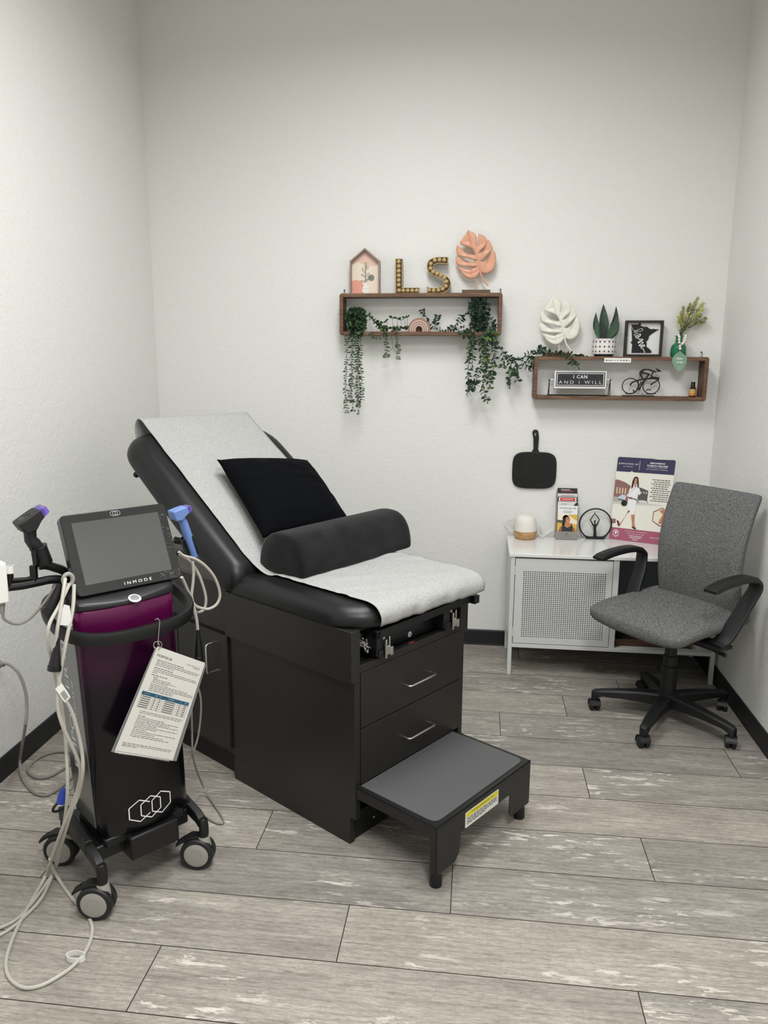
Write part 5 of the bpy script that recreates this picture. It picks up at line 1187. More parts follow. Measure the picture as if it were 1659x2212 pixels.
# ring of faces around the hanging hole: split the handle into left and right halves meeting at the hole
b = MB(mat('mirror_black', (10, 10, 11), 0.45)); cx = t1[0]
Lh = [p for p in hl if p[0] <= cx + 1e-6]; Rh = [p for p in hl if p[0] >= cx - 1e-6]
hL = [p for p in hole if p[0] <= cx + 1e-4]; hL.sort(key=lambda p: p[1]); hR = [p for p in hole if p[0] >= cx - 1e-4]; hR.sort(key=lambda p: p[1])
b.prism_y([(cx, t0[1] - .006)] + hL + [(cx, t1[1])] + [p for p in reversed(Lh) if p[0] < cx - 1e-6], -0.011, -0.001)
b.prism_y([(cx, t0[1] - .006)] + hR + [(cx, t1[1])] + [p for p in Rh if p[0] > cx + 1e-6], -0.011, -0.001)
b.build('handle', None, mr)
np_ = wal(1157, 930, -0.01); nl = MB(mat('dark_nail', (60, 58, 56), .4, metal=.6)).cyl((np_.x, 0.0, np_.z - .009), (np_.x, -0.02, np_.z - .006), 0.0018, 8).lathe([(0, 0), (.0035, 0), (.0035, .0012), (0, .0012)], (np_.x, -0.02, np_.z - .006), 10, (0, -1, 0))
tag(nl.build('nail', None, None), 'small dark nail holding the hand mirror on the wall', 'nail')
# ------------------------------------------------------------------ wall shelves
def wood_material(name, c0, c1, c2):
    m = bpy.data.materials.new(name); m.use_nodes = True; nt = m.node_tree; N = nt.nodes; L = nt.links; b = N['Principled BSDF']
    tc = N.new('ShaderNodeTexCoord'); mp = N.new('ShaderNodeMapping'); mp.inputs['Scale'].default_value = (3, 30, 34); L.new(tc.outputs['Object'], mp.inputs[0])
    n = N.new('ShaderNodeTexNoise'); n.inputs['Scale'].default_value = 3; n.inputs['Detail'].default_value = 6; n.inputs['Distortion'].default_value = 0.8; L.new(mp.outputs[0], n.inputs[0])
    r = N.new('ShaderNodeValToRGB'); e = r.color_ramp.elements; e[0].position = 0.3; e[0].color = col(*c0); e[1].position = 0.75; e[1].color = col(*c2); q = e.new(0.52); q.color = col(*c1)
    L.new(n.outputs['Fac'], r.inputs[0]); L.new(r.outputs[0], b.inputs['Base Color']); b.inputs['Roughness'].default_value = 0.6
    bp = N.new('ShaderNodeBump'); bp.inputs['Strength'].default_value = 0.25; bp.inputs['Distance'].default_value = 0.001; L.new(n.outputs['Fac'], bp.inputs['Height']); L.new(bp.outputs[0], b.inputs['Normal'])
    return m
WAL = wood_material('walnut_stain', (70, 48, 34), (106, 77, 56), (132, 102, 76))
WALV = wood_material('walnut_stain_end', (66, 45, 32), (100, 71, 51), (126, 95, 70))
SD = 0.112
def shelf(label, x0, x1, z0, z1):
    t = thing('box_shelf', label, 'wall shelf', ((x0 + x1) / 2, 0, z0), 0, 'walnut box shelves on the back wall'); o = V(t.location)
    th = 0.0195; r = 0.014
    def brd(nm, poly, m): MB(m).prism(poly, lambda a, b: V((a, -SD, b)) - o, lambda a, b: V((a, -0.001, b)) - o).build(nm, None, t, bevel=0.0012, smooth=30)
    def arc(cx, cz, a0): return [(cx + r * cos(radians(a0 + i * 15)), cz + r * sin(radians(a0 + i * 15))) for i in range(7)]
    brd('top_board', [(x0 + th, z1 - th), (x1 - th, z1 - th), (x1 - th, z1), (x0 + th, z1)], WAL)
    brd('bottom_board', [(x0 + th, z0), (x1 - th, z0), (x1 - th, z0 + th), (x0 + th, z0 + th)], WAL)
    brd('side_board', arc(x0 + r, z1 - r, 90) + arc(x0 + r, z0 + r, 180) + [(x0 + th - .0003, z0), (x0 + th - .0003, z1)], WALV)
    brd('side_board', [(x1 - th + .0003, z0)] + arc(x1 - r, z0 + r, 270) + arc(x1 - r, z1 - r, 0) + [(x1 - th + .0003, z1)], WALV)
    return t
U0, U1, UZ0, UZ1 = -0.737, 0.116, 1.743, 1.9585
L0, L1, LZ0, LZ1 = 0.292, 1.166, 1.416, 1.6385
shelf('walnut box shelf, higher of two, with trailing greenery inside', U0, U1, UZ0, UZ1)
shelf('walnut box shelf, lower of two, near the right corner', L0, L1, LZ0, LZ1)
# sawtooth hangers with screws on the tops
def hanger(px, py, lab):
    p = wal(px, py, -0.006); z = UZ1 if px < 1100 else LZ1
    t = MB(CHROME); t.tube([V((p.x - .008, -.006, z)), V((p.x - .003, -.006, z + .014)), V((p.x, -.006, z + .02)), V((p.x + .003, -.006, z + .014)), V((p.x + .008, -.006, z))], 0.0016, 6)
    o = t.build('shelf_hanger', None, None); s_ = MB(mat('dark_screw', (52, 52, 54), .4)).lathe([(0, 0), (.0045, 0), (.004, .003), (0, .003)], (p.x, -.007, z + .024), 12, (0, -1, 0)).build('screw', None, o)
    MB(mat('dark_screw', (52, 52, 54), .4)).cyl((p.x, -0.0005, z + .024), (p.x, -.007, z + .024), .0015, 8).build('shank', None, o)
    tag(o, lab, 'hanger', 'metal shelf hangers')
hanger(744, 622, 'small metal hanger with dark screw on the higher shelf, beside the house frame')
hanger(1081.5, 620, 'small metal hanger with dark screw on the higher shelf, beside the pink leaf')
hanger(1515, 766, 'small metal hanger with dark screw on the lower shelf, beside the vase')

# -------- things standing on the higher shelf
# house-shaped picture
yy = -0.06; hb = [wal(x, y, yy) for x, y in ((755.5, 632), (755, 563.7), (787, 535), (820.4, 563.7), (820.2, 632))]
zb = UZ1; cx = (hb[0].x + hb[4].x) / 2; hw = (hb[4].x - hb[0].x) / 2; eh = hb[1].z - zb; ph = hb[2].z - zb
hf = thing('house_frame', 'house-shaped wooden picture frame with a leafy twig in a white vase', 'picture frame', (cx, yy, zb))
FRM = mat('taupe_wood', (152, 130, 120), 0.6, var=.12, vscale=30)
outp = [(-hw, 0), (hw, 0), (hw, eh), (0, ph), (-hw, eh)]; it = 0.008
inn = [(-hw + it, it * .5), (hw - it, it * .5), (hw - it, eh - it * .4), (0, ph - it * 1.4), (-hw + it, eh - it * .4)]
b = MB(FRM)
for i in range(5):
    j = (i + 1) % 5; q = [outp[i], outp[j], inn[j], inn[i]]; b.prism_y(q, 0, 0.035)
b.build('frame', None, hf, bevel=0.0006)
y_ = 0.028; b = MB(mat('art_cream', (228, 214, 196), .6)); G = lambda d: (lambda x, z: V((x, y_ - d, z)))
b.prism_y(inn, y_, y_ + .004); k = eh / 0.168
X_ = lambda u: -hw + it + u * 2 * (hw - it)
b.use(mat('art_pink', (222, 158, 138), .6)).flat([(X_(0), .005), (X_(.45), .005), (X_(.42), .05 * k), (X_(.34), .068 * k), (X_(.18), .075 * k), (X_(0), .07 * k)], G(.0006))
b.use(mat('art_blush', (222, 188, 172), .6)).flat([(X_(.0), .155 * k), (X_(.25), .165 * k), (X_(.5), .15 * k), (X_(.8), .145 * k), (X_(1), .155 * k), (X_(1), eh - .004), (0, ph - .014), (X_(0), eh - .004)], G(.0006))
b.use(mat('art_sage', (122, 128, 112), .6)).flat(circ(X_(.72), .085 * k, .0165 * k, 24), G(.0008))
b.use(mat('art_white', (232, 228, 222), .6)).flat([(X_(.44), .004), (X_(.38), .018 * k), (X_(.38), .03 * k), (X_(.45), .05 * k), (X_(.5), .062 * k), (X_(.56), .05 * k), (X_(.64), .03 * k), (X_(.64), .018 * k), (X_(.58), .004)], G(.0010))
b.use(mat('art_line', (206, 198, 190), .6)).flat([(X_(.38), .0295 * k), (X_(.64), .0295 * k), (X_(.64), .0315 * k), (X_(.38), .0315 * k)], G(.0014))
b.build('picture', None, hf, smooth=0)
b = MB(INKM); c0 = X_(.5); b.tube([V((c0, y_ - .002, .062 * k)), V((c0 + .001, y_ - .002, .11 * k)), V((c0 + .003, y_ - .002, .152 * k))], .0009, 6, spl=4)
for sx_, z_, dx_, dz_, l_ in ((0, .135, .1, 1, .03), (1, .125, .7, .8, .026), (-1, .11, -.6, .8, .03), (1, .095, .9, .55, .026), (-1, .09, -.8, .5, .026), (1, .078, .9, .4, .03), (-1, .066, -1, .15, .026), (1, .066, .9, .6, .02)):
    n_ = sqrt(dx_ * dx_ + dz_ * dz_); dx_, dz_ = dx_ / n_, dz_ / n_; P = [V((c0 + dx_ * l_ * k * t_ + .18 * l_ * k * sin(pi * t_) * s2 * -dz_, y_ - .0022, z_ * k + dz_ * l_ * k * t_ + .18 * l_ * k * sin(pi * t_) * s2 * dx_)) for s2, rng_ in ((1, [i / 6 for i in range(7)]), (-1, [1 - i / 6 for i in range(1, 6)])) for t_ in rng_]
    b.tube(P, .0006, 5, closed=True)
b.build('twig_drawing', None, hf)
# letters with wooden beads
BEAD = mat('bead_wood', (178, 154, 108), .6, var=.2, vscale=60); LET = mat('letter_wood', (180, 158, 116), .65, var=.18, vscale=40); LETD = mat('letter_inside', (86, 70, 44), .8)
YL = -0.062
def letter(name, label, outl, beads, base_px):
    o = wal(base_px[0], base_px[1], YL); o.z = UZ1; t = thing(name, label, 'decorative letter', o)
    f = lambda p: ((wal(p[0], p[1], YL) - o).x, (wal(p[0], p[1], YL) - o).z)
    pl = [f(p) for p in outl]; zmin = min(p[1] for p in pl); pl = [(a, c - zmin) for a, c in pl]
    MB(LETD).prism_y(pl, 0.008, 0.03).build('back', None, t)
    b = MB(LET); n = len(pl); ar = sum(pl[i][0] * pl[(i + 1) % n][1] - pl[(i + 1) % n][0] * pl[i][1] for i in range(n)); sg = 1 if ar > 0 else -1; ins = []
    for i in range(n):
        a, p, c = V(pl[i - 1]), V(pl[i]), V(pl[(i + 1) % n]); d0 = (p - a).normalized(); d1 = (c - p).normalized(); n0 = V((-d0.y, d0.x)) * sg; n1 = V((-d1.y, d1.x)) * sg; m_ = (n0 + n1); L_ = max(m_.length, .4); m_ = m_ / L_; q = p + m_ * (.0035 / max(.55, m_.dot(n0))); ins.append((q.x, q.y))
    for i in range(n):
        j = (i + 1) % n; b.prism_y([pl[i], pl[j], ins[j], ins[i]], 0.0, 0.03)
    b.build('rim', None, t, smooth=30)
    first = None
    for p in beads:
        x, z = f(p); z -= zmin
        if first is None:
            first = MB(BEAD).ball((0, 0, 0), 0.0118, 14).build('bead', None, t, smooth=180); first.location = (x, .006, z)
        else:
            c = first.copy(); C0.objects.link(c); c.parent = t; c.location = (x, .006, z)
letter('wooden_letter', 'wooden letter L filled with round beads, left of the S', [(854, 632), (854, 556), (869.6, 556), (869.6, 618.5), (905.6, 618.5), (905.6, 632)], [(861, 562.5 + 10.1 * i) for i in range(6)] + [(861.5, 625)] + [(871 + 9.6 * i, 625.3) for i in range(4)], (880, 632))
sx = lambda x, y: (730 + x * .1507, 520 + y * .1507)
S_out = [(1275, 745), (1275, 640), (1310, 660), (1400, 665), (1480, 645), (1512, 610), (1510, 560), (1460, 520), (1370, 490), (1300, 440), (1275, 380), (1280, 310), (1320, 255), (1400, 225), (1480, 220), (1580, 222), (1580, 330), (1520, 320), (1430, 318), (1385, 340), (1370, 375), (1385, 405), (1440, 435), (1530, 480), (1590, 520), (1618, 580), (1612, 650), (1580, 705), (1530, 735), (1460, 748)]
S_in = [(1305, 698), (1370, 705), (1440, 698), (1500, 680), (1545, 640), (1553, 575), (1525, 520), (1475, 485), (1418, 460), (1362, 435), (1325, 385), (1330, 318), (1388, 268), (1455, 262), (1522, 265)]
letter('wooden_letter', 'wooden letter S filled with round beads, right of the L', [(p.x, p.y) for p in catmull([V(sx(*q) + (0,)) for q in S_out[1:16]], 3)] + [(p.x, p.y) for p in catmull([V(sx(*q) + (0,)) for q in S_out[16:]], 3)] + [sx(*S_out[0])], [sx(*p) for p in S_in], (946, 632))
# monstera leaves on stands
LOBES = [[(465, 130), (380, 280), (225, 490), (300, 570), (470, 620), (625, 700), (720, 720), (740, 640), (700, 560), (715, 350), (640, 220), (520, 170)],
 [(790, 270), (770, 500), (705, 640), (690, 760), (700, 900), (770, 880), (840, 750), (1010, 600), (1035, 420), (950, 310), (850, 265)],
 [(1075, 440), (1000, 680), (870, 830), (720, 880), (740, 1000), (800, 1100), (1000, 950), (1215, 720), (1210, 640), (1150, 520)],
 [(1245, 775), (1080, 1020), (930, 1120), (790, 1080), (780, 1200), (830, 1340), (900, 1430), (1060, 1460), (1240, 1350), (1310, 1150), (1320, 950)],
 [(145, 600), (115, 740), (160, 890), (350, 960), (720, 1050), (800, 1010), (780, 900), (640, 880), (470, 850), (300, 740)],
 [(110, 960), (110, 1150), (200, 1215), (450, 1255), (770, 1245), (820, 1160), (760, 1080), (640, 1140), (480, 1110), (300, 1060)],
 [(165, 1290), (250, 1400), (480, 1470), (660, 1430), (830, 1330), (830, 1230), (760, 1260), (600, 1340), (400, 1330)],
 [(240, 1395), (330, 1530), (500, 1630), (700, 1600), (850, 1380), (820, 1300), (660, 1450), (500, 1490), (370, 1450)]]
HOLES = [(1060, 1225, 65), (545, 890, 38), (870, 850, 40)]
RIB = [(470, 160), (560, 560), (690, 800), (770, 1020), (815, 1200), (835, 1350)]
def monstera(label, mp_, leafm, basem, yv, ztop, base_px, rod_px):
    o = wal(base_px[0], base_px[2], yv); o.z = ztop
    t = thing('monstera_ornament', label, 'leaf ornament', o, 0, 'metal monstera leaves on wooden stands')
    x0, x1 = (wal(base_px[0] - base_px[1], base_px[2], yv) - o).x, (wal(base_px[0] + base_px[1], base_px[2], yv) - o).x
    bh = 0.018 
    MB(basem).box((x0, -0.022, 0), (x1, 0.03, bh)).build('stand', None, t, bevel=0.001)
    f = lambda p, d=0.0: (wal(*mp_(*p), yv) - o) + V((0, d, 0))
    b = MB(leafm)
    cxm = 720
    for L_ in LOBES:
        P = catmull([V((p[0], p[1], 0)) for p in L_], 3, True); n = len(P); c = sum(P, V((0, 0, 0))) / n; P = [c + (p - c) * 1.10 for p in P]
        rings = []
        for q, d in ((1.0, 0.004), (1.0, 0.0), (0.93, -0.0035), (0.80, -0.0055), (0.45, -0.004), (0.02, -0.003)):
            rings.append([f(((c + (p - c) * q).x, (c + (p - c) * q).y), d + 0.00001 * abs(p.x - cxm)) for p in P])
        b.rings(rings)
    b.build('leaf', None, t, smooth=50)
    MB(leafm).tube([f(p, -.003) for p in RIB], [0.0035, 0.0055], 8, spl=5).build('midrib', None, t)
    MB(leafm).tube([f(p, -.001) for p in ((835, 1350), (870, 1520), (950, 1700), (1110, 1890))], [0.0045, 0.0036], 8, spl=6).build('stalk', None, t)
    r0 = f(rod_px[0], 0.006); r1 = V((r0.x, r0.y, bh)); MB(leafm).cyl(r1, r0, 0.0022, 8).build('rod', None, t)
PEACH = mat('peach_metal', (214, 158, 130), 0.42, spec=.5); IVORY = mat('ivory_metal', (226, 225, 212), 0.42)
monstera('peach pink monstera leaf ornament standing on the higher shelf', lambda x, y: (980 + x * .0678, 490 + y * .0678), PEACH, mat('dark_olive_wood', (96, 78, 54), .6), -0.058, UZ1, (1028.5, 30.5, 630), ((720, 1480),))
monstera('ivory white monstera leaf ornament standing on the lower shelf', lambda x, y: (1150 + ((x - 105) / 1220 * 680 + 160) * .12055, 630 + ((y - 130) / 1500 * 830 + 110) * .12055), IVORY, WAL, -0.058, LZ1, (1204, 27, 772), ((690, 1480),))

# -------- greenery
from mathutils import noise as _ns
LG1, LG2, LG3 = mat('leaf_dark_green', (52, 76, 52), .5, var=.3, vscale=40), mat('leaf_mid_green', (74, 100, 66), .5, var=.25, vscale=40), mat('leaf_lime_green', (104, 124, 52), .5, var=.2, vscale=40)
LIVY, LIVY2 = mat('ivy_blue_green', (54, 76, 62), .45, var=.3, vscale=50), mat('ivy_light_green', (104, 128, 58), .5, var=.25, vscale=40)
STEM = mat('stem_green', (62, 78, 52), .6)
def leafgeo(mb, p, d, side, L_, wd, fold=0.25, curl=0.15):
    d = d.normalized(); s_ = side - d * side.dot(d)
    if s_.length < 1e-4: s_ = d.orthogonal()
    s_.normalize(); n_ = d.cross(s_)
    st = [(0.0, .06), (0.25, .8), (0.5, 1.0), (0.75, .72), (1.0, .03)]; vs = []
    for t, w in st:
        c = p + d * (L_ * t) - n_ * (curl * L_ * t * t); vs += [c - s_ * (wd * w) + n_ * (fold * wd * w), c, c + s_ * (wd * w) + n_ * (fold * wd * w)]
    fs = []
    for i in range(4):
        k_ = i * 3; fs += [(k_, k_ + 1, k_ + 4, k_ + 3), (k_ + 1, k_ + 2, k_ + 5, k_ + 4)]
    mb.add(vs, fs)
def rv(r): return V((r.uniform(-1, 1), r.uniform(-1, 1), r.uniform(-1, 1))).normalized()
def strand(mb, P, r, gap, L0_, L1_, wr, ms, stemr=0.0009, pair=True, droop=-0.2, front=0.0):
    mb.use(STEM).tube(P, stemr, 5)
    acc = 0
    for i in range(1, len(P)):
        acc += (P[i] - P[i - 1]).length
        if acc >= gap:
            acc = 0; t = (P[i] - P[i - 1]).normalized(); a = r.uniform(-.5, .5) + (pi / 2 if r.random() < .4 else 0)
            x = V((cos(a), sin(a) * .8, 0)); x = (x - t * x.dot(t)); x = x.normalized() if x.length > 1e-3 else V((1, 0, 0))
            for s_ in ((1, -1) if pair else (r.choice((1, -1)),)):
                L_ = r.uniform(L0_, L1_); d = x * s_ + t * r.uniform(-.1, .55) + V((0, -front, droop * r.random())); mb.use(r.choice(ms)); p = P[i]
                if p.y + d.normalized().y * L_ > -0.004: d.y = -abs(d.y) * .3
                leafgeo(mb, p, d, V((r.uniform(-.3, .3), -1 * r.uniform(.2, 1), r.uniform(.2, 1))), L_, L_ * wr * r.uniform(.8, 1.2))
def clump(mb, c, rad, n, r, L0_, L1_, wr, ms, up=0.3):
    for _ in range(n):
        d = rv(r); q = r.random() ** .4; p = V((c.x + d.x * rad[0] * q, c.y + d.y * rad[1] * q, c.z + d.z * rad[2] * q))
        dd = d * .8 + rv(r) * .8 + V((0, -.3, up)); L_ = r.uniform(L0_, L1_)
        if p.y + dd.normalized().y * L_ > -0.004: dd.y = -abs(dd.y)
        mb.use(r.choice(ms)); leafgeo(mb, p, dd, rv(r), L_, L_ * wr * r.uniform(.8, 1.2))
def pth(px, yy, n=10):  # px polyline (photo survey) at a distance yy from the wall
    return catmull([wal(p[0], p[1], p[2] if len(p) > 2 else yy) for p in px], n)
ea = lambda x, y: (730 + x * .11756, 640 + y * .11756)
# eucalyptus in a pot
r = random.Random(21); q = wal(*ea(330, 640), -0.06); FZ = UZ0 + 0.0195
pl = thing('eucalyptus_plant', 'bushy trailing eucalyptus in a dark pot at the left end of the higher shelf', 'plant', (q.x, -0.06, FZ)); po = V(pl.location)
MB(mat('pot_charcoal', (52, 56, 56), .5)).lathe([(0, 0), (.03, 0), (.036, .06), (.038, .075), (.034, .075), (.03, .06), (0, .055)], (0.004, 0, 0), 24).build('pot', None, pl)
def shifted(mb, o):
    mb.v = [v - o for v in mb.v]; return mb
b = MB(); cc = wal(*ea(335, 400), -0.072); clump(b, cc, (.047, .042, .052), 560, r, .015, .024, .42, [LG1, LG1, LG2], .3)
cc = wal(*ea(345, 590), -0.098); clump(b, cc, (.046, .026, .044), 300, r, .015, .023, .4, [LG1, LG1, LG2], -.2)
shifted(b, po).build('foliage', None, pl, smooth=0)
for xs in (((165, 640), (170, 900), (150, 1200), (145, 1500), (140, 1750), (150, 2000), (165, 2150)), ((240, 640), (255, 900), (245, 1200), (260, 1500), (245, 1750), (270, 2000), (280, 2110)), ((290, 640), (270, 950), (270, 1300), (240, 1600), (225, 1800), (235, 1950)), ((345, 640), (335, 900), (355, 1200), (340, 1500), (330, 1700), (365, 1900), (380, 2170)), ((390, 640), (370, 900), (350, 1250), (380, 1500), (370, 1800), (375, 2050)), ((410, 640), (415, 900), (400, 1200), (430, 1450), (440, 1700), (440, 1900))):
    yv = -0.118 - r.random() * .012; b = MB()
    P = pth([ea(x, y) + ((-0.10 if i == 0 else yv),) for i, (x, y) in enumerate(xs)], yv, 14)
    strand(b, P, r, 0.0085, .013, .020, .28, [LG2, LG1, LG1, LG2], .0008)
    shifted(b, po).build('trailing_stem', None, pl, smooth=0)
# green garland in the middle with two small hanging sprays
r = random.Random(5); b = MB(); g0 = wal(*ea(860, 640), -0.07)
gr = thing('small_leaf_garland', 'small-leaved garland between the eucalyptus and the rainbow on the higher shelf', 'garland', (g0.x, -0.07, FZ)); go = V(gr.location)
P = pth([ea(540, 340), ea(600, 400), ea(680, 480), ea(760, 560), ea(850, 600), ea(980, 590), ea(1100, 590), ea(1210, 590), ea(1280, 580)], -0.07, 12)
strand(b, P, r, .005, .015, .023, .34, [LG1, LG2, LG2], .0012, True, .9, .2)
for xs in (((800, 600), (760, 500), (740, 470)), ((860, 600), (840, 480)), ((920, 600), (900, 440)), ((1010, 600), (1000, 400)), ((1090, 600), (1095, 420)), ((1170, 600), (1160, 440)), ((1220, 600), (1235, 390)), ((1270, 590), (1280, 380))):
    strand(b, pth([ea(*p) for p in xs], -0.07, 10), r, .005, .015, .023, .34, [LG1, LG2], .001, True, .6)
clump(b, wal(*ea(860, 590), -0.085), (.018, .015, .012), 40, r, .011, .017, .4, [LG3, LG2, LG1])
clump(b, wal(*ea(1060, 610), -0.085), (.018, .015, .010), 40, r, .011, .017, .4, [LG2, LG1])
shifted(b, go).build('foliage', None, gr, smooth=0)
for k_, xs in enumerate((((860, 610), (870, 700), (885, 850), (905, 950), (885, 1050), (895, 1135)), ((1060, 620), (1075, 720), (1085, 850), (1110, 950), (1110, 1050), (1100, 1165)), ((640, 640), (600, 740), (660, 770), (720, 720), (775, 765)))):
    b = MB(); strand(b, pth([ea(*p) for p in xs], -0.118, 10), r, .008, .012, .018, .32, [LG1, LG2], .001, True, -.1)
    if k_ == 0:
        b.use(LG2)
        for q2 in ((850, 1105), (935, 1085)): c = wal(*ea(*q2), -.122); b.ball(c, .009, 12, (1, .2, 1))
    shifted(b, go).build('hanging_spray', None, gr, smooth=0)
b = MB(STEM); b.tube(pth([ea(980, 620), ea(985, 720), ea(1005, 900), ea(1010, 945)], -.118, 6), .0011, 6); b.tube(pth([ea(910, 1035), ea(970, 985), ea(1010, 945), ea(1040, 1000), ea(1090, 1040)], -.118, 6), .0011, 6)
shifted(b, go).build('forked_stem', None, gr)
# rainbow
yr = -0.075; rc = wal(905, 717, yr); rc.z = FZ; rb = thing('rainbow_ornament', 'small pink and white wooden rainbow arch ornament on the higher shelf', 'rainbow ornament', (rc.x, yr, FZ))
R0 = abs(wal(929, 717, yr).x - rc.x); H0 = 1.28
cols = [mat('rainbow_clay', (156, 122, 108), .6), mat('rainbow_white', (226, 220, 210), .6)]
rads = [1.0, .78, .73, .585, .54, .40, .36, .26]
for i in range(len(rads) - 1):
    m_ = cols[i % 2] if i % 2 == 0 else cols[1]; d0 = 0.0 if i % 2 else 0.001
    P = []
    for a in range(0, 181, 9): P.append((R0 * rads[i] * cos(radians(a)), (R0 * rads[i] * sin(radians(a)) + R0 * .22) if True else 0))
    pin_ = [(R0 * rads[i + 1] * cos(radians(a)), R0 * rads[i + 1] * sin(radians(a)) + R0 * .22) for a in range(180, -1, -9)]
    poly = [(R0 * rads[i], 0)] + P + [(-R0 * rads[i], 0), (-R0 * rads[i + 1], 0)] + pin_ + [(R0 * rads[i + 1], 0)]
    MB(m_).prism_y(poly, d0, 0.026).build('clay_arch' if i % 2 == 0 else 'white_arch', None, rb, smooth=30)
# little succulent behind the rainbow
sc = wal(905, 688, -0.045); su = thing('succulent', 'tiny green succulent peeping over the rainbow ornament', 'plant', (sc.x, -.03, FZ)); so_ = V(su.location)
MB(mat('pot_terracotta', (120, 92, 78), .7)).lathe([(0, 0), (.014, 0), (.017, .05), (.014, .05), (0, .045)], (0, 0, 0), 16).build('pot', None, su)
b = MB(); r = random.Random(3)
for i in range(26):
    a = i * 2.4; e = .15 + .03 * i; b.use(mat('succulent_green', (52, 94, 56), .45, var=.2)); leafgeo(b, V((0, 0, .052)), V((cos(a), sin(a) * .5, e)), V((-sin(a), cos(a), .1)), .028 - .0005 * i, .006, .4, -.1)
b.build('rosette', None, su, smooth=0)
# ivy plant at the right end
ib = lambda x, y: (970 + x * .12056, 630 + y * .12056)
r = random.Random(14); q = wal(*ib(560, 640), -0.06); iv = thing('ivy_plant', 'dark trailing ivy in a black pot at the right end of the higher shelf', 'plant', (q.x, -.06, FZ)); io = V(iv.location)
MB(mat('pot_black', (20, 21, 22), .5)).lathe([(0, 0), (.032, 0), (.036, .06), (.038, .08), (.034, .08), (.03, .06), (0, .055)], (0, 0, 0), 24).build('pot', None, iv)
b = MB(); clump(b, wal(*ib(540, 300), -0.068), (.048, .042, .062), 180, r, .02, .031, .30, [LIVY, LIVY, LG1], .0)
clump(b, wal(*ib(540, 540), -0.102), (.042, .016, .045), 90, r, .02, .03, .3, [LIVY, LIVY, LG1], -.5)
clump(b, wal(*ib(740, 640), -0.1), (.03, .02, .05), 60, r, .02, .03, .36, [LIVY, LG1, LG2], -.5)
clump(b, wal(*ib(720, 790), -0.125), (.04, .012, .02), 34, r, .02, .03, .4, [LG2, LIVY2, LIVY], -.4)
clump(b, wal(*ib(300, 760), -0.124), (.03, .01, .014), 14, r, .02, .03, .34, [LIVY, LG1], -.5)
shifted(b, io).build('foliage', None, iv, smooth=0)
for xs, n_ in ((((390, 640), (380, 800), (370, 1000), (345, 1200), (350, 1500), (380, 1750)), 1), (((620, 700), (640, 950), (670, 1150), (640, 1450), (610, 1700), (640, 1830), (690, 1960)), 1), (((800, 800), (815, 1050), (820, 1200), (790, 1400), (740, 1560), (740, 1740)), 1), (((560, 750), (590, 1000), (600, 1250), (520, 1450), (430, 1620), (390, 1750), (310, 1845)), 1), (((420, 760), (430, 950), (420, 1150), (415, 1370)), 1), (((680, 800), (660, 1050), (690, 1300), (720, 1600)), 1)):
    b = MB(); yv = -0.12 - r.random() * .012
    strand(b, pth([ib(x, y) + ((-.095,) if i == 0 else (yv,)) for i, (x, y) in enumerate(xs)], yv, 10), r, .0115, .020, .030, .34, [LIVY, LIVY, LG1, LG2, LIVY2], .0011, True, -.6)
    shifted(b, io).build('trailing_stem', None, iv, smooth=0)
b = MB(); clump(b, wal(*ib(440, 1640), -0.125), (.03, .01, .02), 26, r, .02, .03, .38, [LIVY], -.3); shifted(b, io).build('stem_tip_leaves', None, iv, smooth=0); b = MB(); strand(b, pth([ib(400, 330), ib(260, 430), ib(160, 560), ib(60, 660), ib(-60, 700)], -0.085, 10), r, .010, .02, .03, .33, [LIVY, LG1, LG2], .0012, True, -.3)
shifted(b, io).build('side_stem', None, iv, smooth=0)
# ivy garland over the shelf floor, behind the rainbow
r = random.Random(31); ga = thing('ivy_spray', 'short ivy spray curving up from behind the rainbow on the higher shelf', 'garland', wal(940, 716, -.05)); ga.location.z = FZ; gao = V(ga.location)
b = MB()
for xs in (((962, 716), (945, 712), (928, 697), (917, 680), (910, 668)), ((940, 706), (943, 695), (946, 682)), ((960, 714), (985, 712), (1000, 706))): strand(b, pth(xs, -.05, 8), r, .010, .018, .026, .34, [LIVY, LG1], .0012, True, .3)
shifted(b, gao).build('foliage', None, ga, smooth=0)
# garland spanning the two shelves
r = random.Random(8); gb = thing('ivy_garland', 'ivy garland drooping from the higher shelf across to the lower shelf top', 'garland', wal(1165, 770, -.07)); gb.location.z = LZ1; gbo = V(gb.location)
b = MB()
main = [(1060, 725, -.12), (1076, 747, -.115), (1095, 768, -.1), (1108, 777, -.08), (1125, 775, -.05), (1140, 768, -.04), (1152, 762, -.05), (1166, 757, -.06), (1180, 757, -.07), (1200, 763, -.09), (1222, 765, -.085), (1245, 769, -.085), (1268, 771, -.08)]
strand(b, pth(main, -.08, 8), r, .012, .02, .029, .32, [LIVY, LG1, LIVY], .0014, True, .25)
shifted(b, gbo).build('main_stem', None, gb, smooth=0)
for xs in (((1085, 757, -.1), (1090, 775, -.1), (1086, 792, -.1)), ((1100, 772, -.09), (1103, 795, -.09), (1098, 815, -.09), (1100, 834, -.09)), ((1108, 778, -.07), (1120, 795, -.07), (1114, 810, -.07), (1120, 824, -.07)), ((1122, 777, -.06), (1135, 786, -.06), (1146, 800, -.06)), ((1141, 768, -.042), (1146, 776, -.046), (1149, 786, -.05), (1151, 797, -.05)), ((1180, 760, -.11), (1190, 762, -.122), (1230, 770, -.122), (1240, 785, -.124), (1252, 796, -.124)), ((1238, 770, -.12), (1235, 785, -.124))):
    b = MB(); strand(b, pth(xs, -.1, 8), r, .010, .020, .029, .34, [LIVY, LG1, LG2], .001, True, -.5); shifted(b, gbo).build('side_stem', None, gb, smooth=0)
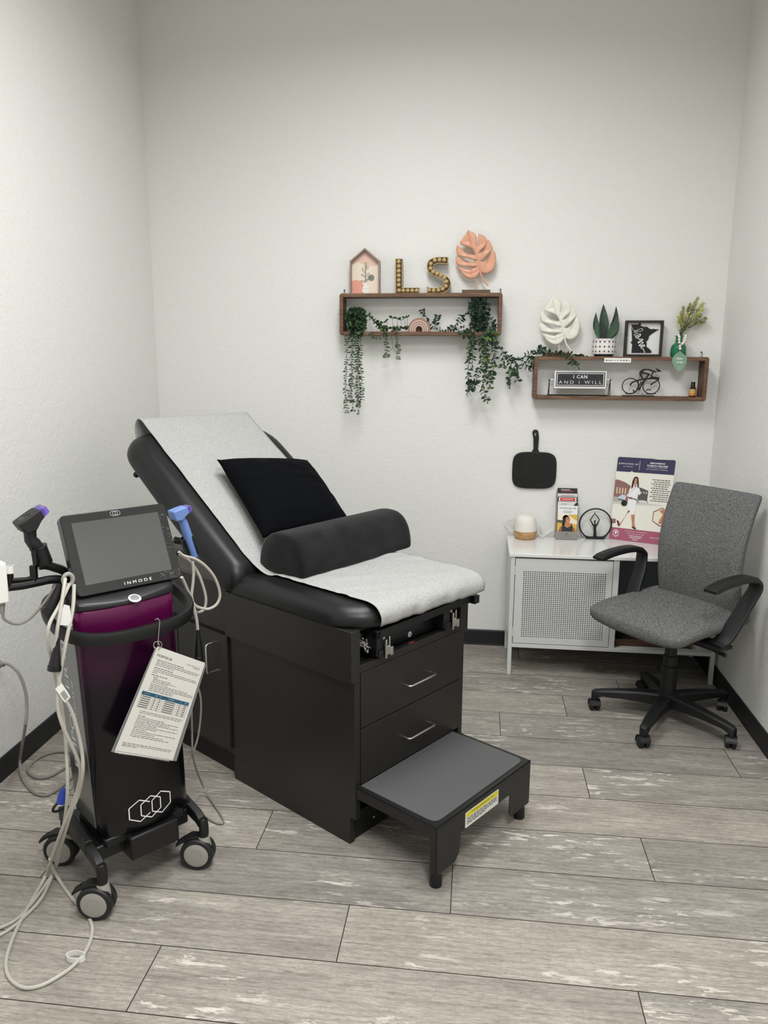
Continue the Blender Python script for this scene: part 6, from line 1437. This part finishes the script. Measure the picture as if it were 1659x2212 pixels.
b = MB(); clump(b, wal(1168, 757, -.06), (.022, .02, .012), 22, r, .018, .027, .34, [LIVY, LG1, LG2], .5); shifted(b, gbo).build('leaf_cluster', None, gb, smooth=0); b = MB(); clump(b, wal(1182, 762, -.085), (.02, .015, .008), 12, r, .018, .025, .34, [LIVY, LG2], .5); shifted(b, gbo).build('leaf_cluster', None, gb, smooth=0); b = MB(); clump(b, wal(1108, 800, -.09), (.03, .012, .022), 26, r, .02, .028, .34, [LIVY, LG1, LG2], -.5)
shifted(b, gbo).build('leaf_cluster', None, gb, smooth=0)

# -------- things on the lower shelf top
wb_ = lambda x, y: (1150 + x * .12055, 630 + y * .12055)
ys = -0.06; q = wal(1304.5, 769, ys); sp_ = thing('snake_plant', 'snake plant in a white patterned pot on the lower shelf', 'potted plant', (q.x, ys, LZ1)); so_ = V(sp_.location)
zf = lambda x, y, d=0.0: wal(*wb_(x, y), ys) - so_ + V((0, d, 0))
rp = (zf(1495, 840).x - zf(1083, 840).x) / 2; rbm = (zf(1480, 1110).x - zf(1070, 1110).x) / 2; zb1, zt1 = zf(0, 1112).z, zf(0, 842).z; cxp = (zf(1495, 840).x + zf(1083, 840).x) / 2
MB(mat('saucer_charcoal', (40, 42, 42), .5)).lathe([(0, 0), (rbm * .78, 0), (rbm * .82, .004), (rbm * .84, zb1), (0, zb1)], (cxp, 0, 0), 32).build('saucer', None, sp_)
potm = mat('pot_white', (226, 222, 218), .4)
b = MB(potm).lathe([(0, zb1), (rbm, zb1), (rp, zt1), (rp - .005, zt1), (rp - .006, zt1 - .02), (0, zt1 - .02)], (cxp, 0, 0), 40); pt = b.build('pot', None, sp_)
b = MB(INKM); PT = lambda th, z, d=.0006: V((cxp + (rbm + (rp - rbm) * (z - zb1) / (zt1 - zb1) + d) * sin(th), -(rbm + (rp - rbm) * (z - zb1) / (zt1 - zb1) + d) * cos(th), z))
hz = zt1 - zb1; lnm = mat('pot_line', (150, 140, 136), .5)
for i in range(16):
    th = (i - 7.5) * 2 * pi / 16 + .1
    for zz in (.17, .48, .80): b.use(INKM).flat([(th + .066 * cos(a), zb1 + hz * (zz + .062 * sin(a))) for a in [2 * pi * k_ / 8 for k_ in range(8)]], lambda u, z: PT(u, z, .0009))
    for z0_, z1_ in ((.17, .48), (.48, .80), (-.01, .17), (.8, .98)):
        for s_ in (1, -1):
            a0, a1 = th, th + s_ * 2 * pi / 32 * (2 if z1_ - z0_ > .2 else 1); wdt = .012
            b.use(lnm).flat([(a0 - wdt, zb1 + hz * z0_), (a0 + wdt, zb1 + hz * z0_), (a1 + wdt, zb1 + hz * z1_), (a1 - wdt, zb1 + hz * z1_)], lambda u, z: PT(u, z, .0006))
b.build('pot_pattern', None, pt, smooth=0)['kind'] = 'stuff'
SNK3 = mat('snake_leaf_light', (52, 80, 56), .4, var=.3, vscale=26); SNK, SNK2 = mat('snake_leaf', (30, 54, 38), .4, var=.35, vscale=26, stretch=(1, 1, 3)), mat('snake_leaf_dark', (20, 38, 28), .4, var=.3, vscale=26)
for x0_, y0_, x1_, y1_, wd, dy0, dy1, m_ in ((1290, 850, 1288, 215, 66, .010, .028, SNK), (1245, 850, 1147, 365, 46, .002, .012, SNK), (1250, 850, 1138, 530, 50, -.012, -.016, SNK3), (1335, 850, 1512, 255, 50, .006, .018, SNK2), (1350, 850, 1540, 345, 30, .018, .034, SNK3), (1355, 850, 1556, 530, 44, .0, .006, SNK), (1310, 850, 1500, 440, 60, -.018, -.026, SNK3), (1275, 850, 1235, 520, 52, -.020, -.020, SNK2)):
    A, B_ = zf(x0_, y0_, dy0), zf(x1_, y1_, dy1); w_px = (zf(100 + wd, 0) - zf(100, 0)).x * 1.32; b = MB(m_); d = (B_ - A); rgs = []
    for i in range(13):
        t_ = i / 12; wv = w_px * (0.55 + 1.1 * t_ if t_ < .4 else (1.0 - ((t_ - .4) / .6) ** 1.7)) if t_ < 1 else .0004
        wv = max(wv, .0004); out_ = V((0, 0, 0)); bow = V((d.z, 0, -d.x)).normalized() * (-.10 * d.length * sin(pi * t_) * (1 if d.x < 0 else -1)) * (1 if abs(d.x) > .02 else 0)
        c = A + d * t_ + bow; sd = V((d.z, 0, -d.x)).normalized()
        rgs.append([c - sd * wv + V((0, -.002 * 0, 0)) + V((0, -wv * .25, 0)), c + V((0, -.001, 0)), c + sd * wv + V((0, -wv * .25, 0)), c + V((0, .002, 0))])
    b.rings(rgs).build('leaf', None, sp_, smooth=60)
# home frame
yh = -0.052; hq = [wal(*p, yh) for p in ((1347.5, 771), (1353, 692), (1435.5, 692), (1429, 771.5))]
hw_ = ((hq[3].x - hq[0].x) + (hq[2].x - hq[1].x)) / 4; hcx = sum(p.x for p in hq) / 4; hh_ = (hq[1].z + hq[2].z) / 2 - LZ1
fm = thing('home_frame', 'square dark frame with a black state outline and the word home', 'picture frame', (hcx, yh, LZ1))
b = MB(mat('dark_frame_wood', (44, 38, 32), .6, var=.2, vscale=50)); fw_ = .0125
b.box((-hw_, 0, 0), (hw_, .03, fw_)).box((-hw_, 0, hh_ - fw_), (hw_, .03, hh_)).box((-hw_, 0, fw_), (-hw_ + fw_, .03, hh_ - fw_)).box((hw_ - fw_, 0, fw_), (hw_, .03, hh_ - fw_)); b.build('frame', None, fm, bevel=.0008)
MB(mat('mount_white', (222, 221, 220), .6)).box((-hw_ + fw_ * .9, .02, fw_ * .9), (hw_ - fw_ * .9, .026, hh_ - fw_ * .9)).build('mount', None, fm)
mnx = lambda x, y: (-hw_ + (x - (185 - (y - 190) * .063)) / 1245 * 2 * hw_, hh_ * (1 - (y - 190) / 1190))
mn = [(385, 325), (610, 318), (640, 265), (682, 270), (690, 370), (740, 378), (790, 400), (850, 390), (912, 405), (960, 450), (1030, 475), (1110, 458), (1160, 472), (1275, 475), (1100, 590), (1010, 650), (958, 700), (930, 812), (860, 880), (882, 950), (868, 1045), (960, 1110), (1040, 1190), (1032, 1250), (380, 1250), (405, 965), (352, 912), (402, 845), (388, 540), (370, 420)]
MB(mat('outline_black', (12, 12, 14), .55)).prism_y([mnx(*p) for p in mn], .016, .021).build('state_outline', None, fm)
b = MB(mat('script_white', (232, 232, 230), .5)); SC = lambda pl: [V((mnx(*p)[0], .0145, mnx(*p)[1])) for p in pl]
for st in ([(370, 370), (400, 440), (440, 510), (520, 525), (620, 480), (710, 460), (745, 480), (720, 530), (620, 550), (530, 540), (460, 570), (500, 590), (575, 590), (560, 625), (470, 650), (460, 665), (500, 690), (560, 680)], [(560, 680), (520, 720), (530, 760), (590, 745), (660, 690), (680, 650), (640, 640), (590, 680), (600, 740)], [(590, 770), (640, 810), (700, 800), (760, 830), (690, 850), (600, 900), (605, 930), (680, 890), (750, 900), (760, 925), (690, 960), (630, 1000), (640, 1020), (710, 1010), (770, 1010)], [(720, 1050), (790, 1040), (815, 1010), (780, 990), (720, 1010), (690, 1060), (710, 1100), (760, 1120), (790, 1180), (808, 1255)]): b.tube(SC(st), .0021, 6, spl=4, flat=.6)
b.build('home_script', None, fm)
# vase with sprigs, bead strand and leaf tag
vx = lambda x, y: (1430 + x * .11754, 620 + y * .11754)
yv = -0.055; qv = wal(*vx(290, 1290), yv); va = thing('glass_vase', 'green glass bottle vase holding leafy sprigs on the lower shelf', 'vase', (qv.x, yv, LZ1)); vo = V(va.location)
fz = lambda y: (wal(*vx(290, y), yv) - vo).z; fr_ = lambda x0_, x1_: (wal(*vx(x1_, 1100), yv) - wal(*vx(x0_, 1100), yv)).x / 2
VG = mat('green_glass', (70, 158, 118), .08, trans=.55, ior=1.3, spec=.6)
rb_, rn, rm = fr_(140, 432), fr_(232, 360), fr_(215, 380); H_ = fz(895)
MB(VG).lathe([(0, 0), (rb_ * .86, 0), (rb_ * .97, .006), (rb_, .02), (rb_ * .98, H_ * .42), (rb_ * .82, H_ * .56), (rn * 1.05, H_ * .66), (rn * .92, H_ * .82), (rn, H_ * .95), (rm, H_), (rm - .003, H_), (rn * .8, H_ * .9), (rn * .75, H_ * .7), (rb_ * .8, H_ * .5), (rb_ * .88, .02), (0, .008)], (0, 0, 0), 32).build('bottle', None, va)
r = random.Random(17); SG = mat('sprig_sage', (196, 192, 150), .7, var=.25, vscale=60); SG2 = mat('sprig_yellow_green', (206, 210, 132), .7, var=.2, vscale=60); SGD = mat('sprig_dark', (164, 164, 128), .7, var=.2, vscale=60)
spg = thing('leafy_sprigs', 'bunch of sage green leafy sprigs standing in the green vase', 'artificial plant', (qv.x, yv, LZ1 + .02)); go_ = V(spg.location)
for (tx, ty, lm, len_) in ((660, 200, SG, 90), (520, 320, SGD, 70), (390, 370, SG, 110), (760, 300, SG2, 90), (740, 420, SG2, 100), (310, 560, SG2, 70), (400, 600, SGD, 110), (480, 480, SGD, 130), (580, 420, SG, 130), (620, 560, SGD, 120), (700, 520, SG, 110), (800, 580, SGD, 90), (760, 640, SG, 80), (560, 640, SG, 110), (460, 640, SGD, 100), (350, 460, SG, 90), (600, 330, SGD, 60)):
    yy2 = yv + r.uniform(-.03, .025); T_ = wal(*vx(tx, ty), yy2); bs = V((qv.x + r.uniform(-.006, .006), yv + r.uniform(-.006, .006), LZ1 + .03)); nk = V((qv.x + .004 + r.uniform(-.008, .01), yv + r.uniform(-.006, .006), LZ1 + H_ * 1.05))
    P = catmull([bs, nk, nk.lerp(T_, .55) + V((0, 0, .006)), T_], 8); b = MB(STEM); b.tube(P, .0012, 5)
    d = (P[-1] - P[-4]).normalized()
    for i in range(96):
        t_ = r.random() ** .8; p = T_ - d * (.062 * len_ / 100) * t_; a = r.uniform(0, 2 * pi); o1 = d.orthogonal().normalized(); o2 = d.cross(o1)
        b.use(lm if r.random() < .8 else r.choice((SG, SG2))); leafgeo(b, p, d * .9 + (o1 * cos(a) + o2 * sin(a)) * (.6 + .7 * t_), rv(r), r.uniform(.010, .019), .0034, .3, .1)
    shifted(b, go_).build('sprig', None, spg, smooth=0)
bs_ = thing('bead_strand', 'white bead strand with a green leaf tag hanging over the vase', 'bead strand', wal(*vx(325, 1350), -0.118)); bo = V(bs_.location)
BW = mat('bead_white', (232, 226, 214), .55); yb = -0.1
proto = None
for (x, y, yy2) in ((318, 920, -.078), (316, 970, -.084), (318, 1020, -.09), (330, 1085, -.104), (333, 1132, -.112), (435, 895, -.07), (430, 935, -.078), (418, 980, -.084), (400, 1015, -.09), (370, 1045, -.096), (305, 888, -.07)):
    p = wal(*vx(x, y), yy2) - bo
    if proto is None: proto = MB(BW).ball((0, 0, 0), .0072, 12).build('bead', None, bs_, smooth=180); proto.location = p
    else: c = proto.copy(); C0.objects.link(c); c.parent = bs_; c.location = p
TGm = mat('tag_sage', (128, 160, 136), .55); ty = -0.1205; tl_ = lambda x, y, d=0.0: wal(*vx(x, y), ty) - bo + V((0, d, 0))
tp = [(332, 1175), (375, 1215), (430, 1260), (462, 1320), (450, 1400), (400, 1490), (345, 1545), (300, 1552), (240, 1490), (195, 1400), (185, 1330), (225, 1260), (290, 1205)]
b = MB(TGm); b.prism([((tl_(*p)).x, (tl_(*p)).z) for p in tp], lambda a, c: V((a, tl_(0, 0).y, c)), lambda a, c: V((a, tl_(0, 0).y + .003, c))); tgo = b.build('leaf_tag', None, bs_)
b = MB(mat('tag_groove', (92, 126, 104), .6))
for i in range(6):
    o_ = i * 42
    for s_, xe in ((-1, 215), (1, 440)): b.tube([tl_(325 - o_ * .02, 1200 + o_ * 1.0, -.0003), tl_(325 + s_ * (110 - abs(i - 2.5) * 14), 1290 + o_ * .98, -.0003)] if i in (0, 1, 4, 5) else [tl_(325 + s_ * 78, 1240 + o_ * 1.0 + 40, -.0003), tl_(325 + s_ * 118, 1280 + o_ * .98, -.0003)], .0005, 4)
b.build('grooves', None, tgo)
c1_ = tl_(325, 1318); c2_ = tl_(325, 1385); kx_ = 1
b = MB(WHITEINK); b.text('Enjoy', .0085, lambda x, y: c1_ + V((x + y * .18, -.0008, y)), width=.031, bold=.02); b.build('tag_word', None, tgo, smooth=0); b = MB(WHITEINK); b.text('today', .0085, lambda x, y: c2_ + V((x + y * .18, -.0008, y)), width=.034, bold=.02); b.build('tag_word', None, tgo, smooth=0)
b = MB(mat('twine', (150, 130, 100), .8)); b.tube([wal(*vx(305, 888), -.07) - bo, wal(*vx(316, 970), -.084) - bo, wal(*vx(330, 1085), -.104) - bo, wal(*vx(333, 1132), -.112) - bo, tl_(332, 1180, .002)], .0008, 5); b.tube([wal(*vx(435, 895), -.07) - bo, wal(*vx(400, 1015), -.09) - bo, wal(*vx(330, 1085), -.104) - bo], .0008, 5); b.build('twine', None, bs_)

# -------- things inside the lower shelf
LF = LZ0 + 0.0195
ic = lambda x, y: (1180 + x * .16275, 780 + y * .16275)
yi = -0.058; iq = wal(*ic(445, 455), yi); sg = thing('flip_sign', 'white framed black sign reading I CAN AND I WILL on a wire stand', 'sign', (iq.x, yi, LF)); sgo = V(sg.location)
si = lambda x, y, d=0.0: wal(*ic(x, y), yi) - sgo + V((0, d, 0))
A, B_ = si(98, 362), si(803, 132); x0_, x1_, z0_, z1_ = A.x, B_.x, A.z, B_.z
MB(mat('sign_white', (226, 226, 224), .45)).box((x0_, -.008, z0_), (x1_, .008, z1_)).build('frame', None, sg, bevel=.0015)
w_, h_ = x1_ - x0_, z1_ - z0_; m1 = lambda u, v, d: V((x0_ + w_ * u, -.008 - d, z0_ + h_ * v))
b = MB(mat('sign_black', (20, 20, 21), .55)); b.flat([(.035, .12), (.97, .12), (.97, .92), (.035, .92)], lambda u, v: m1(u, v, .0004)); b.use(WHITEINK).flat([(.052, .17), (.953, .17), (.953, .87), (.052, .87)], lambda u, v: m1(u, v, .0008)); b.use(mat('letter_board', (50, 51, 53), .7)).flat([(.064, .205), (.941, .205), (.941, .835), (.064, .835)], lambda u, v: m1(u, v, .0012))
b.use(mat('groove_dark', (36, 37, 38), .7)).flat([(.17, .61), (.3, .61), (.3, .69), (.17, .69)], lambda u, v: m1(u, v, .0015)).flat([(.70, .61), (.82, .61), (.82, .69), (.70, .69)], lambda u, v: m1(u, v, .0015))
b.build('board', None, sg, smooth=0)
ct, cb_ = m1(.5, .67, .0016), m1(.5, .36, .0016)
b = MB(WHITEINK); b.text('I CAN', .0165, lambda x, y: ct + V((x, 0, y)), width=w_ * .265, spacing=1.2, bold=.022)
b.build('sign_words', None, sg, smooth=0)
MB(WHITEINK).text('AND I WILL', .0165, lambda x, y: cb_ + V((x, 0, y)), width=w_ * .82, spacing=1.55, bold=-.008).build('sign_words', None, sg, smooth=0)
b = MB(mat('wire_black', (24, 24, 24), .45)); wr = .0022
for s_, xa in ((-1, 42), (1, 850)):
    top = si(xa, 250); b.tube([V((top.x, -.0, top.z)), V((top.x - .002, -.028, .0022)), V((top.x - .002, .028, .0022)), V((top.x, .0, top.z))], wr, 6); b.ball(top, .005, 10)
for d in (-.028, .028): b.tube([V((si(42, 0).x - .002, d, .0022)), V((si(850, 0).x - .002, d, .0022))], wr, 6)
b.build('wire_stand', None, sg)
b = MB(mat('sign_white', (226, 226, 224), .45))
for xa, xb in ((50, 100), (800, 845)): b.cyl(si(xa, 246), si(xb, 246), .0036, 10)
b.build('pivot_pegs', None, sg)
# cyclist figure
yb = -0.055; bq = wal(*ic(1250, 452), yb); bk_ = thing('cyclist_figure', 'flat black metal racing cyclist figure on the lower shelf', 'figurine', (bq.x, yb, LF)); bko = V(bk_.location); bi = lambda x, y, d=0.0: wal(*ic(x, y), yb) - bko + V((0, d, 0))
IR = mat('iron_black', (26, 25, 24), .55)
MB(IR).box((bi(1042, 0).x, -.018, 0), (bi(1460, 0).x, .018, .0045)).build('base_plate', None, bk_)
for cx_, cy_, rx_, ry_ in ((1115, 330, 108, 100), (1393, 328, 112, 106)):
    c = bi(cx_, cy_); rx = (bi(cx_ + rx_, 0) - bi(cx_, 0)).x; rz_ = (bi(0, cy_ - ry_) - bi(0, cy_)).z
    MB(IR).tube([c + V((rx * cos(a), 0, rz_ * sin(a))) for a in [2 * pi * i / 40 for i in range(40)]], .0028, 6, closed=True).build('wheel', None, bk_)
b = MB(IR); T_ = lambda pl, r_: b.tube([bi(*p) for p in pl], [q * 1.2 for q in r_] if isinstance(r_, list) else r_ * 1.2, 6, spl=5)
T_([(1110, 328), (1140, 285), (1200, 262), (1260, 246), (1310, 236), (1390, 232), (1500, 240)], [.0034, .003]); T_([(1385, 320), (1420, 290), (1490, 250)], [.0034, .0028]); T_([(1215, 262), (1222, 330), (1190, 400), (1160, 425)], .003); T_([(1310, 240), (1270, 300), (1230, 390)], .0034); T_([(1150, 385), (1175, 410), (1165, 425)], .0028); T_([(1230, 390), (1225, 345), (1262, 270)], .0025)
T_([(1390, 385), (1350, 378), (1325, 392)], .002); T_([(1050, 425), (1115, 433), (1175, 418)], .003); T_([(1330, 430), (1393, 436), (1450, 428)], .003)
b.build('bicycle_frame', None, bk_)
b = MB(IR)
b.prism_y([((bi(*p)).x, (bi(*p)).z) for p in [(1232, 160), (1250, 125), (1300, 102), (1360, 102), (1420, 122), (1470, 140), (1462, 152), (1425, 150), (1400, 140), (1350, 118), (1305, 122), (1285, 145), (1320, 150), (1370, 165), (1378, 180), (1345, 215), (1318, 245), (1305, 236), (1345, 178), (1290, 170), (1262, 168), (1285, 225), (1270, 232), (1240, 190)]], -.003, .003)
b.tube([bi(1422, 150), bi(1402, 175), bi(1395, 205), bi(1440, 218), bi(1500, 225)], .0034, 6, spl=4); b.ball(bi(1492, 130), .0072, 12, (1.15, .5, .75)); b.tube([bi(1455, 108), bi(1490, 118), bi(1525, 142)], [.0036, .0022], 6, spl=4)
b.build('rider', None, bk_, smooth=40)
MB(CHROME).ball(bi(1260, 436, -.012), .0055, 10, (1.6, .6, .5)).ball(bi(1215, 432, -.008), .0035, 8, (1.6, .6, .5)).build('metal_nut', None, bk_)
# oil bottle
yo = -0.045; oq = wal(*vx(555, 1990), yo); ob = thing('oil_bottle', 'small amber oil bottle with a black cap on the lower shelf', 'bottle', (oq.x, yo, LF)); oo = V(ob.location); ow = (wal(*vx(622, 1950), yo) - wal(*vx(496, 1950), yo)).x / 2; oh = (wal(*vx(555, 1745), yo) - oo).z
MB(mat('amber_glass', (70, 34, 16), .1, coat=.5)).lathe([(0, 0), (ow * .92, 0), (ow, .002), (ow, oh * .56), (ow * .75, oh * .63), (ow * .5, oh * .66), (0, oh * .66)], (0, 0, 0), 28).build('bottle_body', None, ob)
b = MB(mat('oil_label', (216, 176, 96), .5)); b.rings([[V((ow * 1.012 * sin(a), -ow * 1.012 * cos(a), z)) for a in [radians(-130 + 13 * i) for i in range(21)]] for z in (oh * .07, oh * .52)], caps=False) if False else None
vs, fs = [], []
for i in range(21):
    a = radians(-130 + 13 * i)
    for z in (.08, .26, .34, .52): vs.append(V((ow * 1.012 * sin(a), -ow * 1.012 * cos(a), oh * z)))
for i in range(20):
    for j in range(3): fs.append((i * 4 + j, (i + 1) * 4 + j, (i + 1) * 4 + j + 1, i * 4 + j + 1))
b = MB(); cm2 = [mat('oil_label_orange', (214, 140, 70), .5), mat('oil_label', (222, 190, 116), .5), mat('oil_label_top', (196, 172, 108), .5)]
for j in range(3):
    b.use(cm2[j]); b.add(vs, [f for q_, f in enumerate(fs) if q_ % 3 == j])
b.build('label', None, ob, smooth=60)
MB(mat('cap_black', (18, 18, 18), .45)).lathe([(0, oh * .645), (ow * .66, oh * .645), (ow * .66, oh * .74), (ow * .6, oh * .76), (ow * .6, oh), (0, oh)], (0, 0, 0), 24).build('cap', None, ob)
# silver clip
kq = wal(*vx(190, 1978), -.07); kc = MB(CHROME); 
for dx in (-.004, .004): kc.tube([V((kq.x + .006 + dx + .006 * cos(a), -.07 + .005 * sin(a), LF + .003 + dx * .2)) for a in [2 * pi * i / 14 for i in range(14)]], .0013, 6, closed=True)
kc.tube([V((kq.x - .016, -.07, LF + .0016)), V((kq.x - .004, -.072, LF + .0025)), V((kq.x + .006, -.07, LF + .003))], .0014, 6)
tag(kc.build('silver_clip', None, None), 'tiny silver clip lying on the lower shelf floor beside the oil bottle', 'clip')
# card strip taped to the shelf front
ysx = -SD - 0.0012; s0, s1 = wal(1305, 783, ysx), wal(1363.5, 774, ysx); cs = MB(mat('strip_white', (232, 231, 228), .5)).prism(rrect(s0.x, s0.z, s1.x, s1.z + .001, .003, 3), lambda a, c: V((a, ysx, c)), lambda a, c: V((a, ysx + .0013, c)))
st_ = cs.build('card_strip', None, None, smooth=0); tag(st_, 'narrow white sticker strip with small grey marks on the lower shelf edge', 'sticker')
b = MB(mat('strip_ink', (96, 96, 98), .5)); zc = (s0.z + s1.z) / 2; fl = lambda x, z: V((x, ysx - .0005, z)); wd = s1.x - s0.x
b.flat(circ(s0.x + wd * .085, zc, .0042, 16), fl); 
for u0, u1, hh2 in ((.14, .33, .0015), (.37, .44, .0012), (.47, .55, .0012), (.59, .67, .002), (.70, .76, .0028), (.80, .86, .0028), (.89, .95, .0014)): b.flat([(s0.x + wd * u0, zc - hh2), (s0.x + wd * u1, zc - hh2), (s0.x + wd * u1, zc + hh2), (s0.x + wd * u0, zc + hh2)], fl)
b.build('strip_print', None, st_, smooth=0)['kind'] = 'stuff'
